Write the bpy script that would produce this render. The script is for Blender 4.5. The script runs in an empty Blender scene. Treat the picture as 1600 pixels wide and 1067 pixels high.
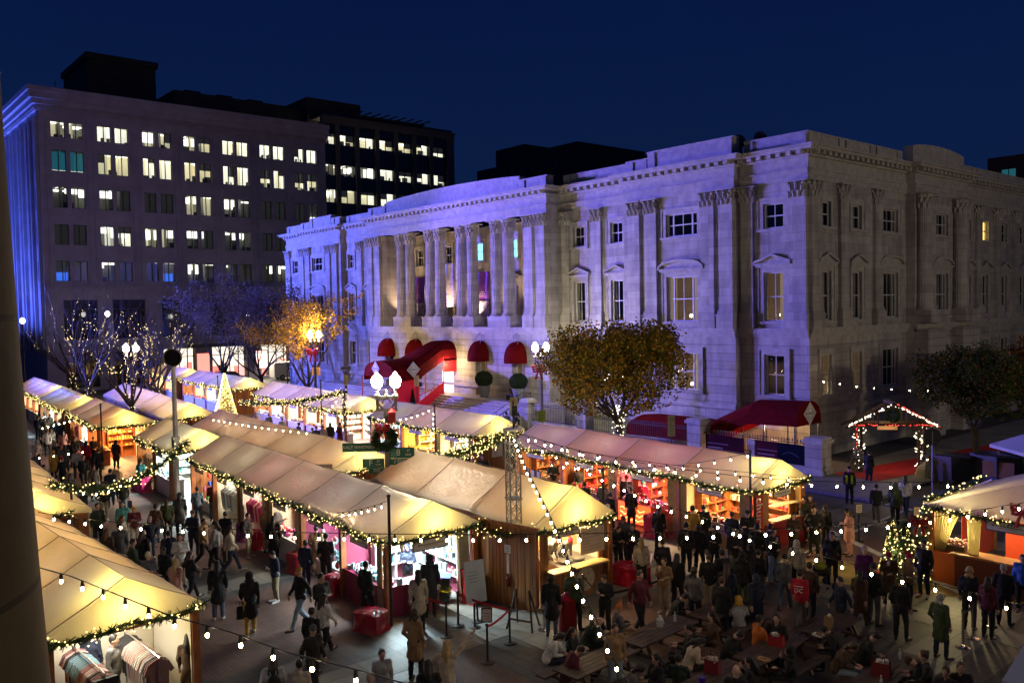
import bpy, math, random
from mathutils import Vector, Matrix, noise
RAD = math.radians
scene = bpy.context.scene
COL = scene.collection

# ------------------------------------------------------------------ camera, world, exposure
F_PX, ROLL, PITCH, CAM_H, AZ = 1338.0, RAD(1.1), RAD(2.22), 9.0, RAD(40.4)
fw = Vector((-math.cos(AZ)*math.cos(PITCH), math.sin(AZ)*math.cos(PITCH), -math.sin(PITCH)))
r0 = fw.cross(Vector((0, 0, 1))).normalized(); u0 = r0.cross(fw)
cam_r = r0*math.cos(ROLL) - u0*math.sin(ROLL)
cam_u = u0*math.cos(ROLL) + r0*math.sin(ROLL)
cd = bpy.data.cameras.new('camera'); cam = bpy.data.objects.new('camera', cd); COL.objects.link(cam)
cd.sensor_width = 36; cd.lens = F_PX/1600*36; cd.clip_end = 2000; cd.clip_start = 0.1
m = Matrix((cam_r, cam_u, -fw)).transposed().to_4x4(); m.translation = (0, 0, CAM_H)
cam.matrix_world = m; scene.camera = cam

world = bpy.data.worlds.new('World'); scene.world = world; world.use_nodes = True
wn = world.node_tree; bg = wn.nodes['Background']
wg = wn.nodes.new('ShaderNodeTexCoord'); ws = wn.nodes.new('ShaderNodeSeparateXYZ'); wr = wn.nodes.new('ShaderNodeValToRGB')
wn.links.new(wg.outputs['Generated'], ws.inputs[0]); wn.links.new(ws.outputs[2], wr.inputs[0]); wn.links.new(wr.outputs[0], bg.inputs[0])
wr.color_ramp.elements[0].position = 0.0; wr.color_ramp.elements[0].color = (.0046, .0140, .055, 1)      # night sky, a little paler over the city
wr.color_ramp.elements[1].position = .34; wr.color_ramp.elements[1].color = (.0019, .0085, .050, 1)
wz = wn.nodes.new('ShaderNodeTexNoise'); wz.inputs['Scale'].default_value = 2.2; wz.inputs['Detail'].default_value = 4
wm = wn.nodes.new('ShaderNodeMapRange'); wm.inputs['To Min'].default_value = .42; wm.inputs['To Max'].default_value = .60
wn.links.new(wg.outputs['Generated'], wz.inputs[0]); wn.links.new(wz.outputs['Fac'], wm.inputs[0]); wn.links.new(wm.outputs[0], bg.inputs[1])
scene.view_settings.view_transform = 'Standard'; scene.view_settings.look = 'None'
scene.view_settings.exposure = 1.0; scene.view_settings.gamma = 1.0
scene.cycles.use_denoising = True
scene.cycles.sample_clamp_indirect = 2.5
scene.cycles.max_bounces = 5; scene.cycles.diffuse_bounces = 3; scene.cycles.glossy_bounces = 3
scene.cycles.transparent_max_bounces = 8; scene.cycles.caustics_reflective = False; scene.cycles.caustics_refractive = False

# ------------------------------------------------------------------ placing things measured on the photograph
def ray(px, py):
    return (fw*F_PX + cam_r*(px-800) + cam_u*(533.5-py)).normalized()
def onz(px, py, z=0.0):
    d = ray(px, py); t = (z-CAM_H)/d.z; return Vector((d.x*t, d.y*t, z))
def onY(px, py, Y):
    d = ray(px, py); t = Y/d.y; return Vector((d.x*t, Y, CAM_H+d.z*t))

# ------------------------------------------------------------------ materials
_mats = {}
def mat(name, col, rough=0.7, metal=0.0, emit=0.0, ecol=None, var=0.0, vscale=3.0, bump=0.0, bscale=20.0, sample=False, spec=None, trans=0.0):
    if name in _mats: return _mats[name]
    m = bpy.data.materials.new(name); m.use_nodes = True; nt = m.node_tree; b = nt.nodes['Principled BSDF']
    c = (*col, 1)
    b.inputs['Base Color'].default_value = c; b.inputs['Roughness'].default_value = rough; b.inputs['Metallic'].default_value = metal
    if spec is not None: b.inputs['Specular IOR Level'].default_value = spec
    if emit:
        b.inputs['Emission Color'].default_value = (*(ecol or col), 1); b.inputs['Emission Strength'].default_value = emit
        m.cycles.emission_sampling = 'AUTO' if sample else 'NONE'
    if var:
        tc = nt.nodes.new('ShaderNodeTexCoord'); n = nt.nodes.new('ShaderNodeTexNoise'); n.inputs['Scale'].default_value = vscale; n.inputs['Detail'].default_value = 5
        nt.links.new(tc.outputs['Object'], n.inputs['Vector'])
        r = nt.nodes.new('ShaderNodeMapRange'); r.inputs['From Min'].default_value = .3; r.inputs['From Max'].default_value = .7
        r.inputs['To Min'].default_value = 1-var; r.inputs['To Max'].default_value = 1+var
        nt.links.new(n.outputs['Fac'], r.inputs['Value'])
        mx = nt.nodes.new('ShaderNodeVectorMath'); mx.operation = 'SCALE'; mx.inputs[0].default_value = col
        nt.links.new(r.outputs[0], mx.inputs['Scale']); nt.links.new(mx.outputs[0], b.inputs['Base Color'])
    if bump:
        tc = nt.nodes.new('ShaderNodeTexCoord'); n = nt.nodes.new('ShaderNodeTexNoise'); n.inputs['Scale'].default_value = bscale; n.inputs['Detail'].default_value = 4
        nt.links.new(tc.outputs['Object'], n.inputs['Vector'])
        bp = nt.nodes.new('ShaderNodeBump'); bp.inputs['Strength'].default_value = bump; bp.inputs['Distance'].default_value = .02
        nt.links.new(n.outputs['Fac'], bp.inputs['Height']); nt.links.new(bp.outputs[0], b.inputs['Normal'])
    if trans:
        out = nt.nodes['Material Output']; tr = nt.nodes.new('ShaderNodeBsdfTranslucent'); tr.inputs[0].default_value = c
        ms = nt.nodes.new('ShaderNodeMixShader'); ms.inputs[0].default_value = trans
        nt.links.new(b.outputs[0], ms.inputs[1]); nt.links.new(tr.outputs[0], ms.inputs[2]); nt.links.new(ms.outputs[0], out.inputs[0])
    _mats[name] = m; return m

def brick_mat(name, c1, c2, mortar, bw, bh, ms, rough=.8, bump=.3, vec='wall', noise_amt=.25):
    m = bpy.data.materials.new(name); m.use_nodes = True; nt = m.node_tree; b = nt.nodes['Principled BSDF']; L = nt.links.new
    g = nt.nodes.new('ShaderNodeNewGeometry'); v = g.outputs['Position']
    if vec == 'wall':
        s = nt.nodes.new('ShaderNodeSeparateXYZ'); a = nt.nodes.new('ShaderNodeMath'); a.operation = 'ADD'; cb = nt.nodes.new('ShaderNodeCombineXYZ')
        L(v, s.inputs[0]); L(s.outputs[0], a.inputs[0]); L(s.outputs[1], a.inputs[1]); L(a.outputs[0], cb.inputs[0]); L(s.outputs[2], cb.inputs[1]); v = cb.outputs[0]
    t = nt.nodes.new('ShaderNodeTexBrick'); t.inputs['Scale'].default_value = 1; t.inputs['Brick Width'].default_value = bw; t.inputs['Row Height'].default_value = bh
    t.inputs['Mortar Size'].default_value = ms; t.inputs['Color1'].default_value = (*c1, 1); t.inputs['Color2'].default_value = (*c2, 1); t.inputs['Mortar'].default_value = (*mortar, 1)
    L(v, t.inputs['Vector'])
    n = nt.nodes.new('ShaderNodeTexNoise'); n.inputs['Scale'].default_value = .9; n.inputs['Detail'].default_value = 8; n.inputs['Roughness'].default_value = .65; L(g.outputs['Position'], n.inputs['Vector'])
    r = nt.nodes.new('ShaderNodeMapRange'); r.inputs['From Min'].default_value = .3; r.inputs['From Max'].default_value = .7; r.inputs['To Min'].default_value = 1-noise_amt; r.inputs['To Max'].default_value = 1+noise_amt*.6
    if vec == 'wall':
        mp = nt.nodes.new('ShaderNodeMapping'); mp.inputs['Scale'].default_value = (1.6,1.6,.22); L(g.outputs['Position'], mp.inputs[0]); n2 = nt.nodes.new('ShaderNodeTexNoise'); n2.inputs['Scale'].default_value = 1.3; n2.inputs['Detail'].default_value = 6; L(mp.outputs[0], n2.inputs['Vector'])
        mm = nt.nodes.new('ShaderNodeMath'); mm.operation = 'MULTIPLY_ADD'; mm.inputs[1].default_value = .5; L(n.outputs['Fac'], mm.inputs[0]); m2 = nt.nodes.new('ShaderNodeMath'); m2.operation = 'MULTIPLY'; m2.inputs[1].default_value = .5; L(n2.outputs['Fac'], m2.inputs[0]); L(m2.outputs[0], mm.inputs[2]); L(mm.outputs[0], r.inputs[0]); r.inputs['From Min'].default_value = .38; r.inputs['From Max'].default_value = .62
    else: L(n.outputs['Fac'], r.inputs[0])
    sc = nt.nodes.new('ShaderNodeVectorMath'); sc.operation = 'SCALE'
    L(t.outputs['Color'], sc.inputs[0]); L(r.outputs[0], sc.inputs['Scale']); L(sc.outputs[0], b.inputs['Base Color']); b.inputs['Roughness'].default_value = rough
    inv = nt.nodes.new('ShaderNodeMath'); inv.operation = 'SUBTRACT'; inv.inputs[0].default_value = 1; L(t.outputs['Fac'], inv.inputs[1])
    bp = nt.nodes.new('ShaderNodeBump'); bp.inputs['Strength'].default_value = bump; bp.inputs['Distance'].default_value = .03; L(inv.outputs[0], bp.inputs['Height']); L(bp.outputs[0], b.inputs['Normal'])
    _mats[name] = m; return m

# ------------------------------------------------------------------ mesh builder
class MB:
    def __init__(s): s.v = []; s.f = []; s.mi = []
    def add(s, vs, fs, m=0):
        o = len(s.v); s.v.extend([tuple(v) for v in vs]); s.f.extend([tuple(i+o for i in f) for f in fs]); s.mi.extend([m]*len(fs)); return s
    def box(s, x0, x1, y0, y1, z0, z1, m=0):
        return s.add([(x0,y0,z0),(x1,y0,z0),(x1,y1,z0),(x0,y1,z0),(x0,y0,z1),(x1,y0,z1),(x1,y1,z1),(x0,y1,z1)],
                     [(0,3,2,1),(4,5,6,7),(0,1,5,4),(1,2,6,5),(2,3,7,6),(3,0,4,7)], m)
    def cbox(s, c, d, rz=0, m=0, rx=0, ry=0):
        M = Matrix.Rotation(rz, 3, 'Z') @ Matrix.Rotation(ry, 3, 'Y') @ Matrix.Rotation(rx, 3, 'X'); c = Vector(c); x, y, z = d[0]/2, d[1]/2, d[2]/2
        vs = [c + M @ Vector(p) for p in [(-x,-y,-z),(x,-y,-z),(x,y,-z),(-x,y,-z),(-x,-y,z),(x,-y,z),(x,y,z),(-x,y,z)]]
        return s.add(vs, [(0,3,2,1),(4,5,6,7),(0,1,5,4),(1,2,6,5),(2,3,7,6),(3,0,4,7)], m)
    def quad(s, a, b, c, d, m=0): return s.add([a,b,c,d], [(0,1,2,3)], m)
    def fbox(s, F, u0, u1, d0, d1, z0, z1, m=0):
        vs = [F(u0,d0,z0),F(u1,d0,z0),F(u1,d1,z0),F(u0,d1,z0),F(u0,d0,z1),F(u1,d0,z1),F(u1,d1,z1),F(u0,d1,z1)]
        return s.add(vs, [(0,3,2,1),(4,5,6,7),(0,1,5,4),(1,2,6,5),(2,3,7,6),(3,0,4,7)], m)
    def tube(s, pts, r, n=6, m=0, caps=True):
        pts = [Vector(p) for p in pts]; k = len(pts)
        rr = r if isinstance(r, (list, tuple)) else [r]*k
        vs = []; prev = None
        for i, p in enumerate(pts):
            t = (pts[min(i+1,k-1)] - pts[max(i-1,0)])
            if t.length < 1e-9: t = Vector((0,0,1))
            t.normalize()
            if prev is None: a = t.orthogonal().normalized()
            else:
                a = prev - t*prev.dot(t)
                a = a.normalized() if a.length > 1e-6 else t.orthogonal().normalized()
            prev = a; b = t.cross(a)
            for j in range(n):
                an = 2*math.pi*j/n; vs.append(p + (a*math.cos(an) + b*math.sin(an))*rr[i])
        fs = [(i*n+j, i*n+(j+1)%n, (i+1)*n+(j+1)%n, (i+1)*n+j) for i in range(k-1) for j in range(n)]
        if caps: fs += [tuple(range(n-1,-1,-1)), tuple((k-1)*n+j for j in range(n))]
        return s.add(vs, fs, m)
    def lathe(s, c, prof, n=16, m=0, sx=1, sy=1):
        c = Vector(c); vs = []
        for r, z in prof:
            for j in range(n):
                a = 2*math.pi*j/n; vs.append(c + Vector((r*math.cos(a)*sx, r*math.sin(a)*sy, z)))
        k = len(prof)
        fs = [(i*n+j, i*n+(j+1)%n, (i+1)*n+(j+1)%n, (i+1)*n+j) for i in range(k-1) for j in range(n)]
        fs += [tuple(range(n-1,-1,-1)), tuple((k-1)*n+j for j in range(n))]
        return s.add(vs, fs, m)
    def ell(s, c, r, nu=10, nv=7, m=0, M=None):
        c = Vector(c); r = (r, r, r) if not isinstance(r, (tuple, list)) else r
        vs = []
        for i in range(nv+1):
            ph = math.pi*i/nv
            for j in range(nu):
                th = 2*math.pi*j/nu
                p = Vector((r[0]*math.sin(ph)*math.cos(th), r[1]*math.sin(ph)*math.sin(th), r[2]*math.cos(ph)))
                vs.append(c + (M @ p if M else p))
        fs = [(i*nu+j, (i+1)*nu+j, (i+1)*nu+(j+1)%nu, i*nu+(j+1)%nu) for i in range(nv) for j in range(nu)]
        return s.add(vs, fs, m)
    def mesh(s, name, mats, smooth=False):
        me = bpy.data.meshes.new(name); me.from_pydata(s.v, [], s.f)
        for m in (mats if isinstance(mats, (list, tuple)) else [mats]): me.materials.append(m)
        if any(s.mi): me.polygons.foreach_set('material_index', s.mi)
        if smooth: me.polygons.foreach_set('use_smooth', [True]*len(s.f))
        me.update(); return me
    def build(s, name, mats, parent=None, loc=(0,0,0), rz=0, smooth=False):
        o = bpy.data.objects.new(name, s.mesh(name, mats, smooth)); COL.objects.link(o)
        o.location = loc; o.rotation_euler = (0,0,rz)
        if parent: o.parent = parent
        return o
def tag(o, label=None, cat=None, group=None, kind=None):
    if label: o['label'] = label
    if cat: o['category'] = cat
    if group: o['group'] = group
    if kind: o['kind'] = kind
    return o
def thing(name, label, cat, loc=(0,0,0), rz=0, group=None):
    o = bpy.data.objects.new(name, None); COL.objects.link(o); o.empty_display_size = .3
    o.location = loc; o.rotation_euler = (0,0,rz); return tag(o, label, cat, group)
def child(me, name, parent, loc=(0,0,0), rz=0, scale=None):
    o = bpy.data.objects.new(name, me); COL.objects.link(o); o.parent = parent; o.location = loc; o.rotation_euler = (0,0,rz)
    if scale: o.scale = scale
    return o
def light(kind, name, loc, power, col, size=.1, target=None, spot=None, blend=.3, parent=None, sy=None):
    d = bpy.data.lights.new(name, kind); d.energy = power; d.color = col
    if kind == 'AREA':
        d.size = size
        if sy: d.shape = 'RECTANGLE'; d.size_y = sy
    else: d.shadow_soft_size = size
    if spot: d.spot_size = RAD(spot); d.spot_blend = blend
    o = bpy.data.objects.new(name, d); COL.objects.link(o); o.location = loc
    if target is not None: o.rotation_euler = (Vector(target)-Vector(loc)).to_track_quat('-Z', 'Y').to_euler()
    if parent: o.parent = parent
    return o
def text_mesh(body, size, name='lettering', align='CENTER', ext=.004):
    cu = bpy.data.curves.new(name, 'FONT'); cu.body = body; cu.size = size; cu.align_x = align; cu.align_y = 'CENTER'; cu.extrude = ext; cu.resolution_u = 2
    o = bpy.data.objects.new(name, cu); COL.objects.link(o)
    dg = bpy.context.evaluated_depsgraph_get(); me = bpy.data.meshes.new_from_object(o.evaluated_get(dg)); bpy.data.objects.remove(o); return me
def text(body, size, m, parent, loc, rot, bold=0, name='lettering'):
    me = text_mesh(body, size, name); me.materials.clear(); me.materials.append(m)
    o = bpy.data.objects.new(name, me); COL.objects.link(o); o.parent = parent; o.location = loc; o.rotation_euler = rot; return o
rnd = random.Random(7)
# ------------------------------------------------------------------ flood lights on the hotel, and unseen warm fill added around the square
BLUE = (.12, .145, 1.0)
light('SPOT', 'flood_light', (-103, 11, 13), 110000, BLUE, .5, (-66, 44, 11), 74, .35)
light('POINT', 'square_fill_light', (14, 46, 12), 3900, (1, .80, .56), .8)  # unseen fill, added to warm the street front on the right
light('POINT', 'square_fill_light', (-22, -40, 13), 700, (1, .80, .58), .8)  # unseen fill, added to light people from the camera side
light('SPOT', 'flood_light', (-86, 11, 11), 84000, (.20, .14, 1.0), .4, (-34, 44, 12), 48, .5)

# ------------------------------------------------------------------ materials of the setting
STONE = brick_mat('limestone', (.45,.43,.395), (.33,.315,.29), (.22,.21,.19), 1.5, .5, .010, bump=.2, noise_amt=.3)
RUST = brick_mat('rusticated_limestone', (.44,.42,.38), (.33,.315,.29), (.20,.19,.175), 7.3, .5, .016, bump=.7, noise_amt=.3)
SMOOTH = mat('carved_limestone', (.40,.385,.355), .8, var=.2, vscale=2.5, bump=.2, bscale=9)
DGLASS = mat('dark_window_glass', (.012,.013,.016), .06, spec=.6)
WHITEP = mat('white_painted_wood', (.55,.55,.52), .5)
LEAD = mat('dark_roofing', (.05,.05,.055), .6)

# ground
ASPH = mat('asphalt', (.05,.05,.052), .75, var=.25, vscale=1.2, bump=.3, bscale=60)
g = MB(); g.quad((-900,-300,0),(700,-300,0),(700,900,0),(-900,900,0)); tag(g.build('ground', ASPH), kind='structure')
PAVE = brick_mat('grey_pavers', (.095,.09,.085), (.072,.07,.068), (.035,.035,.035), .6, .3, .012, .55, .4, 'flat', .35)
BRICKP = brick_mat('brick_pavers', (.20,.095,.07), (.15,.075,.06), (.08,.07,.06), .22, .11, .012, .6, .4, 'flat', .35)
CONC = brick_mat('pale_concrete_band', (.23,.215,.19), (.19,.18,.16), (.08,.075,.07), 1.2, 1.2, .012, .6, .3, 'flat', .3)
a = MB(); a.quad((-105,-30,.006),(-8,-30,.006),(-8,36.5,.006),(-105,36.5,.006)); tag(a.build('plaza_paving', PAVE), kind='structure')
a = MB()
for x in range(-100, -10, 9): 
    for y in (-3, 6, 15, 24): a.quad((x+1.6,y+1.6,.010),(x+7.4,y+1.6,.010),(x+7.4,y+7.4,.010),(x+1.6,y+7.4,.010))
tag(a.build('brick_paving', BRICKP), kind='structure')
a = MB()
for x in range(-100, -8, 9): a.box(x-.1,x+1.1,-20,36.4,.0,.014)
for y in (-3, 6, 15, 24, 33): a.box(-104,-8.2,y-.1,y+1.0,.0,.0145)
tag(a.build('stone_paving_bands', CONC), kind='structure')
KERB = mat('kerb_stone', (.3,.29,.28), .7, var=.2)
a = MB(); a.box(-105,-23.6,36.5,36.7,0,.14); a.box(-105,-23.6,36.7,44.6,0,.13); a.box(-23.6,-18.8,36.9,100,0,.13); a.box(-18.8,-18.6,36.7,100,0,.14); tag(a.build('hotel_pavement', [CONC]), kind='structure')
a = MB(); a.box(-10.5,20,33.5,100,0,.13); tag(a.build('far_pavement', KERB), kind='structure')
WL = mat('road_marking_paint', (.6,.6,.58), .6, var=.25, vscale=8)
a = MB()
for (x0,y0,x1,y1,w) in ((-16.4,25.5,-16.9,36.5,.16),(-10.6,27,-18.2,31.5,.3),(-11.2,35.3,-18,36.9,.3)):
    d = Vector((x1-x0,y1-y0,0)).normalized(); nn = Vector((-d.y,d.x,0))*w/2; p = Vector((x0,y0,.030)); q = Vector((x1,y1,.030)); a.quad(p-nn,q-nn,q+nn,p+nn)
tag(a.build('road_markings', WL), kind='structure')
YEL = mat('worn_yellow_paving', (.30,.22,.06), .7, var=.3, vscale=2)
a = MB(); a.quad((-15.9,24.5,.016),(-9,27.6,.016),(-9,29.4,.016),(-15.9,27.5,.016)); tag(a.build('yellow_pavement_strip', YEL), kind='structure')

# ------------------------------------------------------------------ facade helpers
def frameF(ox, oy, ux, uy, nx, ny):
    return lambda u, d, z: Vector((ox+ux*u+nx*d, oy+uy*u+ny*d, z))
def wall(M, F, u0, u1, z0, z1, ops, d=0.0, rev=.25, m=0):
    us = sorted({u0,u1,*[o[0] for o in ops],*[o[1] for o in ops]}); zs = sorted({z0,z1,*[o[2] for o in ops],*[o[3] for o in ops]})
    us = [u for u in us if u0<=u<=u1]; zs = [z for z in zs if z0<=z<=z1]
    for a, b in zip(us, us[1:]):
        for c, e in zip(zs, zs[1:]):
            um, zm = (a+b)/2, (c+e)/2
            if any(o[0]<um<o[1] and o[2]<zm<o[3] for o in ops): continue
            M.quad(F(a,d,c),F(b,d,c),F(b,d,e),F(a,d,e),m)
    for a, b, c, e in ops:
        M.quad(F(a,d,c),F(a,d-rev,c),F(a,d-rev,e),F(a,d,e),m); M.quad(F(b,d-rev,c),F(b,d,c),F(b,d,e),F(b,d-rev,e),m)
        M.quad(F(a,d,e),F(a,d-rev,e),F(b,d-rev,e),F(b,d,e),m); M.quad(F(a,d-rev,c),F(a,d,c),F(b,d,c),F(b,d-rev,c),m)
CURT = mat('pale_glowing_curtain', (.5,.42,.3), .9, emit=.10, ecol=(1,.72,.4))  # cloth emits a little, standing in for lamplight falling on it
CURT_D = mat('dim_curtain', (.3,.28,.24), .9)  # darker curtain copy for unlit rooms, shade put into its colour
ROOM_D = mat('dark_room', (.03,.03,.032), .9)
ROOM_W = mat('warm_lit_room', (.4,.3,.2), .9, emit=.03, ecol=(1,.62,.25))  # lit rooms: the surfaces themselves emit, in place of room lamps
ROOM_C = mat('cyan_lit_room', (.3,.6,.6), .9, emit=.9, ecol=(.35,.85,1))
ROOM_Y = mat('yellow_lit_room', (.6,.5,.2), .9, emit=.9, ecol=(1,.7,.2))
LAMPW = mat('lamp_bulb_glow', (1,.85,.6), .5, emit=7, ecol=(1,.8,.5))
def clear_glass():
    m = bpy.data.materials.new('window_glass'); m.use_nodes = True; nt = m.node_tree; nt.nodes.remove(nt.nodes['Principled BSDF'])
    t = nt.nodes.new('ShaderNodeBsdfTransparent'); t.inputs[0].default_value = (.82,.85,.88,1); gl = nt.nodes.new('ShaderNodeBsdfGlossy'); gl.inputs['Roughness'].default_value = .03
    mx = nt.nodes.new('ShaderNodeMixShader'); mx.inputs[0].default_value = .12
    nt.links.new(t.outputs[0], mx.inputs[1]); nt.links.new(gl.outputs[0], mx.inputs[2]); nt.links.new(mx.outputs[0], nt.nodes['Material Output'].inputs[0]); return m
GLASS = clear_glass()
def window(F, uc, w, z0, z1, d, parent, room=None, wide=False, curtain=None, lamp=False, casing=True, name='window', frame_m=None):
    room = room or ROOM_D
    a = MB(); b = uc-w/2; e = uc+w/2
    if casing:
        for (p,q,r_,s) in ((b-.28,b,z0-.02,z1+.28),(e,e+.28,z0-.02,z1+.28),(b-.002,e+.002,z1,z1+.28)): a.fbox(F,p,q,d-.02,d+.07,r_,s)
        for (p,q,r_,s) in ((b-.36,b-.28,z0-.02,z1+.36),(e+.28,e+.36,z0-.02,z1+.36),(b-.281,e+.281,z1+.28,z1+.36)): a.fbox(F,p,q,d-.02,d+.12,r_,s)
        a.fbox(F,b-.4,e+.4,d-.02,d+.16,z0-.18,z0-.02)
    t = .07; dd = d-.16
    divs = [b,e] if not wide else [b, b+w*.2, e-w*.2, e]
    a.fbox(F,b,e,dd-.05,dd+.03,z1-t,z1,1); a.fbox(F,b,e,dd-.05,dd+.03,z0,z0+t,1)
    for k,u in enumerate(divs): a.fbox(F,u-(.0 if k==0 else .05),u+(.0 if k==len(divs)-1 else .05)+(t if k==0 else 0)-(0 if k<len(divs)-1 else 0),dd-.06,dd+.035,z0+t,z1-t,1) if k<len(divs)-1 else a.fbox(F,u-t,u,dd-.06,dd+.035,z0+t,z1-t,1)
    zm = (z0+z1)/2
    for p,q in zip(divs,divs[1:]): 
        a.fbox(F,p+.04,q-.04,dd-.045,dd+.02,zm-.035,zm+.035,1)
        if q-p>.7: a.fbox(F,(p+q)/2-.022,(p+q)/2+.022,dd-.04,dd+.01,z0+t,z1-t,1)
    o = a.build(name, [SMOOTH, frame_m or WHITEP], parent)
    p_ = MB(); p_.quad(F(b,dd-.01,z0),F(e,dd-.01,z0),F(e,dd-.01,z1),F(b,dd-.01,z1)); p_.build('pane', GLASS, o)
    c = MB(); D = 1.2
    c.quad(F(b-.6,d-D,z0-.3),F(e+.6,d-D,z0-.3),F(e+.6,d-D,z1+.3),F(b-.6,d-D,z1+.3),0)
    for (uu) in (b-.6,e+.6): c.quad(F(uu,d-D,z0-.3),F(uu,d-.27,z0-.3),F(uu,d-.27,z1+.3),F(uu,d-D,z1+.3),0)
    for (zz) in (z0-.3,z1+.3): c.quad(F(b-.6,d-D,zz),F(e+.6,d-D,zz),F(e+.6,d-.27,zz),F(b-.6,d-.27,zz),0)
    if curtain:
        segs = {'both':((b,b+w*.22),(e-w*.22,e)),'right':((e-w*.35,e),),'left':((b,b+w*.35),),'full':((b,e),)}[curtain]
        for p,q in segs:
            n = max(3,int((q-p)/.06))
            for k in range(n): c.quad(F(p+(q-p)*k/n,dd-.16-.04*(k%2),z0),F(p+(q-p)*(k+1)/n,dd-.16-.04*((k+1)%2),z0),F(p+(q-p)*(k+1)/n,dd-.16-.04*((k+1)%2),z1),F(p+(q-p)*k/n,dd-.16-.04*(k%2),z1),1)
    if lamp: c.ell(F(uc+(.12*w if lamp is True else lamp),d-.5,z0+ (.35 if z1-z0<4 else .5)), .11, 8, 6, 2)
    c.build('interior', [room, CURT if room in (ROOM_W,ROOM_Y) else CURT_D, LAMPW], o)
    return o
def cap_mesh(w, h, round_=False):
    a = MB(); R0 = w*.46
    if round_: a.lathe((0,0,0), [(R0,0),(R0*1.0,h*.45),(R0*1.15,h*.75),(R0*1.35,h*.9)], 16)
    else: a.box(-R0,R0,-R0*.0-.18,.25,0,h*.9)
    rr = random.Random(3)
    for tier,(z,out,n) in enumerate(((h*.05,1.0,10),(h*.33,1.12,10),(h*.58,1.3,8))):
        for k in range(n):
            an = 2*math.pi*(k+.5*(tier%2))/n
            if not round_ and math.sin(an) > .3: continue
            ca, sa = math.cos(an), math.sin(an)
            if not round_:
                s_ = 1/max(abs(ca),abs(sa)); bx, by = ca*R0*min(s_,1.3), max(sa*.22*s_*1.0,-.2)-.0
            else: bx, by = ca*R0, sa*R0
            hh = h*(.36 if tier<2 else .3); ln = .30*w*out*.5
            pts = [Vector((bx,by,z)),Vector((bx+ca*.03,by+sa*.03,z+hh*.6)),Vector((bx+ca*ln*.7,by+sa*ln*.7,z+hh*.98)),Vector((bx+ca*ln,by+sa*ln,z+hh*.75))]
            a.tube(pts,[w*.10,w*.11,w*.085,w*.03],5)
    a.box(-w*.68,w*.68,-w*.68 if round_ else -.38,w*.68 if round_ else .25,h*.92,h)
    return a.mesh('capital', SMOOTH)
def pilaster(F, rz, u, w, z0, z1, d, parent, hcap=1.0, cap=None, ped=True):
    a = MB(); pr = .22
    zp = z0
    if ped: a.fbox(F,u-w*.62,u+w*.62,d-.05,d+pr+.14,z0,z0+.75); a.fbox(F,u-w*.66,u+w*.66,d-.05,d+pr+.18,z0+.75,z0+.85); zp = z0+.85
    a.fbox(F,u-w*.58,u+w*.58,d-.05,d+pr+.10,zp,zp+.14); a.fbox(F,u-w*.54,u+w*.54,d-.05,d+pr+.06,zp+.14,zp+.26)
    a.fbox(F,u-w*.5,u+w*.5,d-.05,d+pr,zp+.26,z1-hcap); a.fbox(F,u-w*.53,u+w*.53,d-.05,d+pr+.03,z1-hcap-.07,z1-hcap)
    o = a.build('pilaster', STONE, parent)
    child(cap, 'capital', o, F(u,d+.05,z1-hcap), rz)
def pediment(F, u, w, z, d, parent, arch=False):
    a = MB(); h = .42; a.fbox(F,u-w/2,u+w/2,d-.02,d+.28,z,z+.10); a.fbox(F,u-w/2+.1,u+w/2-.1,d-.02,d+.2,z-.12,z)
    n = 10 if arch else 2; prev=None
    for k in range(n+1):
        x = -w/2 + w*k/n; zz = (h*math.sqrt(max(0,1-(x/(w/2))**2)) if arch else h*(1-abs(x)/(w/2)))+z+.10
        if prev is not None:
            x0,zz0 = prev
            vs = [F(u+x0,d-.02,zz0),F(u+x,d-.02,zz),F(u+x,d+.30,zz),F(u+x0,d+.30,zz0)]
            vs += [p+Vector((0,0,.13)) for p in vs]; a.add(vs,[(0,3,2,1),(4,5,6,7),(0,1,5,4),(1,2,6,5),(2,3,7,6),(3,0,4,7)])
            a.quad(F(u+x0,d+.10,z+.1),F(u+x,d+.10,z+.1),F(u+x,d+.10,zz),F(u+x0,d+.10,zz0))
        prev = (x,zz)
    return a.build('pediment', SMOOTH, parent)

ZL, ZS, ZC0, ZC1, ZF, ZCOR, ZPAR = 7.53, 7.95, 15.0, 15.98, 16.55, 17.9, 18.77
def entab(M, F, ua, ub, d, e0=True, e1=True, dz=0.0, back=-1.5):
    o = .35
    def bx(x0, x1, D, z0, z1): M.fbox(F, x0, x1, back, D, z0, z1)
    bx(ua, ub, d+.05, ZC1, ZC1+.28); bx(ua, ub, d+.09, ZC1+.28, ZF)
    bx(ua-.03*e0, ub+.03*e1, d+.16, ZF, ZF+.1); bx(ua, ub, d+.02, ZF+.1, ZCOR-.62)
    bx(ua-.12*e0, ub+.12*e1, d+.18, ZCOR-.62, ZCOR-.5)
    n = max(2, int((ub-ua)/.62))
    for k in range(n):
        c = ua+(ub-ua)*(k+.5)/n; M.fbox(F, c-.14, c+.14, d+.1, d+.5, ZCOR-.5, ZCOR-.28)
    bx(ua, ub, d+.12, ZCOR-.5, ZCOR-.28)
    bx(ua-.55*e0, ub+.55*e1, d+.62, ZCOR-.28+dz, ZCOR-.12+dz); bx(ua-.68*e0, ub+.68*e1, d+.75, ZCOR-.12+dz, ZCOR+dz)
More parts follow.
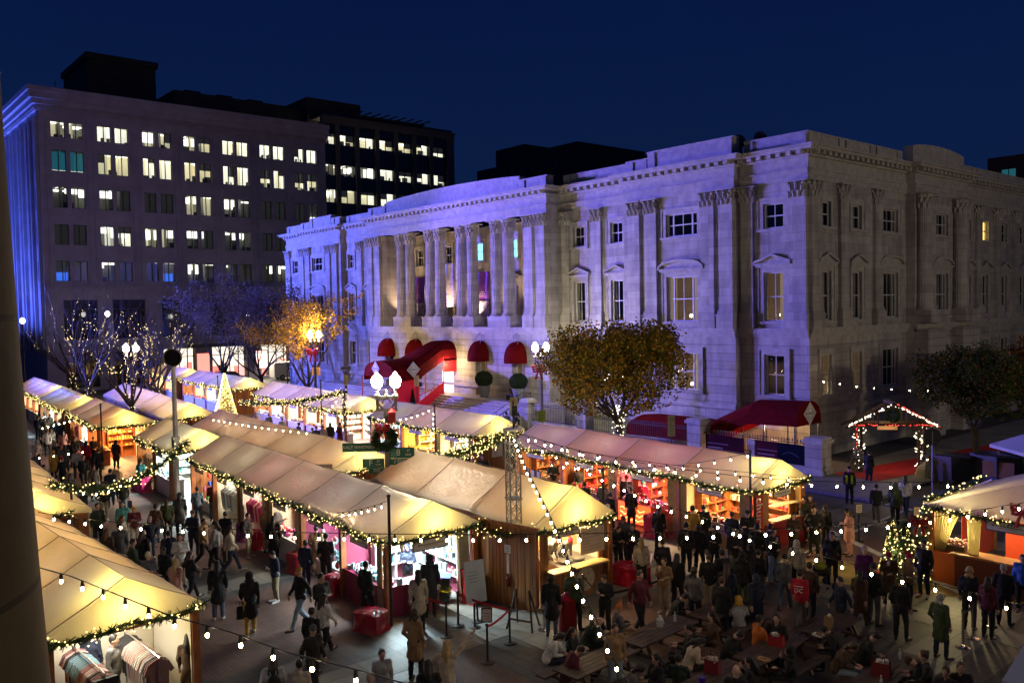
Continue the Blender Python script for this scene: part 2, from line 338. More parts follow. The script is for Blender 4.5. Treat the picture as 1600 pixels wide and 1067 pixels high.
def parapet(M, F, ua, ub, d, hi=0.0, gable=0.0):
    z1 = ZPAR+hi
    M.fbox(F, ua, ub, d-.9, d-.12, ZCOR-.05, ZCOR+.14)
    if gable:
        n = 12
        for k in range(n):
            a0, a1 = ua+(ub-ua)*k/n, ua+(ub-ua)*(k+1)/n
            h0, h1 = [z1+gable*math.sin(math.pi*min(1,max(0,(x-ua)/(ub-ua))))**.8 for x in (a0,a1)]
            vs = [F(a0,d-.8,ZCOR),F(a1,d-.8,ZCOR),F(a1,d-.2,ZCOR),F(a0,d-.2,ZCOR),F(a0,d-.8,h0),F(a1,d-.8,h1),F(a1,d-.2,h1),F(a0,d-.2,h0)]
            M.add(vs,[(0,3,2,1),(4,5,6,7),(0,1,5,4),(1,2,6,5),(2,3,7,6),(3,0,4,7)])
    else:
        M.fbox(F, ua, ub, d-.8, d-.2, ZCOR+.14, z1-.1); M.fbox(F, ua-.04, ub+.04, d-.86, d-.14, z1-.1, z1)
        for uu in (ua+.35, ub-.35): M.fbox(F, uu-.3, uu+.3, d-.88, d-.10, ZCOR+.14, z1-.104)

# ------------------------------------------------------------------ the hotel
CX = -59.1
hotel = thing('hotel_building', 'long white stone classical building with columned porch, lit blue and violet', 'building')
FF = frameF(CX, 44.5, 1, 0, 0, -1)       # F Street front, outward towards -Y
FE = frameF(-26.15, 0, 0, 1, 1, 0)       # street front on the right, u is world Y, outward +X
capP = cap_mesh(1.0, 1.0); capR = cap_mesh(.95, 1.05, True)
PD, WD = 1.43, .56                         # projection of the porch and of the wing centres
ops0, w_list = {}, []
GZ = (3.58, 5.96); W2 = (7.95, 10.82); W3 = (13.4, 14.84)
main, walls = [], MB()
for s in (-1, 1):
    def SR(a, b): return (a, b) if s > 0 else (-b, -a)
    ops = []
    for uc, w, wide, d, a, b in ((14.6,1.15,False,0,12.7,16.4),(18.3,1.15,False,0,16.4,19.45),(24.4,2.5,True,WD,19.45,28.4),(30.7,1.35,False,0,28.4,32.95)):
        u = s*uc; A, B = SR(a, b)
        o_ = [(u-w/2,u+w/2,*GZ),(u-w/2,u+w/2,*W2),(u-w/2,u+w/2,*W3)]
        wall(walls, FF, A, B, ZL, ZC1, [x for x in o_ if x[2]>=ZL], d, .25, 0); wall(walls, FF, A, B, 0, ZL, [x for x in o_ if x[2]<ZL], d, .25, 1)
        if d:
            for e in (A, B): walls.quad(FF(e,0,0),FF(e,d,0),FF(e,d,ZC1),FF(e,0,ZC1),0)
        rm = {14.6:(ROOM_D,ROOM_D,ROOM_D),18.3:(ROOM_D,ROOM_D,ROOM_D),24.4:(ROOM_W,ROOM_W,ROOM_D),30.7:(ROOM_D,ROOM_W,ROOM_D)}[uc]
        window(FF, u, w, *GZ, d, hotel, rm[0] if s>0 else ROOM_D, wide, 'both' if wide else None, lamp=wide and s>0)
        window(FF, u, w, *W2, d, hotel, rm[1] if s>0 else ROOM_D, wide, 'right' if uc==30.7 else 'both', lamp=(s>0 and uc>20) or (s<0 and uc==14.6))
        window(FF, u, w, *W3, d, hotel, ROOM_D, wide)
        pediment(FF, u, w+1.1, 11.25, d, hotel, wide)
    for uc, d, w in ((16.45,0,.95),(20.5,WD,1.0),(21.95,WD,1.0),(26.5,WD,1.0),(27.85,WD,1.0),(32.35,0,1.1),(29.0,0,.8),(13.3,0,.8)):
        pilaster(FF, 0, s*uc, w, ZL, ZC1, d, hotel, cap=capP)
    for uc in (10.75, 12.1): pilaster(FF, 0, s*uc, .98, ZL, ZC1, PD, hotel, cap=capP)
# porch: rusticated base with five doorways, loggia walls behind the columns
PF = lambda u, d, z: FF(u, d+PD, z)
dops = [(k*4.6-.75, k*4.6+.75, 2.0, 5.1) for k in (-2,-1,0,1,2)]
wall(walls, PF, -12.7, 12.7, 0, ZL, dops, 0, .5, 1)
for s in (-1, 1):
    walls.quad(PF(s*12.7,0,0),PF(s*12.7,-PD,0),PF(s*12.7,-PD,ZC1),PF(s*12.7,0,ZC1),0)
    A, B = (10.1,12.7) if s>0 else (-12.7,-10.1)
    wall(walls, PF, A, B, ZL, ZC1, [], 0, .2, 0)
    walls.quad(PF(s*10.1,0,ZL),PF(s*10.1,-3.68,ZL),PF(s*10.1,-3.68,ZC1),PF(s*10.1,0,ZC1),0)
bops = [(k*4.6-.55, k*4.6+.55, 13.2, 14.75) for k in (-2,-1,0,1,2)] + [(k*4.6-.6, k*4.6+.6, ZL+.1, 11.0) for k in (-2,-1,0,1,2)]
wall(walls, PF, -10.1, 10.1, ZL, ZC1, bops, -3.68, .25, 0)
walls.quad(PF(-10.1,0,ZL),PF(10.1,0,ZL),PF(10.1,-3.68,ZL),PF(-10.1,-3.68,ZL)); walls.quad(PF(-10.1,0,ZC1),PF(10.1,0,ZC1),PF(10.1,-3.68,ZC1),PF(-10.1,-3.68,ZC1))
for k in (-2,-1,0,1,2):
    window(PF, k*4.6, 1.1, 13.2, 14.75, -3.68, hotel, [ROOM_D,ROOM_D,ROOM_C,ROOM_C,ROOM_C][k+2] if k!=0 else ROOM_C)
    window(PF, k*4.6, 1.2, ZL+.1, 11.0, -3.68, hotel, ROOM_D if k<1 else ROOM_W, False, 'both', name='balcony_door')
    pediment(PF, k*4.6, 2.1, 11.45, -3.68, hotel)
    if k: window(PF, k*4.6, 1.5, 2.0, 5.1, -.3, hotel, ROOM_W if k>0 else ROOM_D, False, 'right', name='entrance_door', casing=False)
# the street front on the right
eops, spec = [], ((46.3,1.1,0,False),(49.9,1.1,0,False),(54.1,2.2,0,True),(60.2,2.2,.6,True),(65.7,1.8,0,True),(69.25,1.05,0,False),(72.9,1.2,0,False),(76.7,1.2,0,False),(80.6,1.2,0,False))
bounds = [44.5,48.2,52.4,56.4,64.7,67.8,71.4,75.1,78.8,110]
for (uc,w,d,wide), a, b in zip(spec, bounds, bounds[1:]):
    o_ = [(uc-w/2,uc+w/2,*GZ),(uc-w/2,uc+w/2,*W2),(uc-w/2,uc+w/2,*W3)]
    wall(walls, FE, a, b, ZL, ZC1, o_[1:], d, .25, 0); wall(walls, FE, a, b, 0, ZL, o_[:1], d, .25, 1)
    if d:
        for e in (a, b): walls.quad(FE(e,0,0),FE(e,d,0),FE(e,d,ZC1),FE(e,0,ZC1),0)
    window(FE, uc, w, *GZ, d, hotel, ROOM_W if uc<50 else ROOM_D, wide, None, lamp=uc<47)
    window(FE, uc, w, *W2, d, hotel, ROOM_D, wide, 'full' if uc<47 else 'both')
    window(FE, uc, w, *W3, d, hotel, ROOM_Y if 69<uc<70 else ROOM_D, wide)
    pediment(FE, uc, w+1.0, 11.25, d, hotel, wide)
for uc, d, w in ((45.05,0,1.05),(48.2,0,.95),(52.4,0,.95),(58.6,.6,.95),(63.95,.6,.95),(67.8,0,.95),(71.4,0,.95),(75.1,0,.95),(78.8,0,.95)):
    pilaster(FE, math.pi/2, uc, w, ZL, ZC1, d, hotel, cap=capP)
walls.quad(FF(-33,0,0),FF(-33,-60,0),FF(-33,-60,ZC1),FF(-33,0,ZC1),0)
walls.quad((-92.1,110,0),(-26.15,110,0),(-26.15,110,ZC1),(-92.1,110,ZC1),0)
wo = walls.build('walls', [STONE, RUST], hotel)
# string course and plinth
a = MB()
for F, A, B, d in ((FF,-32.95,-28.4,0),(FF,-28.4,-19.45,WD),(FF,-19.45,-12.7,0),(FF,-12.7,12.7,PD),(FF,12.7,19.45,0),(FF,19.45,28.4,WD),(FF,28.4,32.95,0),(FE,44.5,56.4,0),(FE,56.4,64.7,.6),(FE,64.7,110,0)):
    dz = .003 if d else 0
    a.fbox(F,A-.02,B+.02,d-.06,d+.22+dz,ZL-.3+dz,ZL+dz); a.fbox(F,A,B,d-.05,d+.12,ZL-.55,ZL-.3+dz); a.fbox(F,A,B,d-.05,d+.10+dz,2.6+dz,2.85+dz)
a.build('string_course', SMOOTH, hotel)
a = MB()
for F, A, B, d, e0, e1 in ((FF,-32.95,-28.4,0,1,0),(FF,-28.4,-19.45,WD,1,1),(FF,-19.45,-12.7,0,0,0),(FF,-12.7,12.7,PD,1,1),(FF,12.7,19.45,0,0,0),(FF,19.45,28.4,WD,1,1),(FF,28.4,32.95,0,0,1)):
    entab(a, F, A, B, d, e0, e1, .004 if d else 0, back=-1.5)
for A, B, d, e0, e1 in ((44.505,56.4,0,0,0),(56.4,64.7,.6,1,1),(64.7,110,0,0,0)): entab(a, FE, A, B, d, e0, e1, .006 if d else .002)
a.build('cornice', SMOOTH, hotel)
a = MB()
for A, B, d, hi, gb in ((-32.95,-28.6,0,0,0),(-28.4,-26.3,WD,0,0),(-26.3,-21.5,WD,.35,0),(-21.5,-19.6,WD,0,0),(-19.3,-12.9,0,0,0),(-12.6,-9.5,PD,0,0),(-9.5,9.5,PD,.30,.32),(9.5,12.6,PD,0,0),(12.9,19.3,0,0,0),(19.6,21.5,WD,0,0),(21.5,28.2,WD,.38,0),(28.6,32.8,0,0,0)):
    parapet(a, FF, A, B, d, hi, gb)
for A, B, d, hi, gb in ((44.75,48.8,0,0,0),(48.9,52.6,0,0,0),(52.7,56.2,0,0,0),(56.6,64.5,.6,.35,.3),(64.9,68,0,0,0),(68.1,72,0,0,0),(72.1,76,0,0,0),(76.1,80,0,0,0),(80.1,110,0,0,0)): parapet(a, FE, A, B, d, hi, gb)
a.build('parapet', SMOOTH, hotel)
a = MB(); a.box(-91.9,-26.4,44.9,109.5,17.3,17.6); a.box(-60,-52,60,70,17.6,20.0); a.box(-36,-33.5,55,58,17.6,19.6)
a.tube([(-32.5,47,18),(-32.5,47,19.3)],.25); a.ell((-32.5,47,19.35),.45); a.ell((-30.9,47,19.35),.4); a.tube([(-30.9,47,18),(-30.9,47,19.3)],.2)
a.build('roof', LEAD, hotel)
# free-standing porch columns in pairs
def column_mesh():
    a = MB(); n = 40; prof = [(.50,.26),(.5,.3),(.47,2.0),(.445,4.2),(.41,ZC1-ZL-.85-1.05)]
    vs = []
    for r, z in prof:
        for j in range(n):
            rr = r*(1 if j % 2 else .93); an = 2*math.pi*j/n; vs.append((rr*math.cos(an), rr*math.sin(an), z))
    a.add(vs, [(i*n+j, i*n+(j+1)%n, (i+1)*n+(j+1)%n, (i+1)*n+j) for i in range(len(prof)-1) for j in range(n)])
    a.lathe((0,0,0), [(.66,0),(.66,.1),(.6,.14),(.56,.2),(.58,.24),(.5,.27)], 24); return a.mesh('column', STONE)
colm = column_mesh()
def column(F, u, d, z0=ZL+.85):
    o = child(colm, 'column', hotel, F(u,d,z0)); child(capR, 'capital', o, (0,0,ZC1-z0-1.05))
for k in (-6.94, -2.28, 2.28, 6.94):
    for e in (-.73, .73): column(PF, k+e, -.55)
    a = MB(); a.fbox(PF,k-1.4,k+1.4,-1.15,.02,ZL,ZL+.75); a.fbox(PF,k-1.45,k+1.45,-1.2,.07,ZL+.75,ZL+.85); a.build('column_pedestal', STONE, hotel)
for y in (57.0, 62.5): column(FE, y, .95)
a = MB(); a.fbox(FE,56.4,59.2,.6,1.6,ZL,ZL+.85); a.fbox(FE,61.8,64.6,.6,1.6,ZL,ZL+.85); a.fbox(FE,56.4,59.0,.6,1.45,0,ZL-.4); a.fbox(FE,61.8,64.6,.6,1.45,0,ZL-.4); a.build('column_pedestal', RUST, hotel)
# warm uplights in the loggia
for k in (-9.2, -2.28, 2.28, 6.94): light('SPOT', 'loggia_uplight', PF(k,-1.3,ZL+.9), 420, (1,.66,.40), .06, PF(k+.1,-2.6,13), 110, .8)
# banners hung in the porch
def banner(u, w, z0, z1, label, kind):
    t = thing('banner', label, 'banner', tuple(PF(u,-1.7,z0)), 0, 'banners hanging in the columned porch')
    a = MB(); n = 14; H = z1-z0
    for k in range(n):
        za, zb = H*k/n, H*(k+1)/n; f = lambda z: .04*math.sin(z*2.2)
        a.quad((-w/2,f(za),za),(w/2,f(za),za),(w/2,f(zb),zb),(-w/2,f(zb),zb))
    if kind == 'p':
        a.build('cloth', mat('purple_banner_cloth', (.16,.035,.32), .7), t)
        b = MB(); b.quad((-w/2+.05,-.06,.1),(w/2-.05,-.06,.1),(w/2-.05,-.06,1.35),(-w/2+.05,-.06,1.35)); b.build('printed_picture', mat('printed_picture', (.32,.26,.36), .7, var=.8, vscale=5), t)
        b = MB()
        for q, ww in ((1.75,.9),(1.92,.7),(2.09,.5)): b.box(-ww/2,ww/2,-.07,-.06,q,q+.05)
        b.build('printed_lines', mat('banner_print', (.5,.45,.6), .7), t)
    else:
        a.build('cloth', mat('white_banner_cloth', (.62,.58,.66), .7), t)
        b = MB(); rr = random.Random(5)
        for q in range(90):
            e = rr.random(); z = rr.random()*H; x = (-1 if e<.5 else 1)*(w/2-.04-abs(rr.gauss(0,.07)))
            b.ell((x,-.07,z),(.035+.03*rr.random(),.008,.04+.03*rr.random()),6,4)
        for q in range(13):
            an = math.pi*(q/12); b.ell((.38*math.cos(an),-.07,H*.52-.32*math.sin(an)),(.03,.008,.03),6,4)
        for q in (.62,.70,.30): b.box(-.25,.25,-.07,-.06,H*q,H*q+.04)
        b.build('printed_pattern', mat('banner_print_violet', (.35,.18,.42), .7), t)
banner(-6.6, 1.9, 8.3, 12.0, 'purple banner hanging in the porch left of the white banner', 'p')
banner(-1.95, 1.9, 9.2, 13.0, 'white patterned banner hanging between the porch columns', 'w')
banner(2.85, 1.9, 8.3, 12.1, 'purple banner hanging in the porch right of the white banner', 'p')

# terrace, stairs
a = MB(); a.box(-78,-45,41.0,43.2,0,2.0)
for k in range(12): a.box(-78,-46-.0,41.0-(k+1)*.34,41.0-k*.34,0,2.0-(k+1)*.165)
tag(a.build('terrace_steps', mat('granite_steps', (.34,.33,.33), .6, var=.15, bump=.2)), kind='structure')

# ------------------------------------------------------------------ office block across the far street
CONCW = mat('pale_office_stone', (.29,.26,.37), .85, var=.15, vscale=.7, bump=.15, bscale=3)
BRZ = mat('bronze_window_frame', (.02,.02,.022), .5)
office = thing('office_building', 'tall pale stone office block with paired lit windows and blue side', 'building')
FO = frameF(-112, 0, 0, 1, 1, 0)
rows = [(30.17,32.06),(26.23,28.69),(21.9,24.39),(17.54,19.95),(13.22,15.64)]
pairs = [(24.85,26.4,26.85,28.35),(29.95,31.5,31.96,33.5),(35.2,36.65,37.2,38.75),(40.35,41.85,42.3,43.85),(45.45,47.0,47.4,49.0),(50.65,52.15,52.6,54.2),(55.75,57.2,57.65,59.2)]
OWHITE = mat('lit_office_ceiling', (.8,.8,.7), .9, emit=.40, ecol=(1,.95,.70))
OWALL = mat('lit_office_wall', (.7,.65,.5), .9, emit=.20, ecol=(1,.90,.58), var=0)  # lit, bright and dim wall copies; their own glow replaces room light
OWALL2 = mat('bright_lit_office_wall', (.7,.7,.6), .9, emit=.42, ecol=(1,.97,.80))
ODIM = mat('dim_office_wall', (.2,.2,.18), .9, emit=.007, ecol=(1,.95,.75))
OTEAL = mat('glowing_teal_blind', (.05,.2,.25), .9, emit=.06, ecol=(.1,.7,.9))  # emits in place of light coming from the room
OBLUE = mat('blue_screen_glow', (.05,.1,.6), .9, emit=.5, ecol=(.05,.2,1))
OSTRIP = mat('office_light_tube', (1,1,.9), .5, emit=1.3, ecol=(1,.97,.8))
ODESK = mat('office_desk_shadow', (.05,.05,.05), .8)
def office_window(F, a0, a1, z0, z1, parent, state, seed, name='window', D=2.6):
    rr = random.Random(seed); f = MB(); t = .06
    f.fbox(F,a0,a1,-.32,-.24,z1-t,z1); f.fbox(F,a0,a1,-.32,-.24,z0,z0+t); f.fbox(F,a0,a0+t,-.32,-.24,z0+t,z1-t); f.fbox(F,a1-t,a1,-.32,-.24,z0+t,z1-t); um=(a0+a1)/2; f.fbox(F,um-.05,um+.05,-.32,-.23,z0+t,z1-t)
    o = f.build(name, BRZ, parent); p = MB(); p.quad(F(a0,-.28,z0),F(a1,-.28,z0),F(a1,-.28,z1),F(a0,-.28,z1)); p.build('pane', GLASS, o)
    c = MB(); x0, x1, b, tp = a0-.9, a1+.9, z0-.3, z1+.15
    wl = {'lit':1,'bright':2,'dim':3,'off':3,'teal':4,'blue':3}[state]
    c.quad(F(x0,-D,b),F(x1,-D,b),F(x1,-D,tp),F(x0,-D,tp),wl)
    c.quad(F(x0,-D,tp),F(x1,-D,tp),F(x1,-.34,tp),F(x0,-.34,tp),0 if state in ('lit','bright') else 3)
    for u in (x0,x1): c.quad(F(u,-D,b),F(u,-.34,b),F(u,-.34,tp),F(u,-D,tp),wl)
    c.quad(F(x0,-D,b),F(x1,-D,b),F(x1,-.34,b),F(x0,-.34,b),7)
    if state != 'off' and state != 'teal':
        n = rr.choice((1,2,3)) if state!='dim' else rr.choice((2,3,4))
        for k in range(n):
            dd = -.5-rr.random()*1.9; u = x0+rr.random()*(x1-x0); 
            if rr.random()<.6: c.fbox(F,x0,x1,dd-.06,dd+.06,tp-.12-.9*rr.random()*(state=='dim'),tp-.08,6) if state!='dim' else c.fbox(F,u-.9,u+.9,dd-.03,dd+.03,tp-.3-rr.random()*1.2,tp-.26,6)
            else: c.fbox(F,u-.05,u+.05,-D+.1,-.5,tp-.1,tp-.06,6)
        for k in range(rr.choice((1,2,3))):
            u = x0+rr.random()*(x1-x0); c.fbox(F,u-.3-rr.random()*.3,u+.35,-1.6,-1.2,b,z0+.25+rr.random()*.7,7)
    if state in ('lit','bright') and rr.random()<.55:
        k_ = z1-(z1-z0)*rr.uniform(.2,.65); q_ = rr.choice(((a0,um),(um,a1),(a0,a1))); c.quad(F(q_[0],-.37,k_),F(q_[1],-.37,k_),F(q_[1],-.37,z1),F(q_[0],-.37,z1),3)
    if state == 'blue': c.fbox(F,a0+.1,a1-.1,-.9,-.8,z0+.05,z0+(z1-z0)*.45,5)
    if state == 'teal': c.fbox(F,a0,a1,-.5,-.46,z0,z0+.12,6)
    c.build('interior', [OWHITE,OWALL,OWALL2,ODIM,OTEAL,OBLUE,OSTRIP,ODESK], o)
st = ['l d b b d l d l l b b b b b', 't t l l l b l l l b b l b l', 'd d d o o o d l d d o o o o', 'o o d b l d d o d d o o o d', 'u o d o o u d d d o o d o o']
sm = {'l':'lit','b':'bright','d':'dim','o':'off','t':'teal','u':'blue'}
ow = MB(); ops = []
for (z0,z1) in rows:
    for p in pairs: ops += [(p[0],p[1],z0,z1),(p[2],p[3],z0,z1)]
big = [(25.5,29.3,6.2,11.0),(31,34.9,6.2,11.0),(36.9,41,6.2,11.0),(43.2,48,6.2,11.0),(50,54.5,6.2,11),(56,59.5,6.2,11)]
shop = [(a,b,.4,4.6) for a,b,_,_ in big]
wall(ow, FO, 23.56, 60.6, 0, 33.1, ops+big+shop, 0, .3, 0)
for p in pairs:                                            # recessed-look piers between the bays, raised strips
    for e in (p[0]-.62, p[3]+.3): ow.fbox(FO,e,e+.32,-.02,.10,12.9,32.4)
    ow.fbox(FO,p[0]-.3,p[3]+.3,-.02,.06,32.5,32.7)
ow.fbox(FO,23.5,60.6,-.05,.35,12.2,12.7); ow.fbox(FO,23.5,60.6,-.05,.22,5.2,5.6); ow.fbox(FO,23.3,60.6,-.5,.3,33.1,33.7)
for k in range(120): ow.fbox(FO,23.6+k*.31,23.75+k*.31,.0,.45,33.3,33.69)
FB = frameF(-112, 23.56, -1, 0, 0, -1)
bops = [(u,u+1.3,z0,z1) for u in (1.6,6.2,10.8,15.4,20,24.6,29.2) for (z0,z1) in rows]
wall(ow, FB, 0, 50, 0, 33.1, bops, 0, .3, 0)
for k in range(30): ow.fbox(FB,.3+k*1.55,.75+k*1.55,-.02,.38,5,32.4) if (k%3)!=1 else None
ow.fbox(FB,0,50,-.5,.3,33.11,33.69)
for k in range(150): ow.fbox(FB,.1+k*.31,.25+k*.31,0,.45,33.3,33.68)
ow.quad((-162,23.56,0),(-162,60.6,0),(-162,60.6,35),(-162,23.56,35)); ow.quad((-112,60.6,0),(-162,60.6,0),(-162,60.6,35),(-112,60.6,35))
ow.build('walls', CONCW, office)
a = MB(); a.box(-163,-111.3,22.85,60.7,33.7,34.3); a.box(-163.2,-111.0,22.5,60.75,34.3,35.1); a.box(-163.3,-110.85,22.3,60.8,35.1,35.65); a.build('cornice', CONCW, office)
for i, (z0,z1) in enumerate(rows):
    s_ = st[i].split()
    for j, p in enumerate(pairs):
        for k in (0, 1): office_window(FO, p[2*k], p[2*k+1], z0, z1, office, sm[s_[j*2+k]], i*31+j*2+k)
for q, (u0_,u1_,z0,z1) in enumerate(bops[:20]): office_window(FB, u0_, u1_, z0, z1, office, 'off' if q!=5 else 'lit', q+500, D=1.2)
SHOPM = mat('shop_interior_glow', (.8,.7,.6), .9, emit=1.0, ecol=(1,.85,.65)); DK = mat('dark_storefront', (.02,.018,.022), .4)
for q, (u0_,u1_,z0,z1) in enumerate(big):
    a = MB()
    for k in range(5): a.fbox(FO,u0_+(u1_-u0_)*k/4-.05,u0_+(u1_-u0_)*k/4+.05,-.3,-.2,z0,z1)
    a.fbox(FO,u0_,u1_,-.3,-.2,z1-1.2,z1-1.1)
    o = a.build('window', BRZ, office); p = MB(); p.quad(FO(u0_,-.25,z0),FO(u1_,-.25,z0),FO(u1_,-.25,z1),FO(u0_,-.25,z1)); p.build('pane', DGLASS, o)
    a = MB()
    for k in range(5): a.fbox(FO,u0_+(u1_-u0_)*k/4-.06,u0_+(u1_-u0_)*k/4+.06,-.3,-.18,.4,4.6)
    a.fbox(FO,u0_,u1_,-.3,-.2,3.5,3.6)
    o = a.build('shop_window', BRZ, office); p = MB(); p.quad(FO(u0_,-.25,.4),FO(u1_,-.25,.4),FO(u1_,-.25,4.6),FO(u0_,-.25,4.6)); p.build('pane', GLASS, o)
    p = MB(); p.quad(FO(u0_-.5,-2.5,0),FO(u1_+.5,-2.5,0),FO(u1_+.5,-2.5,4.9),FO(u0_-.5,-2.5,4.9),0 if q>1 else 1)
    rr = random.Random(q)
    if q>1:
        for k in range(7):
            u=u0_+rr.random()*(u1_-u0_); p.fbox(FO,u-.3,u+.3,-2.2,-1.8,.3,1+rr.random()*1.8,2+k%3)
    p.build('interior', [SHOPM, DK, mat('red_poster_glow',(.8,.15,.12),.8,emit=1.2,ecol=(1,.2,.15)), DK, mat('pink_poster_glow',(.8,.4,.4),.8,emit=1.0,ecol=(1,.45,.4))], o)
a = MB(); a.fbox(FO,40,60.6,.0,1.6,4.7,5.1); a.build('shop_canopy', DK, office)
for k in range(7): light('SPOT', 'facade_uplight', (-114.5-5*k, 17.5, .8), 16000, (.12,.20,1.0), .15, (-114.5-5*k, 23.5, 22), 62, .9)
DARK = mat('dark_rooftop_cladding', (.035,.033,.03), .8, var=.2, vscale=.4)
a = MB(); a.box(-138,-125,32.6,41.4,35,43.6); a.box(-138.3,-124.7,32.3,41.7,43.6,44.4); a.build('lift_tower', DARK, office)
a = MB(); a.box(-136,-118,41.4,60,35,39.3); a.build('rooftop_plant_room', DARK, office); a = MB(); a.box(-136,-116,60,69,37,40.6); a.build('rooftop_plant_room', DARK, office)
for k in range(6): a = MB(); a.tube([(-114-k*3.1,26+k*2.9,35.6),(-114-k*3.1,26+k*2.9,37.2+k%3*.6)],.06,4); a.build('vent_pipe', DARK, office)
for k in range(3): a = MB(); a.box(-124+k*.1,-121,44+k*4.6,46.2+k*4.6,39.3,40.3); a.build('roof_unit', DARK, office)
# glass-and-pier block right of it
glassb = thing('glass_office_building', 'dark glazed office block with lit top floor beyond the classical roof', 'building')
FG = frameF(-113, 0, 0, 1, 1, 0)
GB = mat('dark_blue_spandrel_glass', (.012,.02,.05), .12); PIER = mat('brown_stone_pier', (.13,.115,.10), .85, var=.15)
gw = MB(); wins = [(60.7,62.8),(63.5,66.0),(66.9,69.4),(70.4,72.8),(73.8,76.2),(77.1,79.4),(80.3,82.5)]
grow = [(33.5,35.05),(28.95,30.6),(25.0,26.95),(21.0,22.9)]
wall(gw, FG, 60.6, 84.2, 15, 38, [(a0,a1,z0,z1) for a0,a1 in wins for z0,z1 in grow], 0, .3, 0)
gw.quad((-113,84.2,0),(-150,84.2,0),(-150,84.2,38),(-113,84.2,38)); gw.build('glass_skin', GB, glassb)
gw = MB(); 
for e in (60.65,63.1,66.4,69.85,73.25,76.6,79.8,83.2): gw.fbox(FG,e-.35,e+.35 if e<83 else 84.3,-.1,.35,8,36.4)
gw.fbox(FG,60.6,84.4,-.3,.4,36.4,37.3); gw.box(-150,-112.4,60.6,84.5,37.3,37.5); gw.build('piers', PIER, glassb)
gs = ['l b l b l l b', 'l d d b b b b', 'd l l b b l l', 'd d l l d d d']
for i,(z0,z1) in enumerate(grow):
    for j,(a0,a1) in enumerate(wins): office_window(FG, a0, a1, z0, z1, glassb, sm[gs[i].split()[j]], 900+i*9+j)
gw = MB()
for k in range(9): gw.box(-114,-110.5,66+k*1.5,66.2+k*1.5,38.2,38.35)
for k in range(4): gw.box(-112.6-.3*k,-112.5-.3*k,66,78.5,38.0,38.2)
for y in (66.1,70,74,78.1): gw.box(-112.8,-112.6,y,y+.15,37.5,38.05)
gw.build('roof_pergola', DARK, glassb)
bb = thing('distant_dark_building', 'unlit dark block showing above the classical roofline', 'building')
a = MB(); a.box(-190,-146,150,180,0,47.5); a.box(-184,-172,152,165,47.5,52.5); a.box(-170,-150,150,175,47.5,49.5); a.build('walls', DARK, bb)
a = MB(); [a.box(-188+k*4.2,-186.4+k*4.2,149.9,149.98,44,45.8) for k in range(10)]; a.build('window', mat('unlit_far_glass',(.02,.02,.025),.3), bb)
bb = thing('distant_lit_building', 'dark block with a few lit windows at the right edge', 'building')
a = MB(); a.box(-42,-5,112,135,0,26); a.box(-50,-42,118,135,0,22); a.build('walls', mat('maroon_brick_far', (.06,.03,.04), .8), bb)
for k,(x,e) in enumerate(((-39.6,OTEAL),(-37.1,ROOM_Y),(-34.7,ROOM_Y),(-32,OTEAL))):
    a = MB(); a.box(x-.75,x+.75,111.9,111.97,22.0,24.4,0); a.box(x-.85,x+.85,111.93,111.99,21.9,24.5,1); a.box(x-.04,x+.04,111.86,111.92,22,24.4,1); a.build('window', [e, BRZ], bb)
# ------------------------------------------------------------------ market stalls
CANVAS = mat('white_canvas', (.80,.73,.60), .36, var=.13, vscale=1.1, bump=.9, bscale=3.2, trans=.55)
for n_ in CANVAS.node_tree.nodes:
    if n_.type == 'BUMP': n_.inputs['Distance'].default_value = .05
    if n_.type == 'TEX_NOISE' and abs(n_.inputs['Scale'].default_value-3.2) < .01: n_.inputs['Detail'].default_value = 2.5; n_.inputs['Distortion'].default_value = 1.6
STRAP = mat('roof_seam', (.38,.34,.32), .7)
WOOD = mat('orange_stained_wood', (.30,.10,.028), .55, var=.25, vscale=6)
BROWNW = mat('brown_plank_wall', (.20,.075,.02), .6, var=.3, vscale=4)
def plank_mat():
    m = bpy.data.materials.new('vertical_plank_wood'); m.use_nodes = True; nt = m.node_tree; b = nt.nodes['Principled BSDF']; L = nt.links.new
    tc = nt.nodes.new('ShaderNodeTexCoord'); mp = nt.nodes.new('ShaderNodeMapping'); mp.inputs['Scale'].default_value = (7,7,.25); L(tc.outputs['Object'], mp.inputs[0])
    n = nt.nodes.new('ShaderNodeTexNoise'); n.inputs['Scale'].default_value = 1.6; n.inputs['Detail'].default_value = 5; L(mp.outputs[0], n.inputs[0])
    r = nt.nodes.new('ShaderNodeValToRGB'); r.color_ramp.elements[0].color = (.11,.038,.010,1); r.color_ramp.elements[1].color = (.34,.135,.035,1); r.color_ramp.elements[0].position=.35; r.color_ramp.elements[1].position=.68
    L(n.outputs['Fac'], r.inputs[0]); L(r.outputs[0], b.inputs['Base Color']); b.inputs['Roughness'].default_value = .5; return m
PLANK = plank_mat()
SIGNW = mat('pale_sign_board', (.55,.5,.45), .6); SIGNK = mat('black_sign_frame', (.02,.02,.02), .5); INK = mat('grey_print', (.12,.10,.09), .7)
CLOTHW = mat('white_tablecloth', (.6,.58,.55), .8); CREAM = mat('cream_curtain_cloth', (.48,.42,.28), .85, var=.15, vscale=6)
METAL = mat('galvanised_metal', (.35,.36,.37), .35, metal=.9); BLACK = mat('black_metal', (.015,.015,.017), .45)
REDP = mat('red_painted_panel', (.32,.015,.02), .5, var=.15); MAG = mat('magenta_counter_panel', (.20,.012,.045), .5); TARP = mat('glossy_red_tarp', (.35,.01,.03), .25, bump=.8, bscale=7)
FIX = mat('light_fixture_glow', (1,1,1), .5, emit=3, ecol=(1,.95,.85))
def pal(cols): return [mat('goods_%s' % '_'.join(str(int(x*100)) for x in c), c, .6) for c in cols]
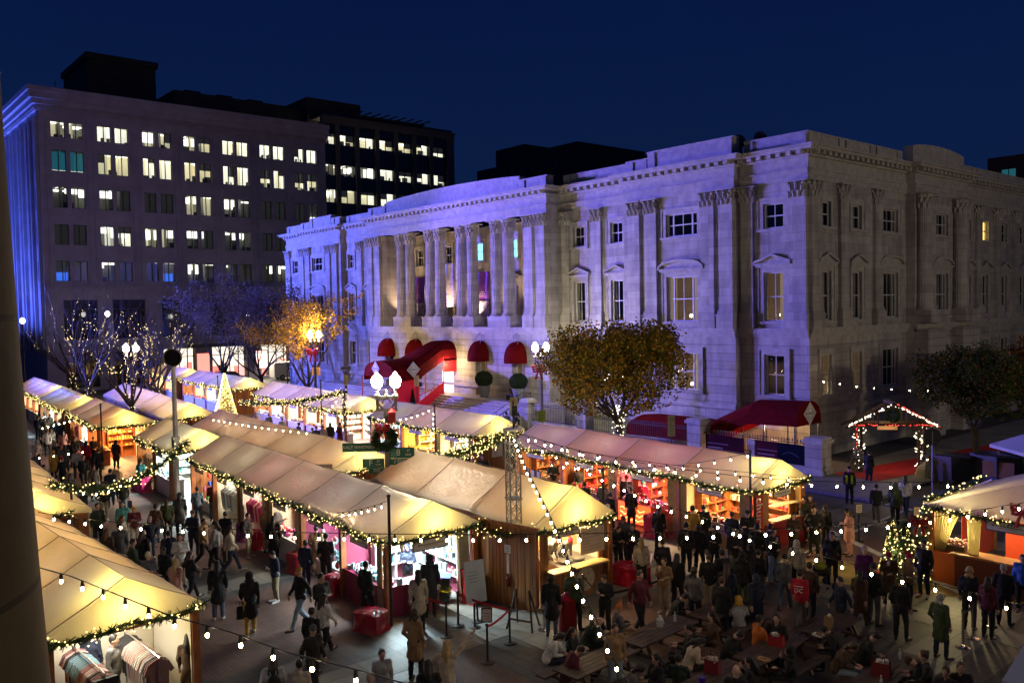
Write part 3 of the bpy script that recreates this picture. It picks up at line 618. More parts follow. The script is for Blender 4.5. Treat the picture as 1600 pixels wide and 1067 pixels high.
PALS = {
 'warm': [(.55,.45,.3),(.6,.35,.12),(.5,.1,.05),(.65,.6,.5),(.3,.15,.06)],
 'white': [(.7,.7,.68),(.55,.6,.62),(.4,.35,.3),(.65,.55,.45),(.15,.25,.3)],
 'toys': [(.02,.08,.5),(.5,.03,.03),(.1,.45,.05),(.6,.3,.02),(.45,.1,.3)],
 'pink': [(.55,.06,.2),(.6,.25,.35),(.5,.02,.03),(.6,.55,.5),(.3,.05,.25)],
 'red': [(.5,.02,.02),(.45,.02,.05),(.6,.5,.4),(.1,.3,.08),(.1,.02,.02)],
 'yellow': [(.65,.4,.05),(.6,.3,.03),(.7,.6,.3),(.5,.2,.03),(.65,.55,.2)],
 'cold': [(.3,.5,.55),(.1,.35,.4),(.6,.65,.65),(.2,.25,.3),(.4,.1,.1)],
 'dark': [(.1,.07,.05),(.2,.12,.06),(.3,.2,.1),(.05,.05,.05),(.35,.1,.05)]}
PALM = {}
EAVE, RIDGE = 2.5, 3.3
def roof_z(y, d, e=EAVE, r=RIDGE): return e + (r-e)*(1-abs(2*y/d-1))
def booth(loc, rz, w, d, label, group, light_col=(1,.75,.45), power=55, pal_='warm', style='goods', left_end=False, right_end=False, right='wood', counter=None, back=None, sign=True, curtain=False, seed=0, eave=EAVE, ridge=RIDGE, front='open', lamp=True, name='market_stall'):
    rr = random.Random(seed*77+5)
    t = thing(name, label, 'market stall', loc, rz, group)
    # canvas roof with sag, overhang and valance
    a = MB(); nu = 9; ov = .16; ys = []
    k = 7
    for i in range(k+1): ys.append(-ov + (d/2+ov)*i/k)
    for i in range(1, k+1): ys.append(d/2 + (d/2+ov)*i/k)
    xs = [(-ov if left_end else 0)+((w+(ov if right_end else 0))-(-ov if left_end else 0))*i/nu for i in range(nu+1)]
    V = []
    for y in ys:
        for i, x in enumerate(xs):
            base = eave+(ridge-eave)*(1-abs(2*y/d-1)); tt = min(1,max(0,1-abs(2*y/d-1)))
            sag = .09*math.sin(math.pi*i/nu)*math.sin(math.pi*tt) + .03*math.sin(math.pi*i/nu)
            nz = .035*noise.noise(Vector((loc[0]+x*1.7, loc[1]+y*1.7, seed)))
            V.append((x, y, base-sag+nz*(1 if 0<i<nu else .2)))
    n1 = nu+1; Fs = [(j*n1+i, j*n1+i+1, (j+1)*n1+i+1, (j+1)*n1+i) for j in range(len(ys)-1) for i in range(nu)]
    a.add(V, Fs)
    for row_, sgn in ((0,-1),(len(ys)-1,1)):                       # valances front and back
        base = [Vector(V[row_*n1+i]) for i in range(n1)]
        low = [p+Vector((0, .02*math.sin(q*1.9)*sgn, -.17-.02*math.sin(q*2.3))) for q, p in enumerate(base)]
        a.add(base+low, [(i,i+1,n1+i+1,n1+i) for i in range(nu)])
    for end, on in ((0,left_end),(nu,right_end)):
        if on:
            pts = [Vector(V[j*n1+end]) for j in range(len(ys))]
            lows = [Vector((p.x+.01*math.sin(q), p.y, eave-.20+.02*math.sin(q*1.7))) for q, p in enumerate(pts)]
            a.add(pts+lows, [(j,j+1,len(pts)+j+1,len(pts)+j) for j in range(len(pts)-1)])
    ro = a.build('roof', CANVAS, t, smooth=False)
    for p_ in ro.data.polygons: p_.use_smooth = True
    a = MB()
    for x, on in ((0,True),(w,right_end)):
        if on: a.tube([(x,-.14,eave-.02),(x,d*.25,(eave+ridge)/2+.0),(x,d/2,ridge+.01),(x,d*.75,(eave+ridge)/2+.0),(x,d+.14,eave-.02)], .014, 4)
    a.tube([(0,d/2,ridge+.015),(w,d/2,ridge+.010)], .008, 4)
    a.build('roof_seam', STRAP, ro)
    # timber posts
    pm = MB(); pm.box(-.085,.085,-.085,.085,0,eave-.08); pme = pm.mesh('post', WOOD)
    for x, y, on in ((.09,.0,True),(.09,d,left_end),(w-.09,0,right_end),(w-.09,d,right_end)):
        if on: child(pme, 'post', t, (x,y,0))
    a = MB(); a.box(0,w,-.05,.05,eave-.3,eave-.12); a.box(0,w,d-.05,d+.05,eave-.3,eave-.12)
    if right_end: a.box(w-.05,w+.04,.051,d-.051,eave-.3,eave-.121)
    if left_end: a.box(-.04,.05,.051,d-.051,eave-.3,eave-.121)
    a.build('beam', WOOD, t)
    backm = back or mat('cream_back_cloth', (.55,.5,.4), .9)
    a = MB(); a.box(.05,w-.05,d-.12,d-.06,0,eave-.3); a.build('back_wall', backm, t)
    if left_end or True:
        a = MB(); a.box(-.03,.03,.1,d-.13,0,eave-.2); a.build('side_wall', PLANK if left_end else backm, t)
    if right_end and right == 'wood':
        a = MB(); a.box(w-.03,w+.03,.1,d-.1,0,eave-.12); a.build('side_wall', PLANK, t)
    if front == 'closed':
        a = MB(); a.box(.15,w-.15,-.04,.0,0,eave-.3); a.build('front_wall', PLANK, t)
    # fixture and lamp
    if lamp:
        a = MB(); a.box(w/2-.6,w/2+.6,d*.45-.04,d*.45+.04,2.30,2.36); a.build('light_fixture', FIX, t)
        light('AREA', 'stall_light', (w/2, d*.45, 2.27), power*3.4, light_col, 1.6, None, parent=t, sy=.5)
    if right_end: light('POINT', 'gable_fill_light', (w-.35, d/2, eave+.2), 42, (1,.78,.20), .12, parent=t)  # unseen point added under the roof so the gable canvas glows
    # goods, counter
    if style in ('goods','shelf') or style == 'food':
        c = MB(); cm = counter or CLOTHW
        c.box(.25,w-.25,-.0,.62,0 if style!='food' else 0,.88); c.box(.2,w-.2,-.06,.68,.88,.93); c.build('counter', cm, t)
    if front == 'open' and style != 'bare':
        ms = PALM.setdefault(pal_, pal(PALS[pal_]))
        gds = MB()
        if style in ('goods','food','shelf'):
            sh = MB()
            for zz in (.7,1.15,1.6,2.0): sh.box(.3,w-.3,d-.5,d-.14,zz-.02,zz)
            for xx in (.3,w*.5,w-.34): sh.box(xx,xx+.04,d-.5,d-.13,0,2.05)
            sh.build('shelf_unit', WOOD if style=='food' else CLOTHW, t)
            for zz in (.7,1.15,1.6,2.0):
                x = .4
                while x < w-.45:
                    s_ = .05+.11*rr.random(); h_ = .07+.22*rr.random(); m_ = rr.randrange(5)
                    if rr.random()<.8:
                        if rr.random()<.5: gds.box(x,x+s_,d-.46,d-.46+s_,zz,zz+h_,m_)
                        else: gds.lathe((x+s_/2,d-.38,zz),[(s_*.4,0),(s_*.5,h_*.5),(s_*.25,h_)],7,m_)
                    x += s_+.03
            for q in range(int(w*26)):
                x = .3+rr.random()*(w-.6); y = .0+rr.random()*.5; s_ = .05+.09*rr.random(); h_ = .04+.16*rr.random(); z = .93; m_ = rr.randrange(5)
                if rr.random()<.5: gds.cbox((x,y+.05,z+h_/2),(s_,s_*1.2,h_),rr.random(),m_)
                else: gds.lathe((x,y+.06,z),[(s_*.4,0),(s_*.55,h_*.6),(s_*.3,h_)],7,m_)
        if style in ('goods','food','shelf','clothes'):
            s2 = MB(); yb = 1.0
            for zz in (.75,1.15,1.55,1.95): s2.box(.06,.38,yb,d-.55,zz-.02,zz)
            for yy in (yb,(yb+d-.55)/2,d-.59): s2.box(.06,.37,yy,yy+.04,0,2.0)
            s2.build('side_shelf', WOOD if rr.random()<.6 else CLOTHW, t)
            for zz in (.75,1.15,1.55,1.95):
                y = yb+.08
                while y < d-.7:
                    s_ = .06+.12*rr.random(); h_ = .08+.2*rr.random(); m_ = rr.randrange(5)
                    if rr.random()<.85: (gds.box(.12,.12+s_,y,y+s_,zz,zz+h_,m_) if rr.random()<.5 else gds.lathe((.2,y+s_/2,zz),[(s_*.4,0),(s_*.5,h_*.5),(s_*.25,h_)],7,m_))
                    y += s_+.03
            for q in range(int(w*2)):
                x = .4+rr.random()*(w-.8); L_h = .15+.25*rr.random(); gds.ell((x,.2+rr.random()*1.2,EAVE-.3-L_h),(.05+.04*rr.random(),.05,.08+.05*rr.random()),7,5,rr.randrange(5))
        if style == 'clothes':
            for yy in (.35, 1.1):
                rl = MB(); rl.tube([(.3,yy,0),(.3,yy,1.6),(w-.3,yy,1.6),(w-.3,yy,0)],.018,6); rl.build('clothes_rail', METAL, t)
                x = .4
                while x < w-.4:
                    m_ = rr.randrange(5); ww = .2+.04*rr.random(); h_ = .65+.3*rr.random()
                    gds.add([(x,yy-ww,1.42),(x,yy,1.57),(x,yy+ww,1.42),(x+.03,yy+ww*.8,1.57-h_),(x+.03,yy-ww*.8,1.57-h_),(x+.05,yy-ww,1.40),(x+.05,yy,1.55),(x+.05,yy+ww,1.40)],[(0,1,2,3,4),(5,6,7,3,4),(0,1,6,5),(1,2,7,6)],m_); x += .07+.05*rr.random()
            for q in range(10):
                x = .3+rr.random()*(w-.6); z = 1.0+rr.random()*1.1; gds.box(x-.18,x+.18,d-.2,d-.13,z-.25,z+.2,rr.randrange(5))
        if style == 'toys':
            for q in range(int(w*60)):
                x = .2+rr.random()*(w-.4); y = .3+rr.random()*(d-.6); z = .5+rr.random()*1.7
                if y < 1.4 and z > 1.6: z = .5+rr.random()*.6
                gds.ell((x,y,z),(.06+.08*rr.random(),.07,.06+.09*rr.random()),7,5,rr.randrange(5))
            tb = MB(); tb.box(.2,w-.2,.3,1.2,0,.5); tb.build('display_table', CLOTHW, t)
        gd = gds.build('merchandise', ms, None, loc, rz); tag(gd, 'small goods on display in the ' + label.split(' stall')[0] + ' stall', 'merchandise', None, 'stuff')
    if curtain:
        for (x0,x1) in ((.12,.5),(w-.5,w-.12)):
            a = MB(); n = 14
            for q in range(n):
                p, q2 = x0+(x1-x0)*q/n, x0+(x1-x0)*(q+1)/n; y1, y2 = -.02+.05*(q%2), -.02+.05*((q+1)%2)
                a.quad((p,y1,.1),(q2,y2,.1),(q2,y2,eave-.3),(p,y1,eave-.3))
            a.build('curtain', CREAM, t)
    if sign: stall_sign(t, w*.5, -.16, eave-.42, 0, w*.36)
    return t
def stall_sign(t, x, y, z, rz, w, h=.26):
    a = MB(); a.cbox((0,0,0),(w,.03,h)); s = a.build('sign', SIGNK, t, (x,y,z), rz)
    a = MB(); a.cbox((0,-.022,0),(w-.07,.012,h-.07)); a.build('sign_face', SIGNW, s)
    a = MB(); rr = random.Random(int(w*1000+x*77)); q = -w*.36
    while q < w*.36:
        l = .04+.09*rr.random(); a.box(q,q+l*.8,-.031,-.029,-.01,.025); q += l
    a.box(-w*.2,w*.2,-.031,-.029,-.05,-.035)
    a.build('print', INK, s)
def row(FL, FR, BR, n, specs, group, base_seed, left_end=True, right_end=True, lastkw=None, **kw):
    """stalls in a line between the measured front corners; specs gives label and look per stall"""
    FL, FR, BR = Vector(FL), Vector(FR), Vector(BR); ux = (FR-FL); L = ux.length; ux.normalize(); rz = math.atan2(ux.y, ux.x); d = abs((BR-FR).dot(Vector((-ux.y, ux.x))))
    out = []
    for i in range(n):
        sp = dict(kw); sp.update(specs[i])
        if i == n-1 and lastkw: sp.update(lastkw)
        p = FL+ux*(L*i/n)
        out.append(booth((p.x,p.y,0), rz, L/n, d, group=group, left_end=(i==0 and left_end), right_end=(i==n-1 and right_end), seed=base_seed+i, **sp))
    return out, rz, d
WARM, COOL, NEUT, YELL, PINKL = (1,.70,.38), (.72,.93,1), (1,.88,.68), (1,.74,.28), (1,.5,.55)
S = lambda label, **k: dict(label=label, **k)
rowA, rzA, dA = row((-31.5,26.9), (-17.55,25.95), (-17.8,29.1), 4, [
    S('food stall with framed menus on a garlanded counter behind the truss tower', light_col=(1,.62,.26), power=46, pal_='dark', style='food', counter=PLANK, back=mat('dark_back_wall',(.10,.08,.07),.9)),
    S('stall with red-lit fryer counter and vendor in a santa hat', light_col=(1,.55,.25), power=60, pal_='red', style='food', counter=PLANK, back=PLANK),
    S('stall with pink and red interior beside cream curtains', light_col=(1,.50,.42), power=70, pal_='pink', style='food', counter=REDP, curtain=False, back=mat('pink_back_cloth',(.5,.2,.22),.9)),
    S('churro stall at the street end of the long back row', light_col=(1,.66,.30), power=80, pal_='red', style='food', counter=mat('brown_counter',(.25,.13,.07),.6), curtain=True, right='none', back=mat('tan_back_wall',(.4,.25,.15),.9))], 'stalls of the back row by the hotel fence', 10)
rowA2, rzA2, _ = row((-46.3,27.7), (-35.15,27.2), (-35.6,30.4), 3, [
    S('stall with barred white window left of the yellow-lit stall', light_col=COOL, power=55, pal_='white'),
    S('yellow-lit stall of golden ornaments in front of the hotel steps', light_col=YELL, power=80, pal_='yellow', back=mat('golden_back_cloth',(.6,.42,.12),.9)),
    S('creamy-lit stall with curtain under the gabled end by the steps', light_col=(1,.82,.5), power=75, pal_='white', curtain=True, back=mat('pale_yellow_back_cloth',(.6,.5,.3),.9))], 'stalls in front of the hotel steps', 20)
rowA3, rzA3, _ = row((-67.2,29.3), (-49.7,27.85), (-50.3,31.2), 5, [
    S('stall showing white crockery at the far left of its row', light_col=NEUT, power=75, pal_='white'),
    S('open stall with shoppers seated at a white table', light_col=NEUT, power=85, pal_='white'),
    S('stall with tall displays and orange timber post', light_col=NEUT, power=75, pal_='warm'),
    S('stall with many rows of pale jars on shelves', light_col=NEUT, power=90, pal_='warm'),
    S('bright white stall of small pictures under a gabled end', light_col=(1,.97,.9), power=110, pal_='white', right='none')], 'stalls of the middle back row', 30)
rowA4, _, _ = row((-87.4,30.6), (-73.0,29.7), (-73.4,33.1), 4, [
    S('small far stall lit warm behind the bare trees', light_col=WARM, power=80, pal_='warm'),
    S('far stall with red hanging goods behind the light cone', light_col=WARM, power=80, pal_='red'),
    S('far stall lit cool white with framed prints', light_col=COOL, power=110, pal_='white'),
    S('far stall with bright gabled end near the parked van', light_col=COOL, power=100, pal_='white')], 'stalls of the far back row', 40)
rowA5, _, _ = row((-103,31.8), (-90.5,30.9), (-90.9,34.2), 3, [S('farthest left stall with garlanded roof edge', light_col=WARM, power=70), S('second farthest stall with warm lamps', light_col=WARM, power=80), S('third farthest stall with warm lamps and posts', light_col=WARM, power=80)], 'farthest stalls', 50)
rowB1, _, _ = row((-76.7,20.4), (-55.5,18.4), (-55.9,21.4), 5, [S('far middle stall first behind the bare lit tree'), S('far middle stall second behind the bare lit tree'), S('far middle stall right of the bare lit tree'), S('middle stall with red-tinted canvas'), S('middle stall with yellow glowing gable and orange beam')], 'stalls of the far middle row', 60, front='closed', style='bare', sign=False, power=50, light_col=WARM)
rowB2, rzB2, _ = row((-50.4,18.2), (-31.5,17.0), (-31.8,20.1), 5, [S('back-to-back stall farthest left with smooth lilac roof'), S('back-to-back stall with patch of warm light on its roof'), S('back-to-back stall in the middle of the lilac roof row'), S('back-to-back stall with peach-toned roof'), S('back-to-back stall with glowing yellow gable by the lamp post')], 'stalls of the middle row', 70, front='closed', style='bare', sign=False, power=50, light_col=WARM)
rowC, rzC, dC = row((-39.5,14.1), (-21.0,13.04), (-21.2,16.1), 6, [
    S('toy stall with blue and green plush toys beside the round spotlight pole', light_col=NEUT, power=45, pal_='toys', style='toys', curtain=False),
    S('clothing stall with sweaters hung on a chrome rail', light_col=NEUT, power=45, pal_='white', style='clothes'),
    S('pink stall with framed goods and two shoppers', light_col=(1,.85,.75), power=42, pal_='pink', style='clothes', curtain=True),
    S('stall whose canvas roof has bright streaks of light', light_col=NEUT, power=30, pal_='pink', style='goods', curtain=True),
    S('magenta stall with turquoise shelf lights and metal shutters', light_col=COOL, power=34, pal_='cold', style='toys', back=mat('magenta_back_wall',(.25,.03,.08),.8)),
    S('candle stall on the corner with magenta counter and cold white light', light_col=COOL, power=95, pal_='cold', style='shelf', counter=MAG, right='none', back=mat('magenta_wall',(.22,.03,.07),.8))], 'stalls of the front row', 80)
rowC1, rzC1, _ = row((-48.6,14.5), (-42.2,14.1), (-42.5,17.2), 2, [
    S('yellow-lit stall with green robe on a stand', light_col=(1,.85,.5), power=60, pal_='warm', style='clothes'),
    S('stall with turquoise table and white curtain under a garland', light_col=COOL, power=130, pal_='cold', style='goods', curtain=True, right='none')], 'pair of stalls left of the spotlight pole', 90)
rowC2, _, _ = row((-64.6,14.9), (-54.7,14.1), (-55.1,17.3), 3, [
    S('stall with shawls in the lilac-roofed group', light_col=NEUT, power=55, pal_='pink', style='clothes'),
    S('stall of sparkling white ornaments', light_col=NEUT, power=90, pal_='white'),
    S('orange-timbered stall with round doorway display', light_col=(1,.5,.2), power=80, pal_='yellow', style='goods', counter=WOOD, back=WOOD, right='none')], 'stalls left of the lit tree', 100)
rowC3, _, _ = row((-77,15.6), (-66.8,14.9), (-67.1,18.0), 3, [S('blue-roofed stall with strings of tiny lights', light_col=COOL, power=60, pal_='white'), S('blue-roofed stall lit bright white', light_col=COOL, power=90, pal_='white'), S('blue-roofed stall with hanging coats', light_col=NEUT, power=50, pal_='dark', style='clothes')], 'blue-roofed stalls at the left', 110)
rowC4, _, _ = row((-92,16.6), (-79,15.9), (-79.3,19.0), 4, [S('far left stall peeking past the pillar first'), S('far left stall peeking past the pillar second'), S('far left stall peeking past the pillar third'), S('far left stall with garland at its gable')], 'far left stalls', 120, light_col=WARM, power=50)
rowD, rzD, dD = row((-28.8,17.4), (-18.85,16.85), (-19.15,19.9), 3, [S('plain-roofed stall beside the lamp post'), S('plain-roofed stall behind the truss tower'), S('wooden pancake stall with serving hatch and menu board', right='none')], 'stalls of the big white roof', 130, front='closed', style='bare', sign=False, power=60, light_col=WARM, ridge=3.5)
rowE, rzE, dE = row((-31.5,3.4), (-19.4,3.9), (-19.5,6.95), 5, [S('near stall roof farthest from the corner post'), S('near stall roof second from the far end'), S('near stall roof with soft warm patch'), S('near stall roof with lilac patch'), S('near clothing stall with packed shirt racks at the lower left', light_col=(1,.93,.82), power=15, right='none')], 'near stalls beside the pillar', 140, front='closed', style='bare', sign=False, power=120, light_col=YELL, ridge=3.35)
rowE2, _, _ = row((-44,5.5), (-32.0,4.8), (-32.1,7.7), 4, [S('yellowish stall roof at the far left'), S('yellowish stall roof second from the left'), S('yellowish stall roof before the walkway'), S('yellowish stall roof with short black pole')], 'yellowish stalls by the pillar', 150, front='closed', style='bare', sign=False, power=60, light_col=YELL, ridge=3.2)

# ---- pancake stall (D) right end: hatch wall, counter, menu board, round sign, plank wall toward the candle stall
tD = rowD[2]; wD = Vector((9.95,.55)).length/3
Fr = lambda u, dd, z: Vector((wD+dd, u, z))
a = MB(); wall(a, Fr, .1, dD-.1, 0, EAVE-.12, [(.45,dD-.5,1.0,2.1)], 0, .08); a.build('hatch_wall', PLANK, tD)
a = MB(); a.box(wD-.05,wD+.38,.35,dD-.4,1.02,1.07); a.build('counter', mat('pale_wood_counter', (.55,.36,.13), .5), tD)
a = MB(); a.box(wD-1.6,wD-.2,1.2,dD-.3,.0,.95); a.build('worktop', METAL, tD)
a = MB(); a.box(wD-1.4,wD-1.3,.3,dD-.3,1.2,2.0); a.build('inner_panel', mat('warm_pale_panel', (.6,.42,.2), .7), tD)
a = MB(); a.lathe((0,0,0), [(.38,0),(.38,.02)], 24); o = a.build('round_sign', mat('tan_round_sign', (.42,.34,.24), .7), tD, (wD+.05,dD*.62,.55)); o.rotation_euler = (0, math.pi/2, 0)
a = MB(); a.lathe((0,0,.021), [(.06,0),(.06,.01)], 10)
for k in range(5): a.cbox((.2*math.cos(k*1.26),.2*math.sin(k*1.26),.026),(.10,.02,.01),k*1.26)
a.build('sign_print', INK, o)
a = MB(); a.box(wD+.06,wD+.09,dD-1.35,dD-.35,1.32,2.35); mb_ = a.build('menu_board', mat('kraft_menu_board', (.45,.36,.28), .8), tD)
a = MB(); rr = random.Random(2)
for k in range(9): a.box(wD+.091,wD+.093,dD-1.25,dD-1.25+.25+.5*rr.random(),1.45+k*.095,1.465+k*.095)
a.build('print', INK, mb_)
stall_sign(tD, wD+.1, dD-1.95, 2.18, math.pi/2, 1.1, .3)
a = MB(); [a.lathe((wD-.6+.0*k, dD-.9-.5*k, .95), [(.2,0),(.24,.04),(.24,.09),(.05,.10)], 16) for k in range(2)]; a.build('griddle', METAL, tD)
light('AREA', 'stall_light', (wD-.5, 1.8, 2.2), 34, (1,.72,.38), 1.2, parent=tD, sy=.4)
pw = thing('plank_wall', 'tall orange plank wall between the candle stall and the pancake hatch', 'wall', (-21.25, 16.2, 0), math.atan2(.42, 2.55))
a = MB()
for k in range(19): a.box(k*.14,k*.14+.132,-.02-.006*(k%2),.02,0,2.42)
a.build('planks', PLANK, pw)
a = MB(); a.box(0,2.7,-.05,.05,2.42,2.52); a.build('top_rail', WOOD, pw)
a = MB(); a.box(1.46,1.70,-.045,-.03,1.62,1.86); a.box(1.54,1.62,-.045,-.03,.98,1.58); nb = a.build('notice', SIGNW, pw)
a = MB(); [a.box(1.49,1.67,-.048,-.046,1.66+k*.06,1.68+k*.06) for k in range(3)]; a.build('print', INK, nb)
a = MB(); a.lathe((1.6,-.09,.62), [(.06,0),(.07,.03),(.07,.26),(.03,.31),(.03,.36)], 10); a.cbox((1.6,-.09,.99),(.12,.03,.03)); a.build('fire_extinguisher', mat('dark_red_extinguisher', (.12,.01,.01), .4), pw)

# ---- candle stall (C) right end: counter wrap, post curtains, sign, food board, tubs
tC = rowC[5]; wC = Vector((18.5,1.06)).length/6
a = MB(); a.box(wC-.72,wC-.02,.7,1.7,0,.88); a.box(wC-.78,wC+.06,.69,1.76,.881,.93); a.build('side_counter', MAG, tC)
stall_sign(tC, wC+.12, 1.35, EAVE-.42, math.pi/2, 1.25, .34)
a = MB(); n=12
for q in range(n):
    p, q2 = dC-.62+.45*q/n, dC-.62+.45*(q+1)/n; a.quad((wC+.05*(q%2),p,.1),(wC+.05*((q+1)%2),q2,.1),(wC+.05*((q+1)%2),q2-.1,EAVE-.3),(wC+.05*(q%2),p-.1,EAVE-.3))
a.build('curtain', CREAM, tC); a = MB()
for q in range(n):
    p, q2 = wC-.62+.3*q/n, wC-.62+.3*(q+1)/n; a.quad((p,-.06+.05*(q%2),.1),(q2,-.06+.05*((q+1)%2),.1),(q2,-.06+.05*((q+1)%2),EAVE-.3),(p,-.06+.05*(q%2),EAVE-.3))
a.build('curtain', CREAM, tC)
a = MB(); a.quad((wC-1.6,dC-.14,.9),(wC-.1,dC-.14,.9),(wC-.1,dC-.14,2.2),(wC-1.6,dC-.14,2.2)); bd = a.build('picture_board', mat('pale_teal_board',(.35,.5,.5),.6), tC)
a = MB(); rr = random.Random(4); ms = PALM.setdefault('red', pal(PALS['red']))
for k in range(60): a.ell((wC-1.45+1.2*rr.random(),dC-.15,1.25+.55*rr.random()),(.05,.01,.04),6,4,rr.randrange(3))
a.build('picture_print', [mat('sauce_red',(.6,.06,.02),.6),mat('sauce_orange',(.65,.22,.03),.6),mat('sauce_yellow',(.6,.4,.1),.6)], bd)
for k, (z, col) in enumerate(((0,(.02,.02,.022)),(.42,(.03,.035,.04)))):
    tb = thing('storage_tub', ['black plastic tub under another tub inside the candle stall','grey plastic tub of blue bottles stacked on the black tub'][k], 'tub', tuple(tC.matrix_basis @ Vector((wC-.5,2.15,z))), rzC, 'stacked storage tubs')
    a = MB(); a.lathe((0,0,0), [(.25,0),(.30,.38)], 4, sx=1.2); a.build('tub', mat('tub_plastic_%d'%k, col, .4), tb)
    a = MB(); a.lathe((0,0,.37), [(.33,0),(.33,.03)], 4, sx=1.2); a.build('lid', mat('yellow_lid' if k==0 else 'blue_bottles', (.6,.5,.03) if k==0 else (.1,.15,.4), .4), tb)

# ---- churro stall (A) right end
tA = rowA[3]; wA = Vector((13.95,.95)).length/4
FrA = lambda u, dd, z: Vector((wA+dd, u, z))
a = MB(); wall(a, FrA, .1, dA-.1, 0, EAVE-.12, [(1.0,dA-.2,1.0,2.25)], 0, .08); a.build('hatch_wall', mat('tan_wood_panel', (.38,.17,.06), .6), tA)
a = MB(); a.box(wA+.03,wA+.06,.75,dA-.1,0,1.0); a.build('red_panel', REDP, tA)
a = MB(); a.box(wA-.35,wA+.02,1.3,dA-.3,1.0,1.04); a.box(wA-.35,wA+.02,1.3,dA-.3,1.55,1.57); [a.box(wA-.36,wA-.33,yy,yy+.03,1.0,1.8) for yy in (1.3,dA-.33)]; a.build('display_case', mat('case_wood',(.5,.38,.25),.5), tA)
bn = MB(); bn.box(wA+.05,wA+.065,.18,.60,.35,2.15); bo = bn.build('banner', mat('red_banner', (.42,.02,.02), .6), tA)
text('churros', .50, mat('white_banner_lettering', (.7,.68,.62), .6), bo, (wA+.07, .36, 1.30), (math.pi/2, math.pi/2, math.pi/2), name='lettering')
stall_sign(tA, wA+.1, 1.65, EAVE-.42, math.pi/2, 1.05, .28)
o = rowA2[2]; w2_ = Vector((11.15,.5)).length/3; a = MB(); a.box(w2_+.04,w2_+.07,1.1,2.6,1.15,2.1); nbd = a.build('notice_board', SIGNW, o)
a = MB(); rr = random.Random(12)
for k in range(6):
    for j in range(3): a.box(w2_+.071,w2_+.073,1.2+j*.46,1.2+j*.46+.2+.2*rr.random(),1.25+k*.13,1.27+k*.13)
a.build('print', INK, nbd)
# framed menus on the counter of stall A-1, neon on A-3
for k in range(3):
    o = rowA[0]; a = MB(); a.box(.9+k*.42,1.2+k*.42,-.1,-.07,.98,1.38); f_ = a.build('menu_frame', BLACK, o); a = MB(); a.box(.94+k*.42,1.16+k*.42,-.104,-.101,1.02,1.34); a.build('menu_page', SIGNW, f_)
o = rowA[2]; a = MB(); a.box(.25,2.1,-.08,-.05,.1,.9); ng = a.build('glow_panel', mat('orange_red_glow_panel', (.5,.05,.02), .5, emit=1.2, ecol=(1,.10,.02)), o)
a = MB(); rr = random.Random(9)
for k in range(3):
    a.tube([Vector((.4+j*.14, -.10, .65-k*.2+.06*math.sin(j*2.1+k))) for j in range(11)], .012, 5)
a.build('neon_scrawl', mat('neon_orange', (1,.5,.2), .5, emit=4, ecol=(1,.35,.08)), ng)
for (oo, xs) in ((rowA[2], (3.0,3.45)), (rowA[1], (3.1,3.4))):
    a = MB(); n = 14
    for q in range(n):
        p, q2 = xs[0]+(xs[1]-xs[0])*q/n, xs[0]+(xs[1]-xs[0])*(q+1)/n; a.quad((p,-.02+.05*(q%2),.1),(q2,-.02+.05*((q+1)%2),.1),(q2,-.02+.05*((q+1)%2),EAVE-.3),(p,-.02+.05*(q%2),EAVE-.3))
    a.build('curtain', CREAM, oo)
# ---- near clothing stall (E): beams, racks
tE = rowE[4]
def rack(loc, rz, L, label, seed, front=None):
    t = thing('clothes_rack', label, 'clothes rack', loc, rz, 'shirt racks in the near stall'); rr = random.Random(seed)
    a = MB(); a.tube([(0,0,0),(0,0,1.5),(L,0,1.5),(L,0,0)], .02, 6); a.tube([(0,-.3,.03),(0,.3,.03)],.018,6); a.tube([(L,-.3,.03),(L,.3,.03)],.018,6); a.build('rail', mat('bright_chrome',(.8,.8,.8),.2,metal=1), t)
    cols = [(.03,.03,.035),(.55,.53,.48),(.35,.42,.36),(.12,.2,.25),(.45,.33,.3),(.5,.5,.52),(.2,.1,.1)]
    x = .08; c = cols[0]
    while x < L-.05:
        c = rr.choice(cols) if rr.random()<.45 else c; a = MB(); w_ = .21+.03*rr.random(); h = .72+.1*rr.random(); tilt = .03*rr.random()
        for s in (0, .028):
            pts = [(s,-.05,1.44),(s,.05,1.44),(s,w_,1.36),(s+tilt,w_+.1,1.15),(s+tilt,w_+.02,1.1),(s+tilt,w_-.02,1.2),(s+tilt,w_-.03,1.44-h),(s+tilt,-w_+.03,1.44-h),(s+tilt,-w_+.02,1.2),(s+tilt,-w_-.02,1.1),(s+tilt,-w_-.1,1.15),(s,-w_,1.36)]
            a.add(pts, [tuple(range(12))])
        n_=12; a.f += [(i,(i+1)%n_,n_+(i+1)%n_,n_+i) for i in range(n_)]; a.mi += [0]*n_
        a.tube([(.014,0,1.44),(.014,0,1.52)],.006,4)
        a.build('shirt', mat('shirt_cloth_%d'%cols.index(c), c, .85), t, (x,0,0)); x += .075+.03*rr.random()
    return t
rE = lambda x, y: tuple(tE.matrix_basis @ Vector((x,y,0)))
wE = 12.11/5
rk1 = rack(rE(wE-1.9,.95), rzE, 2.2, 'nearer rack of black and pale shirts under the lit beam', 1)
rk2 = rack(rE(wE-1.9,2.1), rzE, 2.2, 'farther rack of pale green shirts with yellow price card', 2)
a = MB(); a.box(2.29,2.295,-.24,.24,.75,1.42); a.box(2.2,2.29,-.24,.24,.75,1.42); jr = a.build('jersey', mat('black_jersey',(.012,.012,.013),.8), rk1)
a = MB(); 
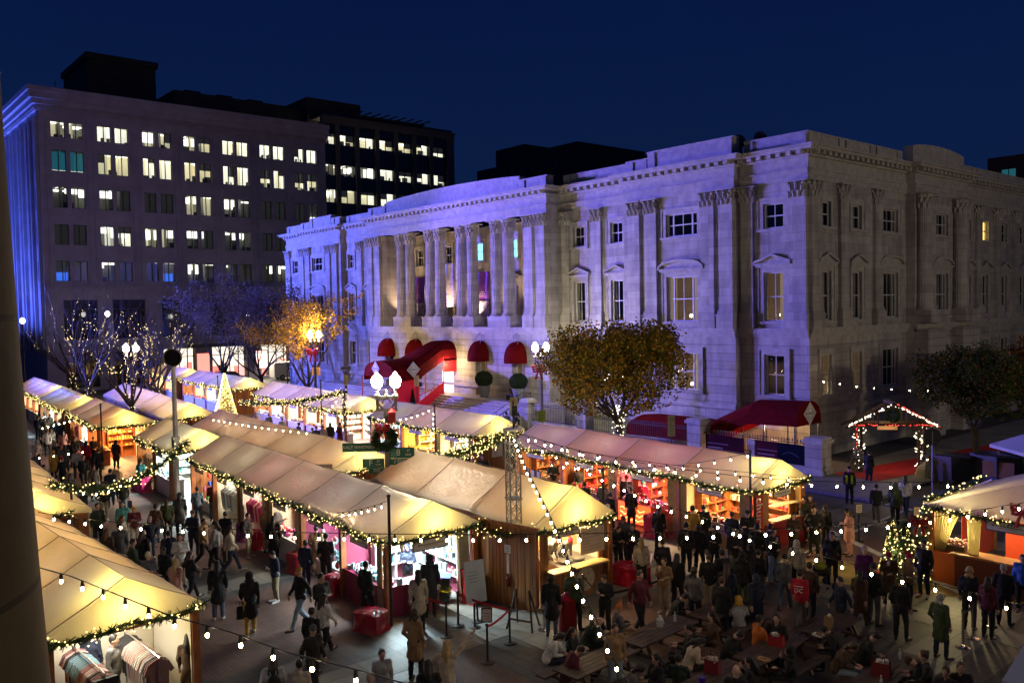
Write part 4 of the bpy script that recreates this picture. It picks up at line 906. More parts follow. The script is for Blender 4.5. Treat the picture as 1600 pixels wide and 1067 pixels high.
for k in range(24):
    a0_, a1_ = 2*math.pi*k/24, 2*math.pi*(k+1)/24
    a.quad((2.298,.10*math.cos(a0_),1.08+.10*math.sin(a0_)),(2.298,.10*math.cos(a1_),1.08+.10*math.sin(a1_)),(2.298,.118*math.cos(a1_),1.08+.118*math.sin(a1_)),(2.298,.118*math.cos(a0_),1.08+.118*math.sin(a0_)))
a.tube([(2.298,-.06,1.0),(2.298,.02,1.14),(2.298,.02,1.0)],.008,4); a.tube([(2.298,-.06,1.12),(2.298,.06,1.12)],.008,4)
a.build('emblem', mat('white_emblem',(.7,.7,.7),.7), jr)

# ---- stall F at the right edge, ridge running away from the camera
tF = thing('market_stall', 'red-walled counter stall with cream curtains at the right edge', 'market stall', (-12.1,27.9,0), 0, 'stalls at the right edge')
a = MB(); W_, D_ = 6.0, 5.0
def fz(x): return 2.5+1.1*(1-abs(2*x/W_-1))
n=12
for i in range(n):
    x0, x1 = -.15+(W_+.3)*i/n, -.15+(W_+.3)*(i+1)/n
    for j in range(6):
        y0, y1 = -.2+(D_+.4)*j/6, -.2+(D_+.4)*(j+1)/6; a.quad((x0,y0,fz(x0)-.0),(x1,y0,fz(x1)),(x1,y1,fz(x1)),(x0,y1,fz(x0)))
    a.quad((x0,-.2,fz(x0)),(x1,-.2,fz(x1)),(x1,-.2,2.35),(x0,-.2,2.35))
a.quad((-.15,-.2,2.5),(-.15,D_+.2,2.5),(-.16,D_+.2,2.33),(-.16,-.2,2.33)); a.build('roof', CANVAS, tF)
for x,y in ((0,0),(0,D_),(W_,0),(W_,D_)): a = MB(); a.box(x-.08,x+.08,y-.08,y+.08,0,2.45); a.build('post', WOOD, tF)
a = MB(); a.box(1.55,W_,1.75,1.8,0,2.35); a.box(-.03,.0,2.3,D_,0,2.3); a.build('back_wall', mat('red_orange_wall',(.5,.05,.01),.6,var=.12), tF)
a = MB(); a.box(.75,W_,-.15,.45,.0,1.0); a.build('counter', mat('dark_red_counter',(.14,.02,.012),.6), tF)
a = MB(); a.box(.65,W_,-.22,.5,1.0,1.06); a.build('counter_top', mat('counter_wood',(.3,.16,.06),.5), tF)
a = MB(); a.box(.12,.75,-.12,.4,0,1.0); a.build('side_panel', mat('orange_side_panel',(.5,.09,.015),.6), tF)
stall_sign(tF, 2.35, -.3, 2.18, 0, 1.25, .34)
for (x0,x1,x2,x3) in ((.1,.95,.08,.28),(1.05,1.5,1.1,1.4)):
    a = MB(); n = 16
    for j in range(8):
        z0, z1 = 2.35-1.75*j/8, 2.35-1.75*(j+1)/8; f0, f1 = (j/8)**.7, ((j+1)/8)**.7
        for q in range(n):
            X = lambda tt, f: (x0+(x1-x0)*tt)*(1-f)+(x2+(x3-x2)*tt)*f
            a.quad((X(q/n,f0),.0+.06*(q%2),z0),(X((q+1)/n,f0),.0+.06*((q+1)%2),z0),(X((q+1)/n,f1),.0+.06*((q+1)%2),z1),(X(q/n,f1),.0+.06*(q%2),z1))
    a.build('curtain', mat('lit_cream_curtain', (.62,.52,.25), .85, trans=.3), tF)
light('AREA', 'stall_light', (2.8,.9,2.25), 30, (1,.6,.3), 1.5, parent=tF, sy=.4)
light('POINT', 'stall_light', (.55,.55,1.8), 90, (1,.8,.35), .15, parent=tF)  # unseen point added to brighten the curtains
tN = thing('market_stall', 'blue tarpaulin roof corner at the lower right edge', 'market stall', (-5.6,15.6,0), 0, 'stalls at the right edge')
a = MB(); a.quad((0,0,2.5),(5,0,2.5),(5,2,3.2),(0,2,3.2)); a.quad((0,2,3.2),(5,2,3.2),(5,4,2.5),(0,4,2.5)); a.quad((0,0,2.5),(5,0,2.5),(5,0,2.3),(0,0,2.3)); a.build('roof', mat('blue_tarpaulin',(.25,.3,.5),.5), tN)
a = MB(); a.box(.1,.2,.1,.2,0,2.5); a.box(.1,.2,3.8,3.9,0,2.5); a.build('post', METAL, tN)
tG = thing('market_stall', 'pale grey pop-up tent behind the bins at the right', 'market stall', (-15.6,42.5,0), .1, 'stalls at the right edge')
a = MB(); a.lathe((1.5,1.5,1.9), [(2.1,0),(2.1,.15),(.05,1.0)], 4); a.build('roof', mat('grey_tent_cloth',(.35,.36,.36),.6), tG)
a = MB(); [a.box(x,x+.05,y,y+.05,0,1.95) for x in (.1,2.9) for y in (.1,2.9)]; a.build('frame', METAL, tG)
# ------------------------------------------------------------------ garlands and lights
PINE = mat('garland_needles', (.022,.06,.012), .6, var=.4, vscale=9)
LED = mat('fairy_light', (1,.9,.5), .5, emit=2.2, ecol=(1,.74,.24))
LEDW = mat('white_fairy_light', (1,.95,.8), .5, emit=2.6, ecol=(1,.88,.58))
LEDR = mat('red_fairy_light', (1,.05,.03), .5, emit=2, ecol=(1,.06,.04))
BULB = mat('festoon_bulb', (1,.92,.75), .5, emit=75, ecol=(1,.74,.40), sample=True)
CABLE = mat('black_cable', (.012,.012,.012), .6); SOCK = mat('black_socket', (.015,.015,.015), .5)
def sagged(pts, n, sag):
    out = []
    for a_, b_ in zip(pts, pts[1:]):
        a_, b_ = Vector(a_), Vector(b_)
        for i in range(n): t_ = i/n; out.append(a_.lerp(b_, t_)+Vector((0,0,-sag*4*t_*(1-t_))))
    out.append(Vector(pts[-1])); return out
def resample(pts, step):
    out = [pts[0].copy()]; acc = 0
    for a_, b_ in zip(pts, pts[1:]):
        L = (b_-a_).length; p = step-acc
        while p <= L: out.append(a_.lerp(b_, p/L)); p += step
        acc = (acc+L) % step if L+acc >= step else acc+L
    return out
def leds_into(M, pts, r, density, seed, size=.02, hang=0.0):
    rr = random.Random(seed)
    for a_, b_ in zip(pts, pts[1:]):
        n = density*(b_-a_).length; n = int(n)+(rr.random()<n-int(n))
        for k in range(n):
            p = a_.lerp(b_, rr.random())+Vector((rr.gauss(0,r*.6),rr.gauss(0,r*.6),rr.gauss(0,r*.6)-hang)); s_ = size*(.8+.5*rr.random())
            M.add([p+Vector(v)*s_ for v in ((1,0,0),(-1,0,0),(0,1,0),(0,-1,0),(0,0,1),(0,0,-1))], [(0,2,4),(2,1,4),(1,3,4),(3,0,4),(2,0,5),(1,2,5),(3,1,5),(0,3,5)])
def garland(pts, label, r=.13, density=15, blades=170, seed=1, group='garlands along the stall roofs', led=None, size=.021):
    pts = [Vector(p) for p in pts]; o = pts[0].copy(); pts = [p-o for p in pts]
    t = thing('garland', label, 'garland', tuple(o), 0, group); rr = random.Random(seed)
    M = MB(); M.tube(pts, .03, 5)
    vs, fs = [], []
    for a_, b_ in zip(pts, pts[1:]):
        n = int(blades*(b_-a_).length)+1
        for k in range(n):
            p = a_.lerp(b_, rr.random()); d = Vector((rr.gauss(0,1),rr.gauss(0,1),rr.gauss(0,1))).normalized(); q = d.cross(Vector((rr.random(),rr.random(),.3))).normalized()*.016; L = r*(.7+.9*rr.random())
            i = len(vs); vs += [p-q+d*.02, p+q+d*.02, p+d*L+q*.6, p+d*L-q*.6]; fs.append((i,i+1,i+2,i+3))
    M.add(vs, fs); M.build('greenery', PINE, t)
    M = MB(); leds_into(M, pts, r*1.15, density, seed+3, size); lo = M.build('fairy_lights', led or LED, t); lo['kind'] = 'stuff'
    return t
def local(t, x, y, z): return t.matrix_basis @ Vector((x, y, z))
gi = 0
def edge_garland(rowl, FLi, w_total, rz, d, desc, left=False, right=True, ez=EAVE, seed=0, front=True, dens=15, size=.021, fy=-.2):
    global gi
    o = rowl[0]; M4 = Matrix.Translation(o.location) @ Matrix.Rotation(rz, 4, 'Z'); P = lambda x, y, z: M4 @ Vector((x, y, z))
    if front:
        n = len(rowl); pts = [P(-.1 if i==0 else w_total*i/n, fy, ez-.12) for i in range(n)]+[P(w_total+.12, fy, ez-.12)]
        garland(sagged(pts, 6, .10), 'lit garland along the front edge of the ' + desc, seed=seed, density=dens, size=size)
    if right: garland(sagged([P(w_total+.2, -.15, ez-.12), P(w_total+.2, d/2, ez-.1), P(w_total+.2, d+.15, ez-.08)], 6, .10), 'lit garland across the gabled end of the ' + desc, seed=seed+1, density=dens, size=size)
edge_garland(rowA, 0, 13.98, rzA, dA, 'long back row with the churro stall', seed=11, size=.024)
edge_garland(rowA2, 0, 11.16, rzA2, 3.2, 'stalls by the hotel steps', seed=21, size=.026)
edge_garland(rowA3, 0, 17.56, rzA3, 3.3, 'row with the bright white picture stall', seed=31, size=.028)
edge_garland(rowA4, 0, 14.43, -.062, 3.4, 'far row behind the light cone', seed=41, size=.034)
edge_garland(rowA5, 0, 12.53, -.072, 3.3, 'farthest row on the left', seed=51, size=.038)
edge_garland(rowB1, 0, 21.3, -.094, 3.0, 'far middle row by the lit tree', seed=61, front=False, size=.03)
edge_garland(rowB2, 0, 18.94, rzB2, 3.1, 'back-to-back row by the lamp post', seed=71, front=False, size=.025)
edge_garland(rowC, 0, 18.53, rzC, dC, 'front row with the candle stall', seed=81, dens=17)
edge_garland(rowC1, 0, 6.4, rzC1, 3.1, 'pair of stalls with the turquoise table', seed=91, size=.025)
edge_garland(rowC2, 0, 9.93, -.08, 3.2, 'stalls with the orange doorway', seed=101, size=.028)
edge_garland(rowC3, 0, 10.2, -.069, 3.1, 'blue-roofed stalls', seed=111, size=.03)
edge_garland(rowC4, 0, 13.0, -.054, 3.1, 'far left stalls', seed=121, size=.034)
edge_garland(rowD, 0, 9.96, rzD, dD, 'pancake stall', seed=131, front=False, dens=17)
edge_garland(rowE, 0, 12.11, rzE, dE, 'near clothing stall', seed=141, front=False, dens=24, size=.018)
edge_garland(rowE2, 0, 12.0, -.058, 2.3, 'yellowish stalls by the pillar', seed=151, front=False, size=.02)
garland(sagged([(-21.05,15.95,2.42),(-18.75,16.75,2.44)], 12, .28), 'lit garland dipping over the plank wall', seed=160, density=17)
garland([Vector((-18.85,20.0,2.45-.24*k)) for k in range(8)], 'lit garland hanging down the post behind the pancake stall', r=.06, density=14, seed=161)
# stall F garlands
garland(sagged([(-12.25,27.6,2.42),(-6,27.6,2.42)], 14, .12), 'lit garland along the counter front of the right-edge stall', seed=170, density=14, size=.026)
garland(sagged([(-12.35,27.8,2.55),(-12.35,32.7,2.62)], 12, .1), 'lit garland along the blue roof side of the right-edge stall', seed=171, density=12, size=.026)
garland([Vector((-12.25+.05*math.sin(k*2),27.65,2.4-.2*k)) for k in range(12)], 'lit garland wound down the corner post at the right-edge stall', seed=172, r=.15, density=26, size=.028)
# thick swags on poles
def swag(p, q, sag, label, seed, r=.2, density=24, n=18): return garland(sagged([p,q], n, sag), label, r=r, density=density, blades=260, seed=seed, group='thick swags between poles', size=.028)
swag(onY(292,690,13.0), onz(78,756,3.0), .9, 'thick lit swag from the spotlight pole down to the walkway', 180)
swag(onY(538,612,26.8), onY(376,628,27.2), .35, 'thick lit swag across the back row beside the white picture stall', 181)
swag(onY(805,668,19.3), onY(655,712,21.5), .4, 'thick lit swag from the truss tower to the left', 182)
swag(onY(700,708,20.5)+Vector((0,0,-.02)), onY(800,676,19.8), .15, 'short thick swag doubling the one at the truss tower', 183)
def pole(p, h, label, r=.045, m=None, name='pole', base=False):
    t = thing(name, label, 'pole', (p[0],p[1],0), 0, 'poles holding strings and swags'); a = MB(); a.tube([(0,0,0),(0,0,h)], r, 8); a.build('shaft', m or BLACK, t)
    a = MB(); a.lathe((0,0,0), [(.2,0),(.2,.03),(.07,.06)], 12) if base else a.lathe((0,0,h), [(r*1.4,0),(r*1.4,.05),(.01,.08)], 8); a.build('base_plate' if base else 'cap', m or BLACK, t); return t
garland([onY(538,612+ k*7,26.8) for k in range(9)], 'lit garland wrapped round the pole before the picture stall', r=.17, density=22, blades=200, seed=184, group='thick swags between poles', size=.028)
pole((-54.6+3.6,26.8), 4.5, 'black pole wrapped in garland before the picture stall')
for (px,py,Y,nm) in ((1172,706,26.0-.15,'black string pole at the churro stall corner'),(679,634,27.2-.1,'black string pole at the yellow-lit stall'),(607,776,12.9,'short black pole on the candle stall corner'),(942,735,20.6,'black string pole behind the pancake stall'),(111,757,7.5,'black pole on the yellowish stalls'),(157,632,14.0,'black pole at the orange doorway stall'),(340,588,26,'slim pole beside the light cone')):
    q = onY(px,py,Y); pole((q.x,q.y), q.z, nm)
# festoon strings
bulb_m = MB(); bulb_m.ell((0,0,-.118), (.0225,.0225,.031), 8, 5, 0); bulb_me = bulb_m.mesh('bulb', BULB, True)
sock_m = MB(); sock_m.tube([(0,0,0),(0,0,-.085)], [.018,.030], 8); sock_me = sock_m.mesh('socket', SOCK)
def string(pts, step, label, seed=0, k=1.0, first=.3, r=.009, sockets=True):
    pts = [Vector(p) for p in pts]; o = pts[0].copy(); pts = [p-o for p in pts]
    t = thing('string_lights', label, 'string lights', tuple(o), 0, 'festoon light strings over the square')
    M = MB(); M.tube(pts, r, 5); M.build('cable', CABLE, t)
    bp = resample(pts, step)[1:]
    for p in bp[:100]:
        b = child(bulb_me, 'bulb', t, p, scale=(k,k,k)); 
        if sockets: child(sock_me, 'socket', b)
    return t
P = onY
TR = Vector((-19.75,16.75,5.25))
cA = onY(1172,707,25.85)
string(sagged([TR, (-8.0,19.6,5.0)], 24, .5), .60, 'string from the truss tower out over the street crossing', 1)
string([onY(812,676,21.0), onY(905,705,22.5), onY(1040,725,24.5), onY(1172,738,25.8), onY(1250,746,26.3)], .62, 'string sloping across the roof of the long back row', 2)
string(sagged([onY(845,720,26), cA], 20, .45), .75, 'string of small bulbs along the long back row roof to the black pole', 3)
string([onz(351,826,4.6), onz(487,832,4.6), onz(625,834,4.6), onz(758,835,4.6), onz(934,833,4.6), onz(1105,830,4.6), onz(1230,825,4.6), onz(1355,818,4.6), onz(1475,805,4.6), onz(1600,785,4.6)], .52, 'long near-level string across the middle of the square', 4)
string([onz(60,800,4.6), onz(163,814,4.6), onz(256,820,4.6), onz(351,826,4.6)], .52, 'string continuing over the walkway at the left', 5)
string([onz(60,886,5.2), onz(111,900,5.2), onz(187,930,5.2), onz(267,962,5.2), onz(361,987,5.2), onz(446,1018,5.2), onz(551,1044,5.2), onz(650,1072,5.2)], .62, 'near string over the clothing stall and the pavement', 6)
string([TR, onz(822,730,4.9), onz(855,795,4.7), onz(880,850,4.6), onz(905,915,4.5), onz(935,975,4.4), onz(968,1040,4.4), onz(990,1080,4.4)], .60, 'string dropping from the truss tower toward the benches', 7)
string([onY(820,688,17.2), onz(860,705,4.6), onz(954,750,4.2), onz(1037,788,4.1), onz(1106,810,4.1), onz(1173,836,4.1), onz(1214,848,4.1), onz(1297,872,4.1), onz(1390,894,4.1), onz(1500,920,4.1), onz(1600,945,4.1)], .58, 'string sweeping over the crowd to the right-edge stall', 8)
string([onY(325,652,18.6), onY(400,664,18.3), onY(485,674,18.0)], .9, 'string lying along the lilac roof row', 9)
string(sagged([onY(607,782,12.9), onY(490,802,13.6)], 10, .12), .5, 'short string left of the candle stall corner pole', 10)
string(sagged([onY(111,760,7.6), onY(205,742,9.5)], 10, .35), .42, 'short string over the walkway by the yellowish stalls', 11)
string([onY(1262,590,44.2), onY(1306,596,44.5), onY(1356,603,44.9), onY(1430,607,45.4), onY(1500,606,45.8), onY(1600,588,46.2)], .9, 'string stretched along the dark hotel side', 13)
string([onY(1540,556,52), onY(1570,562,51), onY(1600,568,50)], .8, 'string in the reddish tree at the right edge', 14)
string([onY(1545,562,50), onY(1578,575,49), onY(1600,584,48)], .9, 'lower string in the reddish tree at the right edge', 15)
string(sagged([onY(679,634,27.1), onY(590,652,27.1)], 12, .3), .6, 'string from the yellow-lit stall pole to the left', 16)
string([onY(677,636,27.05), onY(677,690,27.05)], .28, 'bulbs hanging straight down the yellow-lit stall pole', 17, k=.8)
string(sagged([onY(530,618,26.7), onY(500,650,26.5)], 8, .1), .5, 'short string in front of the picture stall', 18)
string([onz(57,668,3.2), onz(110,655,3.2)], .55, 'low string over the left crowd', 20)
string([onz(150,700,3.0), onz(57,712,3.0)], .6, 'lower string over the left crowd', 21)

# ------------------------------------------------------------------ truss tower
tt = thing('truss_tower', 'grey lattice truss tower standing behind the plank wall', 'truss tower', (-19.75,16.75,0), -.3)
a = MB(); s_ = .17; H_ = 5.3
for x in (-s_,s_):
    for y in (-s_,s_): a.tube([(x,y,0),(x,y,H_)], .025, 6)
k = 0; z = 0
while z < H_-.3:
    for (x0,y0,x1,y1) in ((-s_,-s_,s_,-s_),(s_,-s_,s_,s_),(s_,s_,-s_,s_),(-s_,s_,-s_,-s_)):
        a.tube([(x0,y0,z),(x1,y1,z)],.012,4); a.tube([(x0,y0,z),(x1,y1,z+.36)],.010,4); a.tube([(x1,y1,z),(x0,y0,z+.36)],.010,4)
    z += .36
a.build('lattice', METAL, tt)
a = MB()
for z in (1.6,3.2,4.9): a.box(-s_-.04,s_+.04,-s_-.04,s_+.04,z,z+.05)
a.box(-s_-.05,s_+.05,-s_-.05,s_+.05,H_,H_+.06); a.build('plate', METAL, tt)
a = MB(); a.box(-.35,-.25,-.2,.15,4.4,5.0); a.tube([(.1,0,H_),(.1,0,H_+.9)],.03,6); a.cbox((.1,0,H_+.6),(.18,.18,.3)); a.build('loudspeaker', BLACK, tt)

# ------------------------------------------------------------------ street lamps
GLOBE = mat('lit_lamp_globe', (1,.97,.9), .4, emit=150, ecol=(1,.86,.62), sample=True)
GLOBEY = mat('warm_lit_lamp_globe', (1,.8,.4), .4, emit=240, ecol=(1,.68,.26), sample=True)
LAMPP = mat('lamp_post_grey', (.20,.19,.16), .5, var=.15); LAMPK = mat('lamp_post_black', (.02,.02,.02), .4)
def twin_lamp(x, y, h, label, post_m, globe_m, rz, gap=.36, gr=.215):
    t = thing('street_lamp', label, 'street lamp', (x,y,0), rz, 'twin-globe street lamps')
    a = MB(); a.lathe((0,0,0), [(.26,0),(.26,.5),(.19,.6),(.16,.9),(.13,1.2),(.11,h-1.7),(.14,h-1.68),(.12,h-1.5)], 14); a.build('post', post_m, t)
    a = MB(); a.box(-gap-.12,gap+.12,-.1,.1,h-.98,h-.90); a.box(-gap-.06,gap+.06,-.08,.08,h-1.5,h-1.42)
    for s in (-1,1):
        a.tube([(0,0,h-1.5),(s*gap*.5,0,h-1.4),(s*gap*.9,0,h-1.2),(s*gap,0,h-.95)], .04, 6); a.tube([(s*gap*.5,0,h-1.2),(s*gap*.3,0,h-1.05),(0,0,h-1.0)], .03, 6)
        a.lathe((s*gap,0,h-1.35), [(.02,-.12),(.06,-.03),(.03,.05)], 8); a.box(s*gap-.05,s*gap+.05,-.06,.06,h-1.3,h-.98)
    a.lathe((0,0,h-.9), [(.05,0),(.08,.05),(.03,.1),(.045,.18),(.01,.26)], 10); a.build('bracket', post_m, t)
    for s in (-1,1):
        b = MB(); b.lathe((s*gap,0,h-.9), [(.09,0),(.12,.03),(.06,.08),(.05,.2),(.09,.27),(.13,.33)], 12); b.build('globe_holder', mat('pale_globe_holder', (.5,.47,.4), .5), t)
        b = MB(); b.lathe((s*gap,0,h-.57), [(.11,0),(gr*.85,.08),(gr,.22),(gr,.30),(gr*.88,.40),(gr*.5,.49),(.06,.52),(.07,.55),(.01,.62)], 18); b.build('globe', globe_m, t, smooth=True)
    return t
L1 = twin_lamp(-28.85, 18.0, 6.55, 'large twin-globe lamp post with wreath and green street signs', LAMPP, GLOBE, RAD(50))
L2 = twin_lamp(-42.3, 38.5, 6.65, 'twin-globe lamp post with red bow by the hotel steps', LAMPP, GLOBE, RAD(50))
L3 = twin_lamp(-65.6, 34.0, 7.4, 'warm lamp glowing inside the yellow-leaved tree', LAMPK, GLOBEY, RAD(50))
L4 = twin_lamp(-66.5, 19.55, 6.9, 'warm lamp among the bare lit trees at the left', LAMPK, GLOBEY, RAD(50))
for q, (x,y,h) in enumerate(((-99,42.5,8.5),(-98,47,6.8),(-100,52,6.9),(-107,29,9.0),(-106,20,8.4))):
    t = thing('street_lamp', ['small round lamp before the office ground floor','small white lamp over the parked cars','small lamp beside the warm lit tree','small lamp glowing through the bare tree','tiny lamp at the far left corner'][q], 'street lamp', (x,y,0), 0, 'distant single street lamps')
    a = MB(); a.tube([(0,0,0),(0,0,h)], .08, 6); a.build('post', LAMPK, t); a = MB(); a.ell((0,0,h+.25), (.26,.26,.32), 10, 7); a.build('globe', mat('distant_lamp_globe', (1,.97,.9), .4, emit=9, ecol=(1,.97,.85)), t)
t = thing('street_lamp', 'unlit black five-arm lamp at the hotel corner steps', 'street lamp', (-68.5,38.5,0)); a = MB(); a.lathe((0,0,0), [(.3,0),(.3,.4),(.14,.8),(.1,3.4),(.16,3.5)], 10); a.build('post', LAMPK, t)
a = MB(); [a.ell((.35*math.cos(k*1.57),.35*math.sin(k*1.57),3.9),.17,8,6) for k in range(4)]; a.tube([(-.35,0,3.6),(.35,0,3.6)],.03,5); a.tube([(0,-.35,3.6),(0,.35,3.6)],.03,5); a.build('globe', mat('dark_lamp_globe',(.04,.05,.07),.3), t)
# wreath, bows, lantern, street signs on L1
wr_ = thing('wreath', 'green wreath with red bow on the large lamp post', 'wreath', (-28.62,17.72,4.0), RAD(-40+90), 'wreaths')
def ring_leaves(M, R0, r, n, seed, axis='xz'):
    rr = random.Random(seed); vs=[]; fs=[]
    for k in range(n):
        an = rr.random()*2*math.pi; c = Vector((R0*math.cos(an),0,R0*math.sin(an))); d = Vector((rr.gauss(0,1),rr.gauss(0,1),rr.gauss(0,1))).normalized(); q = d.cross(Vector((.3,1,.2))).normalized()*.02; L = r*(.5+.9*rr.random()); i=len(vs)
        vs += [c-q,c+q,c+d*L+q*.5,c+d*L-q*.5]; fs.append((i,i+1,i+2,i+3))
    M.add(vs,fs)
a = MB(); ring_leaves(a, .36, .2, 1500, 5); a.build('greenery', PINE, wr_)
def bow(parent, loc, rz, s, m):
    a = MB()
    for sx in (-1,1):
        for zz, l in ((.10,1),(-.02,.9)):
            a.tube([(0,0,0),(sx*.12*s,-.03,zz*s+.06*s),(sx*.26*s*l,0,zz*s+.07*s),(sx*.26*s*l,.02,zz*s-.06*s),(sx*.12*s,-.02,zz*s-.05*s),(0,0,0)], [.03*s,.05*s,.06*s,.06*s,.05*s,.03*s], 6)
        a.tube([(0,0,0),(sx*.09*s,-.01,-.2*s),(sx*.15*s,0,-.42*s)], [.03*s,.045*s,.055*s], 5)
    a.ell((0,-.03,0),(.05*s,.04*s,.05*s),8,6); o = a.build('bow', m, parent, loc, rz); return o
REDB = mat('red_ribbon', (.42,.01,.015), .4)
bow(wr_, (-.05,-.1,.42), 0, 1.0, REDB)
b2 = thing('red_bow', 'red ribbon bow tied on the lamp post by the steps', 'bow', (-42.2,38.2,4.85), RAD(40), 'red bows'); bow(b2, (0,0,0), 0, 1.5, REDB)
b3 = thing('red_bow', 'dark red bow below the warm lamp in the yellow tree', 'bow', (-65.4,33.7,5.6), RAD(40), 'red bows'); bow(b3, (0,0,0), 0, 1.8, REDB)
ln = thing('red_lantern', 'small red lantern box on the lamp post above the wreath', 'lantern', (-28.47,18.0,4.62), RAD(50)); a = MB(); a.box(-.13,.13,-.13,.13,0,.42); a.build('case', REDB, ln); a = MB(); a.lathe((0,0,.42), [(.16,0),(.05,.12),(.02,.2)], 8); a.build('lid', REDB, ln)
GREEN = mat('green_street_sign', (.005,.14,.08), .4); WTXT = mat('white_sign_lettering', (.75,.75,.72), .5)
cdir = RAD(49.6)   # facing the camera
def ssign(p, w, h, rz, lines, label, back=False):
    t = thing('street_sign', label, 'street sign', tuple(p), rz, 'green street signs'); a = MB(); a.box(0,w,-.01,.01,-h/2,h/2); a.build('plate', GREEN, t)
    for s_, x, z, sz in lines: text(s_, sz, WTXT, t, (x,-.016,z), (math.pi/2,0,0))
    return t
s0 = Vector((-28.85,18.0,0)); fx = Vector((math.cos(cdir),math.sin(cdir),0)); fy_ = Vector((math.sin(cdir),-math.cos(cdir),0))
ssign(s0+fx*.12+fy_*.16+Vector((0,0,3.42)), .95, .42, cdir-.05, (('8',.32,.0,.36),('ST',.72,.08,.13),('NW',.72,-.08,.13)), 'green sign reading 8 ST NW on the lamp post')
ssign(s0+fx*.10+fy_*.16+Vector((0,0,3.06)), .8, .24, cdir-.05, (('/ 500',.40,.0,.22),), 'green sign reading 500 below the 8 ST sign')
ssign(s0-fx*.98+fy_*.16+Vector((0,0,3.02)), .85, .36, cdir+.05, (('F',.32,.0,.32),('ST',.62,.07,.12),('NW',.62,-.07,.12)), 'green sign reading F ST NW on the lamp post')
ssign(s0-fx*.75+fy_*.16+Vector((0,0,2.72)), .62, .22, cdir+.05, (('700',.32,.0,.2),), 'green sign reading 700 below the F ST sign')
ssign(s0-fx*1.75+fy_*.18+Vector((0,0,3.66)), 1.66, .34, cdir, (('WALT WHITMAN WAY',.83,.0,.165),), 'long green sign reading WALT WHITMAN WAY')
bs = thing('street_sign', 'pale back of a square traffic sign before the lilac roofs', 'traffic sign', tuple(onY(505,726,15.9)-Vector((0,0,onY(505,726,15.9).z))), cdir)
a = MB(); a.box(-.36,.36,-.01,.01,2.35,3.05); a.build('plate', mat('bare_sign_back',(.42,.38,.25),.5), bs); a = MB(); a.tube([(0,-.03,0),(0,-.03,2.98)],.03,6); a.build('post', mat('dark_sign_post',(.12,.10,.08),.6), bs)
def slim_sign(px, py, Y, w, h, label, m1, m2=None, post=True):
    c = onY(px,py,Y); t = thing('street_sign', label, 'parking sign', (c.x,c.y,0), cdir, 'parking signs on posts'); a = MB(); a.box(-w/2,w/2,-.02,.0,c.z-h/2,c.z+h/2); pl_ = a.build('plate', m1, t)
    a = MB(); rr = random.Random(px)
    for k in range(7): a.box(-w*.35,w*(.1+.25*rr.random()),-.024,-.021,c.z-h*.4+k*h*.12,c.z-h*.4+k*h*.12+h*.035)
    a.build('print', REDP if m2 is None else m2, pl_)
    if post: a = MB(); a.tube([(0,.02,0),(0,.02,c.z+h/2)],.035,6); a.build('post', BLACK, t)
slim_sign(803,633,21.2,.30,.62,'yellowish parking sign above the truss tower swag', mat('yellowish_sign',(.5,.45,.22),.5))
slim_sign(651,595,33.5,.34,.75,'cream parking sign before the red canopy stair', mat('cream_sign',(.55,.5,.35),.5))
slim_sign(540,594,30.5,.34,.75,'yellow-green sign behind the gabled stall', mat('yellow_green_sign',(.45,.42,.12),.5), INK)
slim_sign(494,580,35,.75,.7,'square brown sign under the yellow-leaved tree', mat('orange_brown_sign',(.40,.22,.10),.5), INK)
slim_sign(1049,665,35,.36,1.1,'two-part sign before the red canopy at the fence', mat('pale_green_sign',(.35,.34,.2),.5), INK)
slim_sign(846,650,37,.5,.75,'bright yellow-green board at the foot of the lamp', mat('lime_board',(.3,.42,.03),.5), INK)
slim_sign(847,742,31,.28,.4,'small white sign at the food stall', SIGNW, INK, False)

# ------------------------------------------------------------------ round spotlight on a tall pole, other lamps
sp = thing('spotlight_pole', 'large round dark spotlight on a tall pale pole', 'spotlight', (-39.9,13.55,0))
a = MB(); a.tube([(0,0,0),(0,0,6.6)], [.14,.09], 10); a.build('pole', mat('pale_painted_pole',(.36,.36,.36),.5,var=.2), sp)
hd = MB()
n=24; hd.lathe((0,0,0), [(.30,-.35),(.40,-.1),(.43,.05),(.43,.12),(.39,.12),(.37,.0),(.05,-.25)], n); ho = hd.build('spotlight_head', mat('olive_grey_housing',(.16,.15,.13),.5), sp, (0,0,7.05), smooth=False)
ho.rotation_euler = Vector((.74,-.55,-.12)).to_track_quat('Z','Y').to_euler()
a = MB(); a.lathe((0,0,0), [(.38,.05),(.38,.055)], 24); a.build('lens', mat('dark_lens',(.01,.01,.012),.08), ho)
a = MB(); a.box(-.16,.16,-.14,.14,2.9,3.4); a.build('junction_box', METAL, sp)

